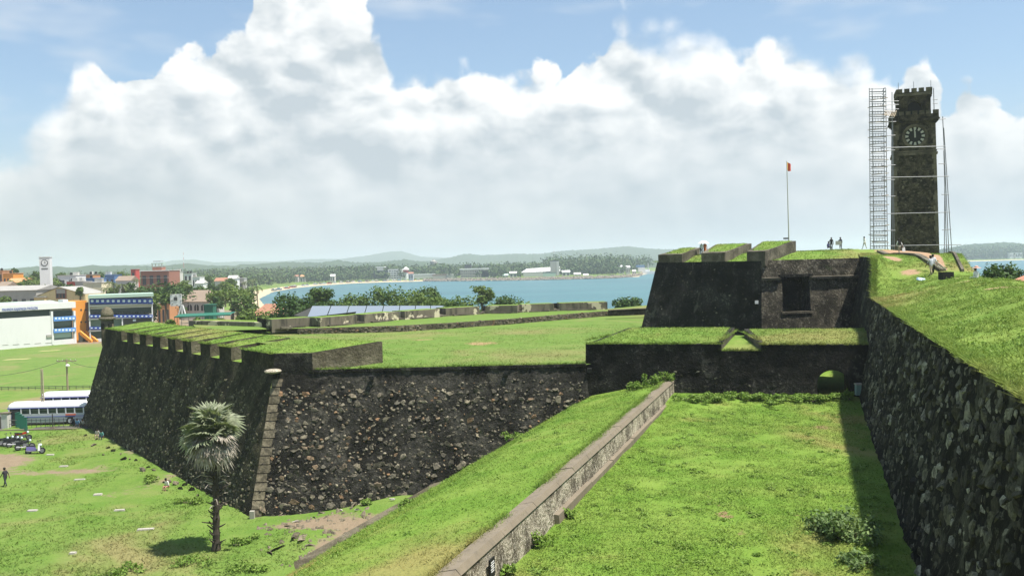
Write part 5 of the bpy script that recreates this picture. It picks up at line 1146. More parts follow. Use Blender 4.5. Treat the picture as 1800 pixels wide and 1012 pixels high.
# pavilion with blue banners
A, B = PZ(155, 601, G), PZ(270, 595, G); p2 = empty('banner_pavilion', A, 'three-storey pavilion with blue banners and pale green roof', 'pavilion'); f = Facade(A, B, p2)
f.rect('rear_block', 'greywall', 156, 521, 268, 600, -2.5, 9)
f.rect('roof_edge', 'greenroof', 155, 517, 269.8, 522.5, 1.2, 12)
for x in (156.5, 214.5, 267): f.rect('column', 'white', x, 520 if x != 214.5 else 557, x + 2.2, 601, .3, .6)
for y0, y1 in ((534.6, 536.6), (558, 559.8), (578.5, 580.2), (593, 600)): f.rect('floor_beam', 'white', 155.5, y0, 269.5, y1, .22, 1.4)
for y0, y1, mm in ((536.6, 553, 'glass'), (559.8, 574, 'greenglass'), (580.2, 593, 'glass')): f.rect('window', mm, 158.5, y0, 267, y1, -1.0, .3)
f.rect('ceiling_panel', 'palewall', 158.5, 536.8, 267, 541.5, -.7, .2); f.rect('scoreboard', 'inside', 216.8, 559.9, 266.8, 573, -.3, .4); f.rect('score_screen', 'bannermark', 233.5, 561, 239, 564.5, -.2, .2)
for y0, y1, n_, x1 in ((524.2, 534, 12, 268.5), (553, 558.2, 15, 268.5), (574, 578.6, 15, 268.5)):
    w = (x1 - 157.5) / n_
    for k in range(n_):
        bn = f.rect('banner', 'banner', 157.5 + k * w, y0, 157.5 + (k + 1) * w - .25, y1, .55, .25)
        f.rect('banner_print', 'bannermark', 157.5 + (k + .25) * w, y0 + (y1 - y0) * .28, 157.5 + (k + .74) * w, y0 + (y1 - y0) * .68, .59, .05, bn)
rs = np.random.default_rng(2)
sp0 = MB()
for k in range(40): x = 160 + rs.random() * 104; q = f.at(x, 551, -.4); sp0.box(q + Vector((0, 0, .1)), (.4, .4, .7))
sp0.build('seat_row', M['inside'], p2)
# ------------------------------------------------------------------ plain buildings of the town
def house(name, label, x0, x1, ytop, Y, wall, roof='flat', roofm='greyroof', rows=2, cols=3, depth=9, base=G, zh=None, win='window', yaw=0, group=None, cat='building', eave=.4, rh=2.2):
    a, b_ = P(x0, ytop, Y), P(x1, ytop, Y); zt = (a.z + b_.z) / 2; w = b_.x - a.x; root = empty(name, ((a.x + b_.x) / 2, Y, base), label, cat, group, R(yaw)); h = zt - base
    hw_ = h if roof == 'flat' else max(1.5, h - rh)
    MB().box((0, depth / 2, hw_ / 2), (w, depth, hw_)).build('wall', M[wall], root)
    if roof == 'flat': MB().box((0, depth / 2, h + .12), (w + .4, depth + .4, .24)).build('roof', M[roofm], root)
    elif roof == 'gable':
        e = eave; MB().add([(-w / 2 - e, -e, hw_), (w / 2 + e, -e, hw_), (w / 2 + e, depth + e, hw_), (-w / 2 - e, depth + e, hw_), (-w / 2 - e, depth / 2, h), (w / 2 + e, depth / 2, h)], [(0, 1, 5, 4), (2, 3, 4, 5), (1, 2, 5), (3, 0, 4), (3, 2, 1, 0)]).build('roof', M[roofm], root)
    else:
        e = eave; q = min(w * .3, depth * .5); MB().add([(-w / 2 - e, -e, hw_), (w / 2 + e, -e, hw_), (w / 2 + e, depth + e, hw_), (-w / 2 - e, depth + e, hw_), (-w / 2 + q, depth / 2, h), (w / 2 - q, depth / 2, h)], [(0, 1, 5, 4), (2, 3, 4, 5), (1, 2, 5), (3, 0, 4), (3, 2, 1, 0)]).build('roof', M[roofm], root)
    hs = random.Random(int(abs(x0) * 13 + ytop))
    if roof == 'flat' and w > 3.5 and base > 3:
        for _ in range(hs.randint(1, 3)): x_ = hs.uniform(-w * .38, w * .38); y_ = hs.uniform(1.5, depth - 1.5); (MB().lathe((x_, y_, h + .24), [(.55, 0), (.6, .5), (.5, 1.1), (.15, 1.25)], 10).build('water_tank', M['black'], root) if hs.random() < .5 else MB().box((x_, y_, h + .9), (hs.uniform(1.2, 2.4), 1.8, 1.4)).build('roof_room', M[hs.choice(('palewall', 'greywall'))], root))
        MB().tube((-w * .3, 1, h), (-w * .3, 1, h + hs.uniform(1.8, 3.2)), .04, n=5).build('aerial', M['darkmetal'], root)
    for r in range(rows):
        for c in range(cols):
            cw = w / cols; rh_ = hw_ / rows; wn = MB().box((-w / 2 + (c + .5) * cw, -.03, (r + .55) * rh_), (cw * .5, .12, rh_ * .45)).build('window', M[win], root)
            if hw_ < 14 and cols < 6: MB().box((-w / 2 + (c + .5) * cw, -.1, (r + .3) * rh_), (cw * .6, .2, .12)).build('sill', M['palewall'], wn)
    return root
# yellow gabled hall
A, B = P(66, 520, 300), P(150, 516, 300); A.z = B.z = G; yh_ = empty('yellow_hall', A, 'yellow gabled hall with arched window behind the white pavilion', 'building'); f = Facade(A, B, yh_)
a, b_, pk = f.at(64, 521), f.at(150, 517), f.at(104, 504.5); bk = Vector((0, 16, 0)); mb = MB()
lo = Vector((a.x, a.y, 0)); ro = Vector((b_.x, b_.y, 0)); mb.add([lo, ro, b_, pk, a, lo + bk, ro + bk, b_ + bk, pk + bk, a + bk], [(0, 1, 2, 3, 4), (1, 6, 7, 2), (5, 0, 4, 9)]); mb.build('wall', M['yellowwall'], yh_)
up3 = Vector((0, -.5, .15)); MB().add([a + up3, pk + up3, pk + bk, a + bk], [(0, 1, 2, 3)]).add([pk + up3, b_ + up3, b_ + bk, pk + bk], [(0, 1, 2, 3)]).build('roof', M['greyroof'], yh_)
f.rect('window_surround', 'brick', 98, 509, 117, 525, .1, .3); f.rect('window_arch', 'greywall', 99.5, 507.5, 115, 515.5, .15, .3)
for x in (99.5, 105, 110.5): f.rect('window', 'window', x, 516.2, x + 4, 523.5, .2, .3)
f.rect('porch', 'yellowwall', 64, 522, 82, 532, 1.5, 2); f.rect('porch_roof', 'greyroof', 63, 521, 83, 522.6, 2, 3)
house('grey_shed', 'long grey sheet-roofed shed at the left edge of the town', -40, 63, 503, 320, 'greywall', 'gable', 'greyroof', 1, 7, 20, rh=1.6)
house('cream_block', 'plain cream block wall right of the yellow hall', 146, 178.5, 497, 330, 'cream', 'flat', 'palewall', 0, 0, 8)
house('sign_building', 'white building with a long sign band above a dark shopfront', 101, 133, 484.5, 420, 'white', 'flat', 'palewall', 2, 2, 10)
house('terracotta_building', 'terracotta flat building beside the sign band building', 133, 160, 483, 440, 'orangewall', 'flat', 'greyroof', 2, 4, 10)
house('red_shop', 'low red fronted shop above the yellow hall', 117, 133, 495, 380, 'redwall', 'flat', 'greyroof', 1, 2, 8)
house('shutter_shop', 'grey shuttered shop next to the red shop', 132, 146, 495.5, 378, 'greywall', 'flat', 'greyroof', 2, 2, 8)
house('blue_building', 'long blue building left of the coconut palms', 151, 171, 489.5, 400, 'bluewall', 'flat', 'bluewall', 1, 4, 9)
house('blue_tower_block', 'taller blue block behind the coconut palms', 184, 201, 483.5, 430, 'bluewall', 'flat', 'bluewall', 2, 2, 8)
house('orange_building', 'orange flats at the far left edge', -14, 4, 476.5, 430, 'orangewall', 'flat', 'orangewall', 3, 3, 9)
house('orange_terrace', 'orange terrace building right of the orange flats', 5, 23, 481, 425, 'orange', 'flat', 'orangewall', 2, 3, 9)
house('orange_roof_house', 'low house with a sloping orange roof below the flats', 8, 39, 489, 400, 'palewall', 'gable', 'orangewall', 1, 4, 12, rh=2.5)
house('brown_house', 'small grey-brown house below the orange terrace', -6, 12, 495, 370, 'greywall', 'gable', 'brownroof', 1, 2, 8)
house('pink_house', 'pinkish plastered house right of the blue block', 203, 229, 485, 420, 'palewall', 'gable', 'brownroof', 2, 3, 9)
house('red_tower_house', 'narrow red tower house left of the brick building', 230, 238, 474, 450, 'redwall', 'flat', 'redwall', 3, 1, 5)
bb = house('brick_building', 'big red brick building with white bands and rooftop canopy', 247, 297, 476, 430, 'brick', 'flat', 'palewall', 2, 4, 14)
def on(root, Y, name, mat, x0, y0, x1, y1, d=4, dy=2): a, b_ = P(x0, y1, Y), P(x1, y0, Y); c = (a + b_) / 2 - root.location; MB().box((c.x, dy + d / 2, c.z), (b_.x - a.x, d, b_.z - a.z)).build(name, M[mat], root)
on(bb, 430, 'white_band', 'white', 247, 487.5, 297, 489, 1, -1.1); on(bb, 430, 'white_band', 'white', 246, 475.2, 297.5, 477, 1, -1.2); on(bb, 430, 'penthouse', 'brick', 265, 469, 281, 476, 5); on(bb, 430, 'canopy_roof', 'greenroof', 262.5, 462, 283, 464); on(bb, 430, 'canopy_top', 'greyroof', 266, 458.5, 279, 460)
for x in (264, 270, 276, 281): on(bb, 430, 'canopy_post', 'greywall', x, 463.5, x + .8, 470, .3)
house('hill_house', 'white stepped house on the slope right of the brick building', 323, 337, 481, 520, 'white', 'flat', 'palewall', 3, 2, 8)
house('hill_villa', 'white villa beside the stepped house', 338, 351, 487, 515, 'white', 'flat', 'palewall', 2, 3, 8)
house('low_white_house', 'low white house with pale gabled roof below the stepped house', 344, 357, 493, 500, 'white', 'gable', 'palewall', 1, 2, 7, rh=1.5)
house('veranda_house', 'pale house with veranda immediately right of the brick building', 299, 312, 478, 480, 'palewall', 'flat', 'palewall', 3, 2, 8)
house('red_roof_house', 'small house with red roof above the rain tree', 377, 395, 488, 540, 'palewall', 'gable', 'redroof', 1, 2, 8, rh=2)
house('white_gable_house', 'white house among trees above the rain tree crown', 400, 414, 484, 560, 'white', 'gable', 'palewall', 2, 2, 8, rh=2)
house('square_hut', 'little grey square hut left of the bay', 418, 429, 489, 570, 'greywall', 'flat', 'palewall', 1, 1, 6)
house('corner_house', 'grey house with brown roof at the far left below the flats', -30, 3, 500, 345, 'greywall', 'gable', 'brownroof', 1, 3, 9)
# white clock tower of the town
c = P(80, 452.5, 385); wt = 16.5 / FPX * 385; ct = empty('white_clock_tower', (c.x, 385, G), 'slender white modern clock tower rising above the town', 'clock tower', rz=R(14)); h = c.z - G
MB().box((0, 0, h / 2), (wt, wt, h)).build('shaft', M['white'], ct); MB().box((0, 0, h + .1), (wt + .3, wt + .3, .3)).build('cap', M['palewall'], ct)
for rz in (0, -math.pi / 2):
    fr_ = MB(); n = 8; vs = [(1.45 * math.cos(2 * math.pi * (k + .5) / n), -wt / 2 - .1, h - 2.3 + 1.45 * math.sin(2 * math.pi * (k + .5) / n)) for k in range(n)]; fr_.add(vs + [(v[0], v[1] + .2, v[2]) for v in vs], [tuple(range(n))] + [(k, k + n, (k + 1) % n + n, (k + 1) % n) for k in range(n)]); o = fr_.build('dial_frame', M['window'], ct); o.rotation_euler = (0, 0, rz)
    dl = MB(); vs = [(1.1 * math.cos(2 * math.pi * k / 20), -wt / 2 - .14, h - 2.3 + 1.1 * math.sin(2 * math.pi * k / 20)) for k in range(20)]; dl.add(vs, [tuple(range(20))]); d_ = dl.build('dial', M['white'], ct); d_.rotation_euler = (0, 0, rz)
    for an, l in ((.3, .8), (1.2, .55)): MB().tube((0, -wt / 2 - .18, h - 2.3), (l * math.sin(an), -wt / 2 - .18, h - 2.3 + l * math.cos(an)), .08, n=5).build('clock_hand', M['black'], d_)
    o = MB().box((0, -wt / 2 - .03, h - 4.8), (wt * .62, .12, .35)).build('slot', M['window'], ct); o.rotation_euler = (0, 0, rz)
MB().box((0, -wt / 2 - .03, h - 12.2), (wt * .7, .12, .4)).build('slot', M['window'], ct)
# colonial building with arches
A, B = P(298, 560, 300), P(372, 560, 300); A.z = B.z = G; cb_ = empty('arcade_building', A, 'pale building with brown hipped roof and row of arched windows', 'building'); f = Facade(A, B, cb_)
f.rect('wall', 'palewall', 318, 529.5, 374, 562, 0, 12); f.rect('side_wing', 'greywall', 296, 529, 318, 562, -2, 10)
a, b_ = f.at(314, 530, .6), f.at(377, 530, .6); r0, r1 = f.at(327, 511, -6), f.at(357, 510.5, -6); bk = Vector((0, 13, 0)); MB().add([a, b_, b_ + bk, a + bk, r0, r1], [(0, 1, 5, 4), (1, 2, 5), (2, 3, 4, 5), (3, 0, 4)]).build('roof', M['brownroof'], cb_)
for x in (329.5, 341.5, 353.5, 365.5):
    c = f.at(x + 4, 539, .05); n = 9; w = 4.1 / FPX * 300; lowz = f.at(x, 546).z; vs = [Vector((c.x - w, c.y, lowz)), Vector((c.x + w, c.y, lowz))] + [Vector((c.x + w * math.cos(math.pi * k / n), c.y, c.z + w * math.sin(math.pi * k / n))) for k in range(n + 1)]
    wn = MB().add(vs, [tuple(range(len(vs)))]).build('arched_window', M['window'], cb_)
    MB().box((c.x, c.y - .05, (lowz + c.z + w) / 2), (.12, .08, c.z + w - lowz)).build('mullion', M['white'], wn)
house('roadside_block', 'orange and yellow roadside shop left of the hoarding', 276, 298, 533, 290, 'orangewall', 'flat', 'greyroof', 1, 3, 8)
# hoarding
hb_ = empty('hoarding', P(310, 556, 262), 'white patchy hoarding raised on splayed white legs', 'hoarding'); hb_.location.z = G; a, b_ = P(300, 538, 262) - hb_.location, P(319, 516.5, 262) - hb_.location
MB().box(((a.x + b_.x) / 2, 0, (a.z + b_.z) / 2), (b_.x - a.x, .3, b_.z - a.z)).build('board', M['white'], hb_); c = P(309, 525, 262) - hb_.location; MB().box((c.x, -.2, c.z), (1.0, .1, 1.0)).build('emblem', M['window'], hb_)
for k in range(9): q = P(301.5 + (k % 3) * 8 + (k // 3), 518 + (k // 3) * 8 + (k % 2) * 2, 262) - hb_.location; MB().box((q.x, -.19, q.z), (.5, .06, .3), 0).build('emblem', M['greywall'], hb_)
for x0, x1 in ((319, 313), (320, 320), (321, 327)): MB().tube(P(x0, 536, 262) - hb_.location, P(x1, 556, 262) - hb_.location, .22, n=6).build('leg', M['white'], hb_)
# green awning fence and cabin
gf = empty('green_awning', P(355, 553, 250), 'long green mesh awning behind the bastion', 'awning'); gf.location.z = G
a, b_ = P(306, 556.5, 250) - gf.location, P(405, 552.5, 250) - gf.location; MB().add([a, b_, b_ + Vector((0, 5, .5)), a + Vector((0, 5, .5))], [(0, 1, 2, 3)]).build('mesh_roof', M['green'], gf); MB().add([a, b_, b_ - Vector((0, 0, .3)), a - Vector((0, 0, .3))], [(3, 2, 1, 0)]).build('valance', M['green'], gf)
for k in range(9): q = a.lerp(b_, k / 8); MB().tube((q.x, q.y + .3, 0), (q.x, q.y + .3, q.z), .08, n=6).build('post', M['metal'], gf)
gc = empty('green_cabin', P(367, 551, 258), 'small dark green cabin beside the arched windows', 'cabin'); gc.location.z = G; a, b_ = P(359, 551, 258) - gc.location, P(374, 536, 258) - gc.location
MB().box((0, 1.5, b_.z / 2), (b_.x - a.x, 3, b_.z)).build('wall', M['green'], gc); MB().box((0, 1.5, b_.z + .1), (b_.x - a.x + .4, 3.4, .2)).build('roof', M['green'], gc)
# blue-grey long shed behind the far parapet
bs = empty('blue_shed', P(660, 553, 176), 'long shed with blue-grey sheet roof beyond the far parapet', 'shed'); bs.location.z = G
r0, r1, e0, e1 = (P(549, 538, 178) - bs.location, P(783, 537, 206) - bs.location, P(541, 556, 170) - bs.location, P(783, 552, 198) - bs.location); r0 = P(549, 537.5, 176) - bs.location
dn = (Vector((r1.x - r0.x, r1.y - r0.y, 0))).normalized()
for k in range(8):
    a, b_ = r0.lerp(r1, k / 8), r0.lerp(r1, (k + 1) / 8 - .006); c, d = e0.lerp(e1, k / 8), e0.lerp(e1, (k + 1) / 8 - .006); MB().add([c, d, b_, a, c - Vector((0, 0, .12)), d - Vector((0, 0, .12)), b_ - Vector((0, 0, .12)), a - Vector((0, 0, .12))], [(0, 1, 2, 3), (4, 7, 6, 5), (0, 4, 5, 1), (1, 5, 6, 2), (0, 3, 7, 4)]).build('roof_panel', M['blueroof'], bs)
n_ = Vector((-dn.y, dn.x, 0)); mb = MB()
mb.add([(e0.x, e0.y, 0), (e1.x, e1.y, 0), (e1.x, e1.y, e1.z - .2), (e0.x, e0.y, e0.z - .2)], [(0, 1, 2, 3)]); g2 = r0 + n_ * 6; mb.add([(e0.x, e0.y, 0), (e0.x, e0.y, e0.z - .2), (r0.x, r0.y, r0.z - .2), (g2.x, g2.y, e0.z - .2), (g2.x, g2.y, 0)], [(0, 1, 2, 3, 4)]); mb.build('wall', M['inside'], bs)
q0, q1 = r0 + n_ * 6, r1 + n_ * 6; MB().add([r0, r1, (q1.x, q1.y, e1.z), (q0.x, q0.y, e0.z)], [(0, 1, 2, 3)]).build('rear_roof', M['blueroof'], bs)
house('red_tiled_lodge', 'small lodge with red tiled roof left of the dark round tree', 443, 492, 535, 215, 'palewall', 'hip', 'redroof', 1, 4, 9, rh=2.6)
# ------------------------------------------------------------------ trees between fort and bay
tl = [(512, 511, 34, 190, 'dark round leafy tree left of the blue-grey shed', 'leafd', 2200), (548, 528, 24, 186, 'small dark tree hugging the dark round tree', 'leafd', 1200), (563, 503.5, 22, 215, 'upright green tree just behind the left end of the blue-grey shed', 'leaf', 1500), (618, 514, 27, 220, 'low spreading tree behind the middle of the blue-grey shed', 'leaf', 1300),
      (668, 499.5, 42, 225, 'broad layered green tree behind the blue-grey shed, largest of its row', 'leaf', 2600), (722, 511, 40, 215, 'light green spreading tree right of the largest tree', 'leafl', 2200), (748, 500, 27, 235, 'peaked green tree behind the light green spreading tree', 'leaf', 1500), (778, 520, 18, 220, 'thin greyish tree right of the light green tree', 'leafl', 500),
      (815, 517, 33, 215, 'feathery grey-green tree above the parapet middle', 'leafl', 1200), (847, 500, 19, 218, 'slim feathery tree standing taller than its neighbours', 'leafl', 800), (920, 528, 26, 205, 'low pale tree right of the dark green low tree', 'leafl', 900), (790, 524, 26, 208, 'low bushy tree left of the feathery grey-green tree', 'leaf', 900), (590, 525, 22, 200, 'low leafy tree between the upright tree and the low spreading tree', 'leaf', 900), (886, 517, 32, 210, 'dark green low tree above the patched plaster parapet', 'leafd', 1600), (1103, 520, 27, 190, 'rounded green tree left of the black upper block', 'leafd', 1500),
      (470, 540, 36, 205, 'light green bushy tree in front of the red tiled lodge', 'leafl', 1500), (440, 541, 28, 215, 'pale bushy tree left of the light green bushy tree', 'leafl', 1200), (283, 492, 42, 300, 'large dark shade tree behind the banner pavilion', 'leafd', 2400), (250, 500, 34, 310, 'dark shade tree partly hidden by the banner pavilion roof', 'leafd', 1600), (425, 520, 20, 280, 'dense tree right of the rain tree trunk', 'leaf', 900)]
for k, (x, y, w, Y, lb, mt_, n) in enumerate(tl): tree(x, y, w * 1.35, Y, lb, mt_, n=n, leaf=.7 if Y < 260 else 1.0, seed=k, aspect=.8, clumps=22)
tree(405, 496, 47, 300, 'wide umbrella-shaped rain tree above the green awning', 'leafl', 'rain_tree', n=3200, leaf=.9, seed=40, aspect=.62, clumps=34, umbrella=True, trunk_r=.5)
tree(50, 484.5, 34, 395, 'wide rounded green tree left of the white clock tower', 'leafl', n=1800, leaf=1.1, seed=41, aspect=.6, umbrella=True, clumps=24)
tree(95, 488, 18, 400, 'green tree right of the white clock tower', 'leafl', n=900, leaf=1.1, seed=42)
tree(25, 471, 10, 470, 'dark far tree above the orange flats', 'leafd', n=500, leaf=1.2, seed=43)
tree(5, 520, 16, 300, 'olive bush-like tree before the grey shed', 'leafl', n=800, leaf=.9, seed=44)
for k, (x, y, Y, w, lb) in enumerate([(199, 489, 290, 20, 'tall coconut palm left of its twin behind the banner pavilion'), (215, 494, 285, 15, 'coconut palm right of its twin behind the banner pavilion'), (186, 501, 280, 13, 'short coconut palm beside the cream block'), (451, 499, 300, 14, 'lone coconut palm at the corner of the bay'), (443, 487, 560, 10, 'coconut palm in the haze above the bay corner'), (430, 492, 420, 9, 'small coconut palm right of the rain tree'), (330, 490, 480, 8, 'small coconut palm before the stepped house'), (240, 488, 400, 9, 'coconut palm before the red tower house')]): coconut(x, y, Y, w, lb, seed=k + 3)
for k, (x, y, w, Y, lb) in enumerate([(165, 503, 14, 345, 'tree between the cream block and the banner pavilion'), (228, 496, 16, 350, 'leafy tree below the pink house'), (318, 492, 16, 420, 'leafy tree left of the stepped house'), (352, 500, 20, 400, 'round tree above the brown hipped roof'), (372, 497, 16, 430, 'tree left of the rain tree top'), (300, 500, 14, 360, 'tree below the veranda house'), (140, 505, 9, 300, 'small tree at the right end of the yellow hall'), (435, 505, 16, 420, 'tree at the left corner of the bay'), (395, 494, 14, 470, 'tree below the small red roofed house'), (110, 478, 12, 480, 'distant tree above the sign band building'), (175, 478, 13, 480, 'distant tree behind the blue building'), (215, 476, 12, 490, 'distant tree behind the pink house'), (62, 476, 12, 480, 'distant tree left of the white clock tower'), (310, 476, 10, 500, 'distant tree right of the brick building'), (20, 492, 14, 380, 'tree beside the orange roofed house'), (365, 482, 13, 560, 'distant dark tree right of the white villa'), (342, 506, 10, 330, 'small tree at the left of the hipped roof'), (266, 515, 20, 275, 'dark tree at the right shoulder of the banner pavilion'), (292, 515, 14, 280, 'tree left of the hoarding'), (380, 520, 14, 275, 'dense tree behind the green cabin'), (330, 498, 14, 360, 'tree above the left end of the hipped roof'), (195, 505, 12, 300, 'bushy tree under the coconut palms'), (120, 500, 10, 350, 'small tree below the sign band building'), (78, 500, 12, 345, 'tree at the foot of the white clock tower'), (405, 488, 12, 520, 'distant tree below the white gabled house'), (270, 480, 12, 500, 'distant tree behind the brick building'), (415, 506, 14, 380, 'tree at the right of the rain tree crown')]): tree(x, y, w, Y, lb, ('leaf', 'leafd', 'leafl')[k % 3], n=700, leaf=1.0, seed=500 + k, aspect=.9, clumps=16)
# ------------------------------------------------------------------ far shore
def fbox(root, name, mat, x0, y0, x1, y1, Y, d=10): a, b_ = P(x0, y1, Y), P(x1, y0, Y); c = (a + b_) / 2 - root.location; return MB().box((c.x, d / 2, c.z), (b_.x - a.x, d, b_.z - a.z)).build(name, M[mat], root)
def fthing(name, label, px, Y, cat='building', group=None): q = P(px, 490, Y); return empty(name, (q.x, Y, 1.5), label, cat, group)
o = fthing('shore_hotel', 'white and blue-glass hotel on the far beach', 682, 1290); fbox(o, 'glass_wing', 'glass', 657, 475.5, 682, 490, 1290, 14); fbox(o, 'white_wing', 'white', 682, 473, 706, 492, 1288, 14); fbox(o, 'roof_cap', 'white', 660, 468.5, 676, 470.5, 1290, 14); fbox(o, 'roof_house', 'palewall', 663, 470.5, 673, 475.5, 1291, 8)
for r in range(4):
    for k in range(5): fbox(o, 'window', 'window', 683 + k * 4.6, 475 + r * 4.1, 686.2 + k * 4.6, 477.4 + r * 4.1, 1287.5, 1)
    for k in range(4): fbox(o, 'window', 'greywall', 658.5 + k * 6, 477 + r * 3.1, 663 + k * 6, 477.7 + r * 3.1, 1289.5, 1)
o = fthing('beach_tower', 'round white tower with red band beside the shore hotel', 714, 1295, 'tower'); q = P(714, 490, 1295); R_ = 4 / FPX * 1295; zt = P(714, 468, 1295).z - 1.5
MB().lathe((0, 0, 0), [(R_, 0), (R_, zt * .55)], 12).build('shaft', M['white'], o); MB().lathe((0, 0, zt * .55), [(R_ * 1.1, 0), (R_ * 1.1, zt * .2)], 12).build('band', M['redwall'], o); MB().lathe((0, 0, zt * .76), [(R_ * 1.5, 0), (R_ * 1.4, .6), (R_ * .3, zt * .2)], 12).build('roof', M['white'], o)
o = fthing('water_tower', 'grey concrete water tower above the far shore', 763, 1420, 'water tower'); s_ = 1420 / FPX; zt = P(763, 457, 1420).z - 1.5; zb_ = P(763, 466, 1420).z - 1.5
MB().lathe((0, 0, 0), [(3.2 * s_, 0), (2.2 * s_, zb_ * .6), (2.6 * s_, zb_)], 12).build('stem', M['greywall'], o); MB().lathe((0, 0, zb_ - 1), [(2.6 * s_, 0), (6.3 * s_, 3), (6.3 * s_, zt - zb_ - 1), (2.6 * s_, zt - zb_), (1.6 * s_, zt - zb_ + 2)], 14).build('tank', M['greywall'], o)
o = fthing('shore_block', 'broad shore block with white overhanging roof and dark roof room', 834, 1260); fbox(o, 'wall', 'greywall', 810, 474, 860, 490, 1262, 14); fbox(o, 'side_bay', 'palewall', 846, 475, 859, 490, 1260, 4); fbox(o, 'roof', 'white', 807.5, 471, 862, 474.4, 1258, 20); fbox(o, 'roof_room', 'window', 817, 465, 828.5, 471.3, 1264, 8)
for r in range(3):
    for k in range(9): fbox(o, 'window', 'window', 811 + k * 3.9, 476 + r * 4.2, 813.4 + k * 3.9, 478.2 + r * 4.2, 1261.4, 1)
o = fthing('long_white_hall', 'long low white hall left of the shore block', 745, 1290); fbox(o, 'wall', 'palewall', 727, 484, 762, 489, 1291, 10); fbox(o, 'roof', 'white', 725, 481, 764, 484, 1290, 12)
o = fthing('dark_roof_hall', 'dark roofed hall beneath the water tower', 775, 1275); fbox(o, 'wall', 'greywall', 761, 484, 790, 491, 1276, 10); fbox(o, 'roof', 'brownroof', 760, 481.5, 791, 485, 1275, 12)
o = fthing('white_boathouse', 'small white boathouse right of the dark roofed hall', 795, 1270); fbox(o, 'wall', 'palewall', 786, 484, 803, 489, 1271, 8); fbox(o, 'roof', 'white', 785, 481.5, 804, 484, 1270, 10)
o = fthing('port_warehouse', 'long white port warehouse beside the dark tower', 950, 1230, 'warehouse'); fbox(o, 'wall', 'palewall', 920, 478, 982, 486, 1232, 16); a, b_ = P(916, 479, 1230) - o.location, P(985, 476, 1230) - o.location; m_ = (a + b_) / 2; MB().add([a, b_, (b_.x, 18, b_.z), (a.x, 18, a.z), (a.x + 8, 8, m_.z + 4.5), (b_.x, 8, m_.z + 6.5)], [(0, 1, 5, 4), (2, 3, 4, 5), (3, 0, 4), (1, 2, 5)]).build('roof', M['white'], o)
o = fthing('port_tower', 'square dark grey silo tower on the port', 975, 1220, 'tower'); fbox(o, 'shaft', 'greywall', 968, 459, 978, 484, 1220, 8); fbox(o, 'light_side', 'palewall', 978, 459, 982.5, 484, 1220.5, 7); fbox(o, 'cap', 'window', 967.5, 457.5, 983, 459.3, 1219.5, 9)
o = fthing('teal_shed', 'low teal shed before the port warehouse', 965, 1200, 'shed'); fbox(o, 'wall', 'greenroof', 955, 480, 977, 487, 1201, 8); fbox(o, 'roof', 'greenglass', 954, 478.3, 978, 480.3, 1200, 10)
o = fthing('blue_crane_house', 'blue and white quay building at the harbour mouth', 1127, 1420); fbox(o, 'wall', 'white', 1122, 470, 1134, 478, 1421, 10); fbox(o, 'roof', 'bluewall', 1119, 465.5, 1133, 470, 1420, 12)
o = fthing('white_ship', 'white ship with tall mast moored at the harbour mouth', 1140, 1400, 'ship'); o.location.z = 0; a, b_ = P(1126, 484, 1400) - o.location, P(1156, 484, 1400) - o.location; a.z = b_.z = 0
MB().add([(a.x, 0, 4.5), (a.x + 4, -4, 0), (b_.x, -4, 0), (b_.x, -4, 4.5), (b_.x, 4, 0), (a.x + 4, 4, 0), (b_.x, 4, 4.5), (a.x + 2, -4, 4.5), (a.x + 2, 4, 4.5)], [(0, 1, 7), (7, 1, 2, 3), (0, 8, 5, 1), (8, 6, 4, 5), (2, 4, 6, 3), (0, 7, 3, 6, 8)]).build('hull', M['white'], o); fbox(o, 'bridge', 'white', 1134, 473, 1142, 480, 1400, 5); fbox(o, 'mast', 'palewall', 1138.6, 462, 1139.8, 474, 1401, .8); fbox(o, 'funnel', 'greywall', 1144, 475, 1147, 480, 1400, 3)
rs = random.Random(9)
for k, (x, y, w, wl, lb) in enumerate([(520, 483, 7, 'redroof', 'reddish roofed house left of its orange neighbour in the far palms'), (532, 483, 8, 'orangewall', 'orange roofed house in the far palms'), (584, 482, 8, 'white', 'white roofed house deep in the far palms'), (888, 481, 11, 'greenroof', 'pale green roofed house right of the shore block'), (902, 477, 13, 'palewall', 'white roofed house between shore block and warehouse'), (995, 475, 14, 'white', 'white house right of the port warehouse'), (1015, 479, 12, 'palewall', 'low pale house on the rocky shore'), (1047, 484, 16, 'redroof', 'long red roofed shed left of its twin on the rocky shore'), (1065, 483, 14, 'redroof', 'long red roofed shed nearer the harbour mouth'), (1092, 466, 9, 'white', 'white house high in the trees above the harbour'), (1104, 467, 7, 'white', 'second white house high in the trees, nearer the ship'), (1115, 474, 6, 'palewall', 'pale hut left of the quay building'), (1030, 481, 9, 'palewall', 'pale fishery hut left of the red roofed sheds'), (722, 478, 8, 'redroof', 'small red roofed house right of the round white tower')]):
    house('shore_house', lb, x - w / 2, x + w / 2, y, 1225 if x < 1085 else 1330, 'palewall', 'gable', wl, 1, 2, 8, base=1.5, group='houses on the far shore', rh=2.4)
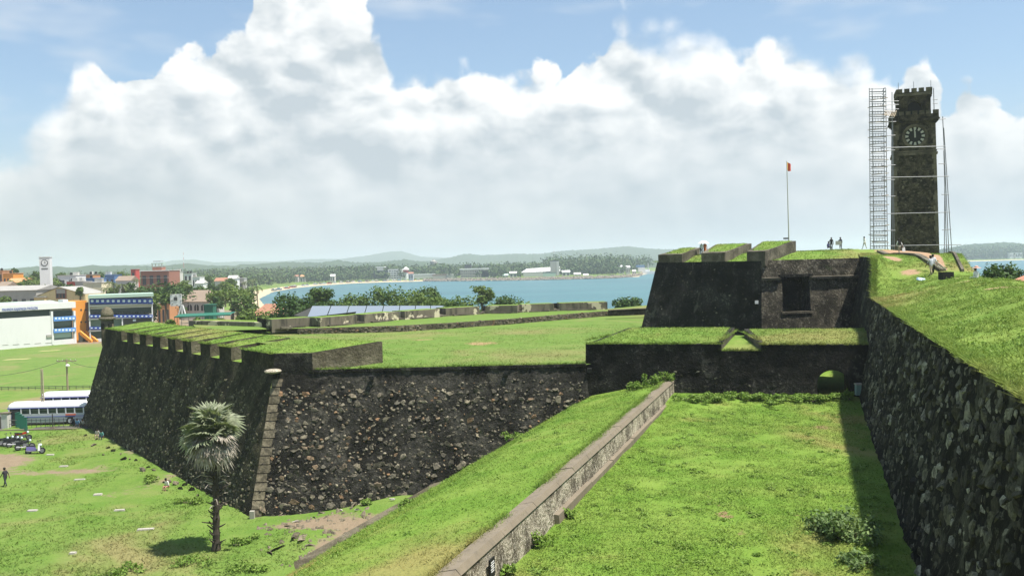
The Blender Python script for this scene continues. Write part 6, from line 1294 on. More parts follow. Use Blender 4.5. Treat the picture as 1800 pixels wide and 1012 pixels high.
for k in range(26):
    x = 478 + k * 10.2 + rs.uniform(-3, 3); yb = np.interp(x, [470, 520, 560, 620, 680, 740], [514, 505, 501, 497, 495, 493.5]) - 1.2; q = PZ(x, yb, 1.6); l = rs.uniform(5, 9); bo = empty('beach_boat', (q.x, q.y + 6, 1.5), None, 'boat', 'boats drawn up on the far beach', rs.uniform(-.5, .5)); bo['label'] = '%s fishing boat from the left drawn up along the far beach' % ORD[k]
    col = rs.choice(['white', 'redwall', 'bluewall', 'palewall', 'brownroof', 'greywall']); MB().add([(-l / 2, 0, 1.6), (-l * .3, -1.1, 0), (l * .4, -1.1, 0), (l / 2, -1.2, 1.3), (l / 2, 1.2, 1.3), (l * .4, 1.1, 0), (-l * .3, 1.1, 0), (-l * .3, -1.3, 1.3), (-l * .3, 1.3, 1.3)], [(0, 1, 7), (7, 1, 2, 3), (0, 8, 6), (8, 4, 5, 6), (2, 5, 4, 3), (0, 6, 1), (1, 6, 5, 2), (0, 7, 3, 4, 8)]).build('hull', M[col], bo); MB().box((0, 0, 2.0), (l * .4, 2, 1.2)).build('shelter', M[rs.choice(['palewall', 'brownroof', 'greenroof'])], bo)
VV = []; FF = []; base = 0; RK = stone_meshes(6, M['rock'], 30)
for k in range(1500):
    x = 742 + rs.random() * 388; yb = np.interp(x, [740, 800, 900, 1000, 1080, 1110, 1130], [494.5, 494, 493, 491, 489, 487, 484]); q = PZ(x, yb + .2, 0); w = rs.uniform(1.2, 3.6); d = rs.random() * 18
    V, F = mesh_np(rs.choice(RK)); VV.append(V * w * np.array([1, 1.2, .8]) + np.array([q.x, q.y + d, .3 + d * .17])); FF.append(F + base); base += len(V)
tag(link('rock_revetment', np_mesh('rock_revetment', np.concatenate(VV), np.concatenate(FF), M['rock'])), 'rocky sea defence along the far port shore', 'rocks', kind='stuff')
for (x, y0, y1, Y, lb) in ((323, 443, 466, 2500, 'thin red and white radio mast on the hazy hills at left'), (974, 432, 452, 4100, 'thin radio mast on the far ridge above the port')):
    q = P(x, y1, Y); o = empty('radio_mast', q, lb, 'mast'); h = P(x, y0, Y).z - q.z
    for k in range(5): MB().tube((0, 0, h * k / 5 - 8 * (k == 0)), (0, 0, h * (k + 1) / 5), .9 - .1 * k, .8 - .1 * k, 6).build('mast_section', M['white' if k % 2 else 'redwall'], o)
# headland buildings right of the tower
for x0, x1, y, lb in ((1775, 1782, 444.5, 'left white building on the far headland'), (1785, 1797, 444, 'right white building on the far headland')): house('headland_house', lb, x0, x1, y, 2160, 'white', 'flat', 'white', 1, 3, 10, base=3, group='white buildings on the far headland')
# ================================================================== vehicles
def gz(x, y): return float(ground_z(np.array(x), np.array(y)))
def make_bus(label, roofc='buswhite', bodyc='bussilver'):
    """bus along +X (front at -X), near side towards -Y; origin under its centre"""
    L_, Wd, H = 10.2, 2.45, 3.0; b = empty('bus', (0, 0, 0), label, 'bus', 'buses parked on the road'); 
    MB().box((0, 0, .95), (L_, Wd, 1.1)).build('lower_body', M[bodyc], b)
    MB().box((0, 0, .46), (L_ - .3, Wd - .15, .35)).build('underframe', M['darkmetal'], b)
    MB().box((0, 0, 1.88), (L_ - .25, Wd - .22, .8)).build('cabin_glass', M['glass'], b)
    rf_ = MB(); n = 6; prof = [(-Wd / 2, 2.26), (-Wd / 2, 2.52), (-Wd / 2 + .18, 2.78), (-Wd / 2 + .55, 2.92), (0, 2.98), (Wd / 2 - .55, 2.92), (Wd / 2 - .18, 2.78), (Wd / 2, 2.52), (Wd / 2, 2.26)]; k = len(prof)
    xs_ = [(-L_ / 2 + .1, .97), (-L_ / 2 + .35, 1), (L_ / 2 - .35, 1), (L_ / 2 - .05, .97)]
    rf_.add([(x, y * s, 2.26 + (z - 2.26) * (s if s == 1 else .8)) for x, s in xs_ for y, z in prof], [(j * k + i_, (j + 1) * k + i_, (j + 1) * k + i_ + 1, j * k + i_ + 1) for j in range(3) for i_ in range(k - 1)] + [tuple(range(k)), tuple(range(4 * k - 1, 3 * k - 1, -1))]); rf_.build('roof', M[roofc], b, True)
    MB().box((0, 0, 2.26), (L_ + .02, Wd + .05, .09)).build('gutter', M['busblue'], b); MB().box((0, -Wd / 2 - .01, 1.12), (L_ - .1, .03, .07)).build('trim_stripe', M['busblue'], b); MB().box((0, -Wd / 2 - .01, .72), (L_ - .1, .03, .05)).build('trim_stripe', M['darkmetal'], b)
    nwin = 7; x0 = -L_ / 2 + 1.75; wl = (L_ - 2.2) / nwin
    for s in (-1, 1):
        for i_ in range(nwin + 1): MB().box((x0 + i_ * wl, s * (Wd / 2 - .06), 1.88), (.14, .14, .82)).build('window_post', M[roofc], b)
        for i_ in range(nwin):
            wn = MB().box((x0 + (i_ + .5) * wl, s * (Wd / 2 - .085), 1.88), (wl - .2, .03, .66)).build('window', M['glass'], b)
            MB().box((x0 + (i_ + .5) * wl, s * (Wd / 2 - .06), 1.98), (wl - .16, .03, .05)).build('rail', M['metal'], wn)
        MB().box((-L_ / 2 + .2, s * (Wd / 2 - .06), 1.88), (.16, .14, .82)).build('window_post', M[roofc], b)
    MB().box((-L_ / 2 + 1.0, -Wd / 2 - .01, 1.15), (.85, .04, 1.75)).build('door', M['window'], b)
    ws = MB().box((-L_ / 2 + .08, 0, 1.82), (.08, Wd - .3, .85)).build('windscreen', M['glass'], b); MB().box((-L_ / 2 - .05, 0, .62), (.16, Wd, .25)).build('bumper', M['darkmetal'], b); MB().box((L_ / 2 + .04, 0, .62), (.12, Wd, .25)).build('bumper', M['darkmetal'], b)
    for y in (-.85, .85): MB().tube((-L_ / 2 - .03, y, .95), (-L_ / 2 + .05, y, .95), .13, n=10).build('headlight', M['bannermark'], b)
    MB().box((3.0, -Wd / 2 - .02, 1.3), (1.3, .03, .18)).build('side_lettering', M['busred'], b)
    for x in (-3.1, 2.9):
        for s in (-1, 1):
            w = MB().tube((x, s * (Wd / 2 - .32), .5), (x, s * (Wd / 2 + .01), .5), .5, n=18).build('wheel', M['tyre'], b); MB().tube((x, s * (Wd / 2 - .02), .5), (x, s * (Wd / 2 + .03), .5), .27, n=12).build('rim', M['bussilver'], w)
        MB().box((x, -Wd / 2 - .005, 1.02), (1.25, .03, .1)).build('wheel_arch', M['darkmetal'], b)
    return b
q = PZ(83, 747.5, G); b1 = make_bus('white-roofed silver bus parked nearest the bastion'); b1.location = (q.x, q.y + 1.3, G + .03); b1.rotation_euler = (0, 0, R(1))
b2 = copy_tree(b1); b2['label'] = 'white-roofed bus parked behind the nearest bus'; q = PZ(82, 723, G); b2.location = (b1.location.x - .6, b1.location.y + 9.2, G + .03); b2.rotation_euler = (0, 0, R(1.5))
b3 = copy_tree(b1); b3['label'] = 'bus at the left edge showing only its rear corner'; b3.location = (b1.location.x - 12.2, b1.location.y - .8, G + .03)
def make_bike(label, body, scooter=False):
    b = empty('motorbike', (0, 0, 0), label, 'motorbike', 'motorbikes parked on the sandy verge')
    for x in (-.62, .62):
        w = MB().tube((x, -.05, .3), (x, .05, .3), .3, n=16).build('wheel', M['tyre'], b); MB().tube((x, -.06, .3), (x, .06, .3), .19, n=12).build('rim', M['metal'], w)
    MB().path([(.62, 0, .3), (.5, 0, .7), (.4, 0, 1.0)], [.045, .04, .035], 6).build('fork', M['metal'], b)
    MB().tube((.38, -.34, 1.06), (.38, .34, 1.06), .022, n=6).build('handlebar', M['darkmetal'], b); MB().lathe((.5, 0, .84), [(.02, -.1), (.11, -.03), (.1, .1), (.03, .13)], 10).build('headlamp', M['bannermark'], b)
    for s in (-1, 1): MB().path([(.36, s * .3, 1.06), (.33, s * .36, 1.25)], [.012, .012], 5).tube((.33, s * .36, 1.25), (.345, s * .36, 1.33), .05, n=8).build('mirror', M['darkmetal'], b)
    if scooter:
        MB().hexa([(-.75, -.17, .35), (.1, -.17, .35), (.1, .17, .35), (-.75, .17, .35)], [(-.78, -.14, .74), (-.05, -.14, .72), (-.05, .14, .72), (-.78, .14, .74)]).build('rear_body', M[body], b); MB().hexa([(.28, -.2, .3), (.46, -.18, .3), (.46, .18, .3), (.28, .2, .3)], [(.3, -.17, .98), (.42, -.12, 1.0), (.42, .12, 1.0), (.3, .17, .98)]).build('leg_shield', M['buswhite'], b); MB().box((.15, 0, .3), (.5, .34, .06)).build('footboard', M['darkmetal'], b)
    else:
        MB().hexa([(-.05, -.1, .62), (.36, -.12, .68), (.36, .12, .68), (-.05, .1, .62)], [(-.02, -.1, .84), (.3, -.13, .92), (.3, .13, .92), (-.02, .1, .84)]).build('tank', M[body], b); MB().box((.05, 0, .42), (.42, .26, .34)).build('engine', M['metal'], b); MB().hexa([(-.75, -.09, .62), (-.1, -.09, .55), (-.1, .09, .55), (-.75, .09, .62)], [(-.8, -.07, .74), (-.1, -.1, .7), (-.1, .1, .7), (-.8, .07, .74)]).build('side_panel', M[body], b)
    MB().hexa([(-.78, -.13, .74), (.02, -.13, .72), (.02, .13, .72), (-.78, .13, .74)], [(-.8, -.12, .85), (-.02, -.12, .8), (-.02, .12, .8), (-.8, .12, .85)]).build('seat', M['black'], b)
    MB().hexa([(-.95, -.08, .55), (-.4, -.08, .6), (-.4, .08, .6), (-.95, .08, .55)], [(-.95, -.08, .6), (-.4, -.08, .66), (-.4, .08, .66), (-.95, .08, .6)]).build('rear_mudguard', M['darkmetal'], b)
    MB().path([(.1, -.16, .3), (-.3, -.18, .27), (-.8, -.18, .36)], [.03, .05, .05], 6).build('exhaust', M['metal'], b); MB().path([(-.62, 0, .3), (-.1, 0, .35), (.3, 0, .45), (.42, 0, .9)], [.04, .05, .05, .04], 6).build('frame', M['darkmetal'], b); MB().tube((-.1, .12, .3), (-.12, .36, .0), .018, n=5).build('side_stand', M['metal'], b)
    return b
for (x, y, a, lb, c, s) in ((4, 784, 20, 'black motorbike cut by the left edge of the picture', 'bikeblack', False), (13, 781, 35, 'black motorbike second from the left edge', 'bikeblack', False), (22, 784.5, 28, 'dark motorbike third in the row from the left edge', 'bikeblack', False), (29, 787, 32, 'black motorbike at the right end of the close row', 'bikeblack', False), (40, 773, 8, 'red motorbike standing behind the row beside the green posts', 'red', False), (44, 792, 40, 'small black motorbike standing alone next to the scooter', 'bikeblack', False), (62, 797, 10, 'violet and white scooter at the right end of the bikes', 'bikeblue', True)):
    q = PZ(x, y, G); m_ = make_bike(lb, c, s); m_.location = (q.x, q.y, gz(q.x, q.y)); m_.rotation_euler = (R(-6), 0, R(a)); m_.scale = (1.12,) * 3
# ================================================================== people
def seg_tag(p, segs):
    best = None; bd = 1e9
    for a, b_, r, tg in segs:
        ab = b_ - a; t_ = max(0, min(1, (p - a).dot(ab) / max(1e-9, ab.dot(ab)))); d = (p - a - ab * t_).length - r
        if d < bd: bd = d; best = tg
    return best
SKIN = plain('brown_skin', (.16, .085, .05), .7, .08, 3, bmp=0); HAIR = plain('black_hair', (.012, .01, .009), .6, .1, 5, bmp=0); SHOE = plain('dark_shoe', (.03, .025, .02), .6, .1, 3, bmp=0)
CL = {}
def cloth(c):
    if c not in CL: CL[c] = plain('cloth_%d' % len(CL), c, .9, .12, 2.5)
    return CL[c]
def person(loc, rz, label, top, legs, pose='stand', sleeves=False, h=1.7, skirt=False, group=None, lean=0.0, arms=None, tilt=0):
    """one skinned body; pose: stand, walk, sit; arms: (left hand, right hand) targets in body space"""
    V_ = Vector; k = h / 1.7
    pel = V_((0, 0, .93)); fwd = lean
    if pose == 'sit': pel.z = .42
    ch_ = pel + V_((0, -.03 - fwd * .25, .36)); nk = ch_ + V_((0, -.02 - fwd * .12, .17)); hd = nk + V_((0, -.03, .10)); tp_ = hd + V_((0, -.01, .13))
    J = [('pel', pel, .145), ('bel', pel.lerp(ch_, .45), .135), ('che', ch_, .15), ('nec', nk, .06), ('hea', hd, .088), ('top', tp_, .07)]; E = [(0, 1, 'T'), (1, 2, 'T'), (2, 3, 'N'), (3, 4, 'S'), (4, 5, 'S')]
    stp = {'stand': (.02, -.03), 'walk': (-.28, .26), 'sit': (0, 0)}[pose]
    for s, sw in ((-1, stp[0]), (1, stp[1])):
        hip = pel + V_((s * .095, 0, -.05)); 
        if pose == 'sit': kn = hip + V_((s * .05, -.42, .06)); an = kn + V_((0, -.05, -.40)); 
        else: kn = V_((s * .10, sw * .45 - .03, .49)); an = V_((s * .10, sw, .085 + (.06 if sw > .1 else 0)))
        toe = an + V_((0, -.16, -.045)); b0 = len(J); J += [('hip', hip, .098), ('kne', kn, .066), ('ank', an, .045), ('toe', toe, .04)]; E += [(0, b0, 'L'), (b0, b0 + 1, 'L'), (b0 + 1, b0 + 2, 'L'), (b0 + 2, b0 + 3, 'F')]
        sh_ = ch_ + V_((s * .175, 0, .07)); hand = None if not arms else arms[0 if s < 0 else 1]
        if hand is None: el_ = sh_ + V_((s * .07, sw * -.4 + .02, -.27)); wr = el_ + V_((s * .02, sw * -.5 - .07, -.24))
        else: wr = V_(hand); el_ = sh_.lerp(wr, .5) + V_((s * .08, .05, -.10))
        hn = wr + (wr - el_).normalized() * .09; b0 = len(J); J += [('sho', sh_, .062), ('elb', el_, .043), ('wri', wr, .03), ('han', hn, .034)]; E += [(2, b0, 'T'), (b0, b0 + 1, 'T'), (b0 + 1, b0 + 2, 'T' if sleeves else 'S'), (b0 + 2, b0 + 3, 'S')]
    me = bpy.data.meshes.new('b'); me.from_pydata([tuple(j[1] * k) for j in J], [(a, b_) for a, b_, _ in E], []); ob = bpy.data.objects.new('b', me); COL.objects.link(ob)
    md = ob.modifiers.new('s', 'SKIN'); md.use_smooth_shade = True
    for j, sv in zip(J, me.skin_vertices[0].data): sv.radius = (j[2] * k * (1.15 if j[0] in ('che', 'pel', 'bel') else 1), j[2] * k * (.8 if j[0] in ('che', 'pel', 'bel') else 1)); sv.use_root = (j[0] == 'pel')
    ob.modifiers.new('u', 'SUBSURF').levels = 1
    dg = bpy.context.evaluated_depsgraph_get(); bme = bpy.data.meshes.new_from_object(ob.evaluated_get(dg)); bpy.data.objects.remove(ob); bme.materials.clear()
    for m_ in (SKIN, cloth(top), cloth(legs), SHOE): bme.materials.append(m_)
    segs = [(J[a][1] * k, J[b_][1] * k, min(J[a][2], J[b_][2]) * k, t_) for a, b_, t_ in E]; ix = {'T': 1, 'N': 0, 'S': 0, 'L': 2, 'F': 3}
    for p_ in bme.polygons: p_.material_index = ix[seg_tag(p_.center, segs)]; p_.use_smooth = True
    root = empty('person', loc, label, 'person', group, rz); bo = link('body', bme, root)
    c = J[4][1] * k; mb = MB(); n = 10; vs = []; pr_ = [(.105, -.02), (.108, .05), (.088, .115), (.05, .15), (.01, .158)]
    mb.lathe((c.x, c.y + .012, c.z + .0), [(r * k, z * k) for r, z in pr_], n); mb.build('hair', HAIR, root, True)
    if skirt: MB().lathe((0, 0, 0), [(.27 * k, .12 * k), (.22 * k, .5 * k), (.165 * k, .95 * k), (.14 * k, 1.08 * k)], 12).build('skirt', cloth(legs), root, True)
    fg = MB()
    for b0 in [i_ for i_, j in enumerate(J) if j[0] == 'han']:
        w_, e_ = J[b0][1] * k, J[b0 - 1][1] * k; d = (w_ - e_).normalized(); sd_ = d.cross(V_((0, 1, .2))).normalized()
        for i_, (o_, l) in enumerate(((-.025, .06), (-.009, .075), (.009, .07), (.025, .055))): fg.path([w_ + sd_ * o_ * k, w_ + (sd_ * o_ + d * l * .6) * k, w_ + (sd_ * o_ * 1.1 + d * l + V_((0, -.015, 0))) * k], [.010, .009, .006], 5)
        fg.path([e_ + d * .03 + sd_ * .028, e_ + d * .06 + sd_ * .055, e_ + d * .095 + sd_ * .06], [.011, .010, .007], 5)
    fg.build('fingers', SKIN, bo); return root
WHT = (.74, .73, .70); NAV = (.03, .035, .06); BLK = (.02, .02, .022); KHA = (.36, .29, .20)
q = PZ(10, 857, G); wm = person((q.x, q.y, gz(q.x, q.y)), R(250), 'man in dark clothes walking on the meadow at the left edge', (.035, .03, .04), (.04, .04, .055), 'walk', h=1.78)
# seated along the foot of the left face
for i_, (x, y, rz, tp, lg, lb) in enumerate(((128, 748, 200, (.10, .09, .10), BLK, 'person in dark clothes seated at the wall foot, nearest the bus'), (137, 750, 190, (.18, .36, .52), NAV, 'person in a blue top seated between two others by the bastion wall'), (147, 751, 175, (.36, .36, .34), BLK, 'person in a grey shirt seated at the right of the group by the bus'), (172, 770, 190, (.55, .52, .50), KHA, 'person in a pale shirt seated at the left of the pair by the wall'), (180, 773, 175, (.16, .40, .40), NAV, 'person in a turquoise top seated at the right of the pair by the wall'), (296, 862, 150, WHT, (.40, .20, .16), 'person in white seated on the grass at the foot of the left face'))):
    q = PZ(x, y, G); person((q.x, q.y, gz(q.x, q.y) - .02), R(rz - 180), lb, tp, lg, 'sit', h=1.65, lean=.5)
def up_z(x, y): return float(uw_z(x, y))
# on the upper work
q = P(1233, 449, 111); z = up_z(q.x, q.y); pu = person((q.x, q.y, q.z), R(20), 'person in a white shirt standing by the parapet under the umbrella', (.55, .60, .66), NAV, 'stand', h=1.62, arms=(None, (.28, -.25, 1.35)))
q2 = P(1239.5, 448, 111.6); person((q2.x, q2.y, q2.z), R(-20), 'woman in an orange dress standing beneath the white umbrella', (.55, .16, .05), (.55, .16, .05), 'stand', h=1.6, skirt=True)
q3 = P(1246, 447, 113); person((q3.x, q3.y, q3.z - .6), R(60), 'person in orange bending behind the woman under the umbrella', (.50, .18, .08), (.50, .2, .1), 'stand', h=1.5, lean=1.6, skirt=True)
u0_ = P(1236.5, 423, 111); um_ = empty('umbrella', (u0_.x, u0_.y, u0_.z), 'white umbrella held over the group on the upper parapet', 'umbrella')
can = MB(); n = 8; rim = [(.72 * math.cos(6.283 * k / n), .72 * math.sin(6.283 * k / n), -.36) for k in range(n)]; mid = [(.42 * math.cos(6.283 * k / n), .42 * math.sin(6.283 * k / n), -.1) for k in range(n)]; can.add([(0, 0, 0)] + mid + rim, [(0, 1 + k, 1 + (k + 1) % n) for k in range(n)] + [(1 + k, 1 + n + k, 1 + n + (k + 1) % n, 1 + (k + 1) % n) for k in range(n)]); can.build('canopy', M['white'], um_); MB().tube((0, 0, .06), (0, 0, -.95), .014, n=6).build('shaft', M['darkmetal'], um_)
for k in range(n): MB().tube((0, 0, -.03), rim[k], .008, n=4).build('rib', M['metal'], um_)
for i_, (x, y, Y, rz, tp, lg, ps, lb) in enumerate(((1456, 439.5, 115, 30, (.10, .10, .22), BLK, 'sit', 'crouching person in dark blue on the crest left of two standing figures'), (1461.5, 439, 115, -20, (.03, .03, .03), BLK, 'stand', 'standing person in black in the middle of the crest group'), (1478, 439, 113, 200, (.02, .02, .04), BLK, 'stand', 'standing person in dark clothes holding a small board on the crest'), (1520, 438, 112, -70, WHT, (.55, .52, .50), 'walk', 'person in white walking on the crest just left of the scaffold tower'))):
    q = P(x, y, Y); person((q.x, Y, q.z), R(rz), lb, tp, lg, ps, h=1.6, sleeves=True, arms=(None, (.3, -.35, 1.15)) if i_ == 2 else None)
q = P(1474, 427, 112.6); bo_ = empty('small_board', q, 'small grey board held by the dark figure on the crest', 'board'); MB().box((0, 0, 0), (.75, .05, .5)).build('panel', M['greywall'], bo_)
q = P(1581, 451, 92); pp_ = person((q.x, q.y, hz_(q.x, q.y) + .0), R(185), 'person with a dark backpack walking up the ramp to the clock tower', WHT, KHA, 'walk', h=1.72)
bp_ = empty('backpack', (q.x - .03, q.y - .17, hz_(q.x, q.y) + 1.05), 'dark backpack worn by the walker on the ramp', 'backpack'); MB().box((0, 0, .2), (.32, .2, .46), 0, 0, .8).build('bag', M['black'], bp_)
for s in (-.1, .1): MB().path([(s, .1, .4), (s, .22, .42), (s, .26, .2)], [.02] * 3, 5).build('strap', M['black'], bp_)
sb_ = empty('carrier_bag', (q.x + .42, q.y - .05, hz_(q.x, q.y) + .38), 'white carrier bag hanging from the ramp walker\'s hand', 'bag'); MB().hexa([(-.16, -.07, 0), (.16, -.07, 0), (.16, .07, 0), (-.16, .07, 0)], [(-.13, -.03, .42), (.13, -.03, .42), (.13, .03, .42), (-.13, .03, .42)]).build('pouch', M['white'], sb_); MB().path([(-.08, 0, .42), (0, 0, .55), (.08, 0, .42)], [.012] * 3, 5).build('handle', M['white'], sb_)
# two men carrying poles at the foot of the ramp
q = P(1637, 487, 75); zc_p = hz_(q.x, q.y); person((q.x, q.y, zc_p), R(190), 'man in grey shirt and khaki trousers carrying poles on his shoulder', (.42, .44, .47), KHA, 'walk', h=1.72, arms=((-.2, -.25, 1.5), None))
person((q.x + .55, q.y + .8, hz_(q.x + .55, q.y + .8)), R(170), 'man in dark trousers walking close behind the pole carrier', (.50, .50, .52), BLK, 'walk', h=1.66)
for (a, b_, lb) in (((1624, 454, 74.6), (1655, 472, 76), 'long pale pole slanting across the carrier\'s shoulder'), ((1645, 459, 74.6), (1662, 473, 74.9), 'shorter pale pole carried beside the long one')):
    a, b_ = P(*a), P(*b_); o = empty('carried_pole', a, lb, 'pole'); MB().tube((0, 0, 0), b_ - a, .05, n=7).build('pole', M['slab'], o)
q = P(1716, 497, 68); person((q.x, q.y, q.z), R(200), 'person in white with a broad straw hat sitting on the rampart edge', WHT, WHT, 'sit', h=1.65, sleeves=True)
ht = empty('straw_hat', (q.x, q.y - .06, q.z + 1.16), 'broad pinkish straw hat on the person at the rampart edge', 'hat'); sm_h = plain('straw', (.52, .33, .26), .9, .2, 8); MB().lathe((0, 0, 0), [(.33, -.03), (.31, 0), (.13, .03)], 14).build('brim', sm_h, ht); MB().lathe((0, 0, .02), [(.14, 0), (.13, .1), (.06, .14)], 12).build('crown', sm_h, ht)
# ================================================================== street furniture and small things
q = PZ(77, 746, G); pz1 = P(77, 648, q.y).z - G; o = empty('lattice_pole', (q.x, q.y, G), 'pale lattice concrete pole standing before the buses', 'pole')
for s in (-1, 1): MB().hexa([(s * .16 - .05, -.1, 0), (s * .16 + .05, -.1, 0), (s * .16 + .05, .1, 0), (s * .16 - .05, .1, 0)], [(s * .09 - .04, -.07, pz1), (s * .09 + .04, -.07, pz1), (s * .09 + .04, .07, pz1), (s * .09 - .04, .07, pz1)]).build('chord', M['polewood'], o)
for k in range(16): z = .3 + k * (pz1 - .4) / 16; MB().box((0, 0, z), (.34 - .16 * k / 16, .12, .12)).build('web', M['polewood'], o)
q = PZ(119, 686, G); pz2 = P(119, 631, q.y).z - G; o = empty('street_light_pole', (q.x, q.y, G), 'brown utility pole with crossarm and lamp on the field edge', 'pole'); MB().tube((0, 0, 0), (0, 0, pz2), .17, .12, 8).build('shaft', M['wood'], o); MB().box((0, 0, pz2 - .3), (3.4, .12, .14)).build('crossarm', M['wood'], o)
MB().lathe((.3, -.3, pz2 - 1.1), [(.05, .3), (.3, .2), (.34, 0), (.2, -.12)], 10).build('lamp', M['white'], o)
for x in (-1.5, -.7, .7, 1.5): MB().tube((x, 0, pz2 - .22), (x, 0, pz2), .05, n=6).build('insulator', M['palewall'], o)
pw = Vector((q.x, q.y, G + pz2))
for i_, (a, b_, lb) in enumerate(((pw, P(-60, 662, 150), 'sagging overhead wire running left from the utility pole'), (pw, P(200, 640, 150), 'overhead wire running right from the utility pole behind the bastion'))):
    w = MB(); n = 10; pts = [a.lerp(b_, k / n) - Vector((0, 0, .9 * 4 * (k / n) * (1 - k / n))) for k in range(n + 1)]; o = empty('overhead_wire', a, lb, 'wire'); w.path([p - a for p in pts], [.03] * (n + 1), 5); w.build('wire', M['darkmetal'], o)
for i_, (x, y0, y1) in enumerate(((33, 752, 725), (37, 754, 728), (41, 756, 731), (45.5, 758, 734), (30, 751, 726))):
    q = PZ(x, y0, G); o = empty('green_post', (q.x, q.y, G), ('first', 'second', 'third', 'fourth', 'hindmost')[i_] + ' green post of the short receding row by the motorbikes', 'post', 'green posts by the motorbikes'); h = P(x, y1, q.y).z - G; MB().box((0, 0, h / 2), (.32, .14, h)).build('post', M['greenpost'], o); MB().box((0, 0, h + .03), (.36, .18, .06)).build('post_cap', M['greenpost'], o)
q = PZ(93, 753, G); o = empty('dark_post', (q.x, q.y, G), 'dark iron post standing before the nearest bus', 'post'); MB().tube((0, 0, 0), (0, 0, 1.9), .07, n=7).build('post', M['darkmetal'], o); MB().box((0, 0, .1), (.5, .4, .25)).build('footing', M['concrete'], o)
fn = empty('roadside_rail', PZ(70, 751, G), 'low thin rail fence between the meadow and the buses', 'fence'); 
for k in range(9): q = PZ(48 + k * 8, 752 - k * .3, G) - fn.location; MB().tube((q.x, q.y, 0), (q.x, q.y, 1.15), .035, n=5).build('post', M['darkmetal'], fn)
a, b_ = PZ(48, 752, G) - fn.location, PZ(112, 749.6, G) - fn.location
for z in (.55, 1.1): MB().tube((a.x, a.y, z), (b_.x, b_.y, z), .025, n=5).build('rail', M['metal'], fn)
gp = empty('gate_pier', PZ(11, 752, G), 'pale plastered gate pier at the left edge by the bus', 'gate'); MB().box((0, 0, .95), (.8, .8, 1.9)).build('pier', M['palewall'], gp); MB().box((0, 0, 1.95), (.95, .95, .15)).build('pier_cap', M['concrete'], gp); MB().box((-2.2, 0, .8), (3.4, .08, 1.4)).build('gate_leaf', M['brownroof'], gp)
for s in (0, 1): MB().box((1.6, 0, .5 + .5 * s), (2.4, .06, .07)).build('bar', M['metal'], gp)
# boundary hedge-fence of the cricket field
q0, q1 = PZ(-80, 687, G), PZ(170, 683, G); o = empty('boundary_fence', q0, 'low dark fence along the near edge of the cricket field', 'fence'); v = q1 - q0
for z in (.28, .55): MB().tube((0, 0, z), (v.x, v.y, z), .05, n=5).build('rail', M['darkmetal'], o)
for k in range(22): MB().tube((v.x * k / 21, v.y * k / 21, 0), (v.x * k / 21, v.y * k / 21, .6), .04, n=5).build('post', M['darkmetal'], o)
rs_s = random.Random(3)
# flat pale slabs lying in the meadow
for i_, (x, y, l, rz, lb) in enumerate(((88, 798, 1.3, 3, 'pale slab in the grass right of the violet scooter'), (112, 818, 1.3, 2, 'pale slab lying below the scooter on the meadow'), (140, 841, 1.4, 4, 'pale slab third along the line towards the palm'), (172, 867, 1.3, 5, 'pale slab fourth along the line towards the palm'), (210, 895, 1.4, 6, 'pale slab fifth along the line towards the palm'), (256, 930, 1.5, 6, 'pale slab nearest the palm shadow'), (57, 897, 1.0, 0, 'pale slab alone near the left edge of the meadow'), (128, 972, .6, 0, 'tiny pale slab near the lower left corner'))):
    q = PZ(x, y, G); o = empty('grass_slab', (q.x, q.y, gz(q.x, q.y)), lb, 'slab', 'pale slabs in the meadow', R(rz)); MB().box((0, 0, .05), (l * rs_s.uniform(.55, .85), rs_s.uniform(.3, .45), .12), 0, 0, .9).build('slab', M['slab'], o)
rs = random.Random(31); SR = stone_meshes(6, M['quoin'], 44)
names_ = ['beside the buses', 'below the seated group', 'by the sandy path', 'halfway along the wall foot', 'near the palm', 'beyond the palm']
for k in range(26):
    f_ = (k + rs.random() * .6) / 26; x, y = 150 + f_ * 250, 770 + f_ * 118 + rs.uniform(-6, 14); q = PZ(x, y, G); w = rs.uniform(.3, .75); o = empty('loose_rock', (q.x, q.y, gz(q.x, q.y)), '%s loose grey rock from the buses along the left face foot' % ORD[k], 'rock', 'loose rocks along the foot of the left face', rs.uniform(0, 6)); link('rock', rs.choice(SR), o, (0, 0, w * .2), None, (w, w * .9, w * .7))
for k, (x, y, lb) in enumerate(((690, 906, 'white scrap of litter on the edging strip'), (652, 927, 'white scrap of litter on the earth mound'), (598, 908, 'pale broken slab on the earth mound'), (628, 915, 'small round white stone on the earth mound'), (640, 930, 'pale fragment beside the edging strip'), (520, 920, 'pale stone on the left of the earth mound'), (600, 962, 'white scrap near the end of the edging strip'))):
    q = PZ(x, y, G + .3); o = empty('litter', (q.x, q.y, gz(q.x, q.y) + .02), lb, 'litter', 'pale litter on the earth mound', k * 1.3); link('scrap', SR[k % 6].copy(), o, (0, 0, .05), None, (.5, .3, .14)); o.children[0].data.materials[0] = M['slab']
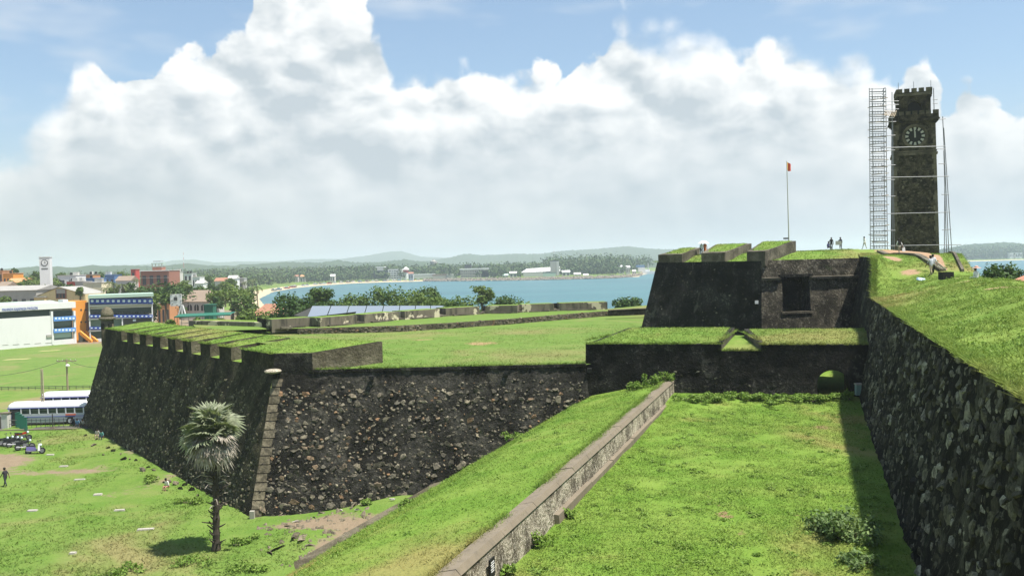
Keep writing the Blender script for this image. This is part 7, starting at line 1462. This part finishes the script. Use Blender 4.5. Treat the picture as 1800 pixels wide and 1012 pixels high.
# earth mound roots and stones
for k in range(16):
    x, y = 470 + 180 * (k + .5) / 16, rs.uniform(893, 985); q = PZ(x, y, G + .3); w = rs.uniform(.4, 1.1); o = empty('mound_stone', (q.x, q.y, gz(q.x, q.y)), '%s brown stone counted from the left in the earth mound' % ORD[k], 'rock', 'stones in the earth mound', rs.uniform(0, 6)); link('rock', rs.choice(SR), o, (0, 0, 0), (rs.uniform(-.4, .4), 0, 0), (w * 1.6, w, w * .45))
VV = []; FF = []; base = 0; RB = stone_meshes(6, M['quoin'], 81, .9)
for k in range(1000):
    x, y = rs.uniform(455, 720), rs.uniform(880, 1000); q = PZ(x, y, G + .3); xs_ = q.x
    if xs_ > strip_x(q.y) - 1.0: continue
    if float(ground_dirt(np.array(q.x), np.array(q.y))) < .3 and rs.random() < .85: continue
    w = .06 + .5 * rs.random() ** 2.2; V, F = mesh_np(rs.choice(RB)); an = rs.random() * 6.28; V = V * w; V = np.column_stack([V[:, 0] * math.cos(an) - V[:, 2] * math.sin(an), V[:, 0] * math.sin(an) + V[:, 2] * math.cos(an), -V[:, 1] * 1.6]); VV.append(V + np.array([q.x, q.y, gz(q.x, q.y)])); FF.append(F + base); base += len(V)
tag(link('rubble', np_mesh('rubble', np.concatenate(VV), np.concatenate(FF), M['quoin'])), 'scattered small rubble over the earth mound by the bastion', 'rubble', kind='stuff')
# black box, blue bag on the rampart
q = P(1663, 490, 70); bx2 = empty('black_box', (q.x, q.y, hz_(q.x, q.y) - .03), 'black open box standing on the rampart grass below the tower', 'box', rz=R(8)); w = 21 / FPX * 70
for (c, d) in (((0, -.28, .3), (w, .05, .6)), ((0, .28, .3), (w, .05, .6)), ((-w / 2 + .025, 0, .3), (.05, .5, .6)), ((w / 2 - .025, 0, .3), (.05, .5, .6)), ((0, 0, .03), (w - .1, .5, .05))): MB().box(c, d).build('side_panel', M['black'], bx2)
q = P(1619, 485, 74); o = empty('blue_bag', (q.x, q.y, hz_(q.x, q.y)), 'crumpled pale blue bag on the grass left of the pole carrier', 'bag'); link('bag', stone_meshes(1, plain('pale_blue_sheet', (.45, .58, .75), .5), 71)[0], o, (0, 0, .1), None, (.8, .9, .35))
# flagpole
q = P(1387, 422, 113); o = empty('flagpole', (q.x, q.y, up_z(q.x, q.y) - .1), 'tall thin flagpole with small red flag behind the right merlon', 'flagpole'); t_ = P(1383, 283, 113) - o.location; MB().tube((0, 0, 0), t_, .09, .05, 8).build('pole', M['palewall'], o); MB().box((-.4, 0, P(1385, 419, 113).z - o.location.z), (.6, .2, .2)).build('lamp_box', M['darkmetal'], o)
fl = MB(); n = 6; vs = [(t_.x + .05 + .09 * k, .06 * math.sin(k * 1.3), t_.z - .15 - .05 * k - (1.0 + .08 * math.sin(k)) * j) for j in range(2) for k in range(n)]; fl.add(vs, [(k, k + 1, n + k + 1, n + k) for k in range(n - 1)]); fo = fl.build('flag', plain('red_flag', (.62, .10, .06), .8), o); MB().add([vs[0], vs[1], vs[n + 1], vs[n]], [(0, 1, 2, 3)]).build('flag_band', plain('yellow_flag_band', (.7, .42, .06), .8), fo, loc=(0, -.02, 0))
# right edge: tiled roof, tree, railing, green frame
rf0 = empty('tiled_roof', P(1800, 500, 58), 'corner of a red clay tiled roof at the right edge', 'roof'); p0, p1, p2_ = P(1752, 507, 60), P(1840, 470, 66), P(1840, 512, 58); d1 = (p1 - p0); d2 = (p2_ - p0)
for k in range(12):
    a = p0 + d2 * (k / 12) ; b_ = p0 + d2 * ((k + 1) / 12); e1, e2 = a + d1 * (1 - k / 14), b_ + d1 * (1 - (k + 1) / 14); n_ = d2.cross(d1).normalized(); n_ = n_ if n_.z > 0 else -n_
    MB().add([v - rf0.location for v in (a, b_ + n_ * .0, e2, e1, a + n_ * .12, b_ + n_ * .04, e2 + n_ * .04, e1 + n_ * .12)], [(4, 5, 6, 7), (0, 4, 7, 3), (0, 1, 5, 4)]).build('tile_course', M['redroof'], rf0)
pr_ = [p0, p1, p2_]; MB().add([v - rf0.location for v in pr_] + [v - rf0.location - Vector((0, 0, 9)) for v in pr_], [(0, 2, 5, 3), (0, 3, 4, 1)]).build('wall', M['palewall'], rf0)
tree(1772, 461, 44, 100, 'dark glossy tree behind the rampart at the right edge', 'leafd', zb=6, n=3600, leaf=.42, seed=77, aspect=.9, clumps=34, trunk_r=.35)
gs = empty('green_scaffold', P(1699, 492, 92), 'green netted scaffold beyond the ramp kerb', 'scaffold')
for x in (1691, 1697, 1704): a = P(x, 510, 92) - gs.location; b_ = P(x, 474, 92) - gs.location; MB().tube(a, b_, .05, n=5).build('post', M['green'], gs)
for y in (476, 483, 489): MB().tube(P(1689, y, 92) - gs.location, P(1705, y, 92) - gs.location, .05, n=5).build('rail', M['green'], gs)
a, b_ = P(1697, 483, 92.1) - gs.location, P(1704, 500, 92.1) - gs.location; MB().box(((a.x + b_.x) / 2, .1, (a.z + b_.z) / 2), (b_.x - a.x, .05, a.z - b_.z)).build('netting', M['green'], gs)
rl = empty('edge_railing', P(1745, 500, 66), 'dark railing along the far edge of the rampart path', 'railing')
for k in range(6): a = P(1728 + k * 7, 505 + k * .6, 66) - rl.location; MB().tube((a.x, 0, a.z - .4), (a.x, 0, a.z + .45), .03, n=5).build('post', M['metal'], rl)
MB().tube(P(1724, 491, 66) - rl.location, P(1766, 492.5, 66) - rl.location, .03, n=5).build('rail', M['darkmetal'], rl)
# ================================================================== shrubs and grass
q = PZ(1478, 945, MOAT); shrub((q.x, q.y, q.z - .1), 1.25, 1.25, 'big leafy bush half in shadow on the moat floor', 'shrubg', 2600, .15, 1, clumps=26)
q = PZ(1505, 990, MOAT); shrub((q.x, q.y, q.z - .1), .75, .6, 'smaller leafy bush in front of the big bush', 'shrubg', 900, .13, 2, clumps=14)
k = 0
for x in range(1205, 1480, 19):
    q = PZ(x + rs.uniform(-5, 5), 700 + rs.uniform(-5, 4), 12.2); pos_w = ('beside the drain pipe', 'left of the middle', 'in the middle', 'right of the middle', 'nearest the arch')[min(4, (x - 1205) // 56)]
    shrub((q.x, q.y, 12.12), .9, rs.uniform(.25, .55), '%s leafy shrub from the drain pipe in the row below the curtain wall' % ORD[k], 'shrub', 420, .17, k + 5, group='shrubs below the curtain wall'); k += 1
q = PZ(1493, 698, 12.3); shrub((q.x, q.y, 12.2), .45, .7, 'sunlit leafy plant beside the arched passage', 'shrub', 420, .16, 33)
for i_, (x, y, Y, r, h, lb) in enumerate(((1150, 656, 70.8, .9, 1.0, 'leafy shrub on top of the bank by the curtain wall'), (1176, 652, 71, .7, 1.1, 'shrub at the top end of the diagonal wall'), (1118, 668, 70.6, .7, .7, 'low shrub on the upper bank against the wall'), (905, 768, 67, .8, .7, 'weedy shrub on the middle of the bank beside the bastion wall'), (718, 913, 59, .6, .5, 'dark green weed tuft on the lower bank'))):
    d = ray(x, y); z = float(bank_z(np.array(P(x, y, Y).x), np.array(Y))); p_ = P(x, y, Y); shrub((p_.x, Y, z - .05), r, h, lb, 'shrub', 420, .16, 60 + i_)
for i_, (x, y, r, h, lb) in enumerate(((935, 955, .8, .5, 'leafy weeds at the foot of the diagonal wall in the foreground'), (880, 1005, .5, .35, 'leafy weeds below the black plaque'), (985, 905, .5, .3, 'thin weeds along the diagonal wall plinth'))):
    q = PZ(x, y, MOAT); shrub((q.x + .2, q.y, q.z), r, h, lb, 'shrub', 450, .13, 70 + i_)
for i_, (x, y, r, h, lb) in enumerate(((580, 893, 1.2, .7, 'leafy weeds at the wall foot right of the bastion corner'), (640, 885, 1.3, .6, 'leafy weeds at the foot of the front wall'), (700, 880, 1.2, .6, 'leafy weeds by the top of the edging strip'), (540, 900, .6, .4, 'small dark weed clump at the bastion corner'), (645, 914, .6, .4, 'weed clump on the earth mound'), (430, 960, 1.1, .5, 'weedy clump right of the palm foot'), (350, 990, 1.6, .4, 'patch of weeds left of the palm foot'), (450, 1000, 1.4, .4, 'patch of weeds at the bottom left of the edging'), (215, 1000, 1.3, .35, 'weedy patch near the bottom left corner'), (330, 885, 1.4, .5, 'weeds in the shade edge behind the palm'), (260, 845, 1.2, .5, 'weeds along the shaded wall foot left of the palm'))):
    q = PZ(x, y, G); shrub((q.x, q.y, gz(q.x, q.y)), r, h, lb, 'shrub', 520, .17, 90 + i_)
def blades(name, pts, hmin, hmax, wid, label, rng, per=4, spread=.10, mat='b_moat'):
    pts = np.repeat(np.asarray(pts, float), per, 0); n = len(pts); p_ = pts + np.column_stack([rng.normal(0, spread, n), rng.normal(0, spread, n), np.full(n, -.02)])
    h = hmin + (hmax - hmin) * rng.random(n) ** 2; a = rng.random(n) * 6.283; w = wid * (.6 + .8 * rng.random(n)); l = rng.normal(0, 1.2, (n, 2)) * h[:, None]; d = np.column_stack([np.cos(a), np.sin(a), np.zeros(n)]) * w[:, None]
    V = np.stack([p_ - d, p_ + d, p_ + np.column_stack([l, h])], 1).reshape(-1, 3); return tag(link(name, np_mesh(name, V, np.arange(3 * n).reshape(-1, 3), M[mat])), label, 'grass', kind='stuff')
rng = np.random.default_rng(77)
n = 52000; Yv = 29 + (71.5 - 29) * rng.random(n) ** 1.25; u = rng.random(n); X = wall_x(Yv) + .1 + u * (ramp_bx(Yv) - wall_x(Yv) - .2); den = vnoise(X, Yv, 2.2, 55) + .6 * vnoise(X, Yv, .8, 56) + .5 * rng.random(n); kp = den > -.05; blades('grass', np.column_stack([X, Yv, moat_z(X, Yv)])[kp], .03, .14, .02, 'rough grass covering the moat floor', rng, mat='b_moat')
n = 42000; Yv = 26 + (72 - 26) * rng.random(n); xl = np.maximum(strip_x(Yv) + .4, -26); X = xl + rng.random(n) * (wall_x(Yv) - 1.0 - xl); den = vnoise(X, Yv, 2.0, 65) + .6 * vnoise(X, Yv, .7, 66) + .5 * rng.random(n); kp = den > -.05; blades('grass', np.column_stack([X, Yv, bank_z(X, Yv)])[kp], .03, .14, .02, 'rough grass covering the sloping bank', rng, mat='b_moat')
n = 46000; Yv = 18 + 84 * rng.random(n) ** 1.2; dd = 10.5 * rng.random(n) ** 1.1; X = ramp_tx(Yv) + .55 * nsm(Yv, 71, 80) + dd; den = vnoise(X, Yv, 2.0, 75) + .6 * vnoise(X, Yv, .7, 76) + .5 * rng.random(n) - 1.2 * hill_dirt(X, Yv); kp = den > -.05; blades('grass', np.column_stack([X, Yv, hill_z(X, Yv)])[kp], .04, .18, .022, 'rough grass covering the rampart top', rng, mat='b_hilltop')
n = 40000; Yv = 54 + 60 * rng.random(n) ** 1.4; X = -60 + 60 * rng.random(n); kp = (X < strip_x(Yv) - .8) & (den[:40000] * 0 + vnoise(X, Yv, 4.0, 85) + .5 * vnoise(X, Yv, 1.3, 86) + .4 * rng.random(n) - 1.3 * ground_dirt(X, Yv) > 0) & ((X - N_B.x) * inw.x + (Yv - N_B.y) * inw.y < .3); blades('grass', np.column_stack([X, Yv, ground_z(X, Yv)])[kp], .05, .24, .035, 'rough grass and weeds of the meadow', rng, spread=.16, mat='b_meadow')
# fringe of grass hanging over the rampart's top edge
n = 9000; Yv = 14 + 66 * rng.random(n); X = ramp_tx(Yv) + .5 * nsm(Yv, 71, 80) + rng.normal(.05, .10, n); blades('grass_fringe', np.column_stack([X, Yv, TOPZ + 3.2 * nsm(Yv, 71, 80) - .03 + 0 * X]), .06, .24, .025, 'ragged grass fringe along the top edge of the rampart wall', rng, spread=.06, mat='b_hilltop')
# turf on the wall tops
def on_block(o, n):
    me = o.data; V = np.array([v.co[:] for v in me.vertices]); F = np.array([(p.vertices[0], p.vertices[j], p.vertices[j + 1]) for p in me.polygons for j in range(1, len(p.vertices) - 1)]); a = V[F]; ar_ = np.linalg.norm(np.cross(a[:, 1] - a[:, 0], a[:, 2] - a[:, 0]), axis=1); i_ = rng.choice(len(F), n, p=ar_ / ar_.sum()); u = np.sqrt(rng.random((n, 1))); v = rng.random((n, 1)); q = a[i_]; return q[:, 0] * (1 - u) + q[:, 1] * u * (1 - v) + q[:, 2] * u * v
tp = []
for o in bpy.data.objects:
    if o.name.startswith('turf') and o.parent and o.parent.parent and o.parent.parent.name in ('bastion', 'curtain_wall', 'upper_work'): tp.append(on_block(o, 3600 if o.parent.parent.name == 'curtain_wall' else (1400 if len(o.data.polygons) < 20 else 500)))
blades('grass', np.concatenate(tp), .03, .15, .035, 'tufty grass growing on the tops of the parapets', rng, per=3, spread=.12, mat='b_tops')
n = 26000; Yv = 73 + 45 * rng.random(n) ** 1.8; X = -30 + 46 * rng.random(n); kp = (vnoise(X, Yv, 3.0, 95) + .6 * rng.random(n) > .15) & ((X - N_T.x) * inw.x + (Yv - N_T.y) * inw.y > 6.5) & (X < 6 + (Yv - 73.5) * .7) & ((X > fr.x + .3) | (Yv > 82)); blades('grass', np.column_stack([X, Yv, lawn_z(X, Yv)])[kp], .03, .14, .03, 'short grass of the bastion lawn', rng, per=3, spread=.2, mat='b_lawn')
# ragged grass along the wall edges
fp_ = []
for (a, b_, z, m_) in ((CA, gl, ZC + .02, 700), (gr_, CB, ZC - .03, 700), (gl, gr_, ZS + .05, 160), (Vector((-16.5, 72.9, 0)), Vector((5.9, 72.5, 0)), LAWN + .1, 1000), (CA, bl0, 16.4, 260), (gl, bl1, 16.4, 240), (gr_, br0, 16.4, 200)):
    u = rng.random(m_); u = u[vnoise(u * 40, u * 0, 2.0, int(z * 10)) + .25 * rng.random(m_) > -.05]; k_ = len(u); fp_.append(np.column_stack([a.x + (b_.x - a.x) * u + rng.normal(0, .06, k_), a.y + (b_.y - a.y) * u + .12 + rng.normal(0, .10, k_), np.full(k_, z)]))
for i_, (a, b_) in enumerate(edges): u = rng.random(160); fp_.append(np.column_stack([a.x + (b_.x - a.x) * u, a.y + (b_.y - a.y) * u + .1, np.full(160, ZO)]))
blades('grass_fringe', np.concatenate(fp_), .08, .34, .04, 'ragged grass fringe along the parapet edges', rng, per=3, spread=.08, mat='b_tops')
n = 7000; Yv = 26 + 45 * rng.random(n); X = wall_x(Yv) - .82 + rng.normal(0, .13, n); kp = vnoise(X, Yv, 1.6, 97) + .3 * rng.random(n) > 0; blades('grass_fringe', np.column_stack([X, Yv, np.full(n, CAPZ - .02)])[kp], .05, .2, .022, 'ragged grass fringe along the diagonal wall coping', rng, spread=.06)
n = 5000; Yv = 96.5 + 16 * rng.random(n); X = 18 + 24 * rng.random(n); kp = (X > K_T.x + (L2_T.x - K_T.x) * (Yv - K_T.y) / (L2_T.y - K_T.y) + .6) & (Yv > K_T.y + (R_T.y - K_T.y) * (X - K_T.x) / (R_T.x - K_T.x) + .3) & (X < ramp_tx(Yv)); blades('grass', np.column_stack([X, Yv, uw_z(X, Yv)])[kp], .05, .2, .04, 'grass on the roof of the upper fort block', rng, per=3, spread=.15, mat='b_tops')
# broad-leaved weeds spread through the turf
cs = []; 
for _ in range(300): Yw = 30 + 40 * rng.random() ** 1.2; xw = wall_x(Yw) + .4 + rng.random() * (ramp_bx(Yw) - wall_x(Yw) - .6); cs.append((xw, Yw, float(moat_z(np.array(xw), np.array(Yw))) + .05))
for _ in range(110): Yw = 34 + 36 * rng.random(); xl = max(strip_x(Yw) + .6, -20); xw = xl + rng.random() * (wall_x(Yw) - 1.2 - xl); cs.append((xw, Yw, float(bank_z(np.array(xw), np.array(Yw))) + .05))
for _ in range(150): Yw = 22 + 60 * rng.random(); xw = ramp_tx(Yw) + .6 + 8 * rng.random(); cs.append((xw, Yw, float(hill_z(np.array(xw), np.array(Yw))) + .05))
cs = np.array(cs); sz = .2 + .65 * rng.random((len(cs), 1)) ** 2; V, F = leaf_cloud(cs, 46, np.column_stack([sz, sz, sz * .28]), .10, rng, 1.2, .7, tri=False); tag(link('weeds', np_mesh('weeds', V, F, M['shrub'])), 'low broad-leaved weeds spread through the rough turf', 'weeds', kind='stuff')
# ================================================================== parked vehicles behind the awning
def van(x, y, Y, lb, col, l=4.4, h=1.9):
    q = P(x, y, Y); o = empty('parked_van', (q.x, Y, G), lb, 'van', 'vehicles parked behind the green awning'); z0_ = 0
    MB().hexa([(-l / 2, -.85, .35), (l / 2, -.85, .35), (l / 2, .85, .35), (-l / 2, .85, .35)], [(-l / 2, -.85, 1.0), (l / 2 - .05, -.85, 1.0), (l / 2 - .05, .85, 1.0), (-l / 2, .85, 1.0)]).build('body', M[col], o)
    MB().hexa([(-l / 2 + .05, -.82, 1.0), (l / 2 - .9, -.82, 1.0), (l / 2 - .9, .82, 1.0), (-l / 2 + .05, .82, 1.0)], [(-l / 2 + .15, -.72, h - .1), (l / 2 - 1.6, -.72, h - .1), (l / 2 - 1.6, .72, h - .1), (-l / 2 + .15, .72, h - .1)]).build('glasshouse', M['glass'], o); MB().box((-.7, 0, h - .05), (l - 1.6, 1.5, .12)).build('roof', M[col], o)
    for xx in (-l / 2 + .8, l / 2 - .8):
        for s in (-1, 1): w = MB().tube((xx, s * .7, .33), (xx, s * .88, .33), .33, n=12).build('wheel', M['tyre'], o); MB().tube((xx, s * .86, .33), (xx, s * .9, .33), .18, n=8).build('rim', M['metal'], w)
for i_, (x, y, Y, c, lb) in enumerate(((282, 556, 232, 'buswhite', 'white van parked at the left of the row behind the bastion'), (297, 557, 228, 'bikeblack', 'dark van parked second in the row behind the bastion'), (312, 556, 226, 'bussilver', 'silver van parked under the hoarding legs'), (330, 556, 228, 'bikeblue', 'violet-blue van parked right of the hoarding'), (346, 556, 232, 'buswhite', 'white van parked before the arched windows'), (392, 554, 240, 'bikeblack', 'dark van parked right of the green cabin'), (415, 552, 245, 'buswhite', 'white van parked at the right of the row under the rain tree'))): van(x, y, Y, lb, c)
for i_, (x, y, w, Y, lb) in enumerate(((300, 561, 10, 170, 'low roadside bush left of the awning'), (345, 558, 9, 165, 'low roadside bush below the green cabin'), (385, 558, 11, 168, 'low roadside bush below the awning'), (425, 553, 14, 175, 'spreading roadside bush left of the light green bushy tree'), (266, 566, 8, 165, 'small roadside bush beside the banner pavilion'))): tree(x, y, w, Y, lb, 'leafl', 'roadside_bush', n=500, leaf=.5, seed=300 + i_, trunk_r=.12, cat='bush', aspect=.8)
# ================================================================== air
hz_m = bpy.data.materials.new('haze_air'); hz_m.use_nodes = True; t = hz_m.node_tree; t.nodes.clear(); pvn = nd(t, 'VolumePrincipled', {'Color': (.80, .88, .95, 1), 'Density': .00017, 'Anisotropy': .2}); t.links.new(pvn.outputs[0], nd(t, 'OutputMaterial').inputs['Volume'])
hb2 = MB().box((0, 4350, 69), (19000, 10000, 146)).build('haze', hz_m); tag(hb2, 'thin pale sea haze filling the air over the bay', 'haze', kind='stuff');
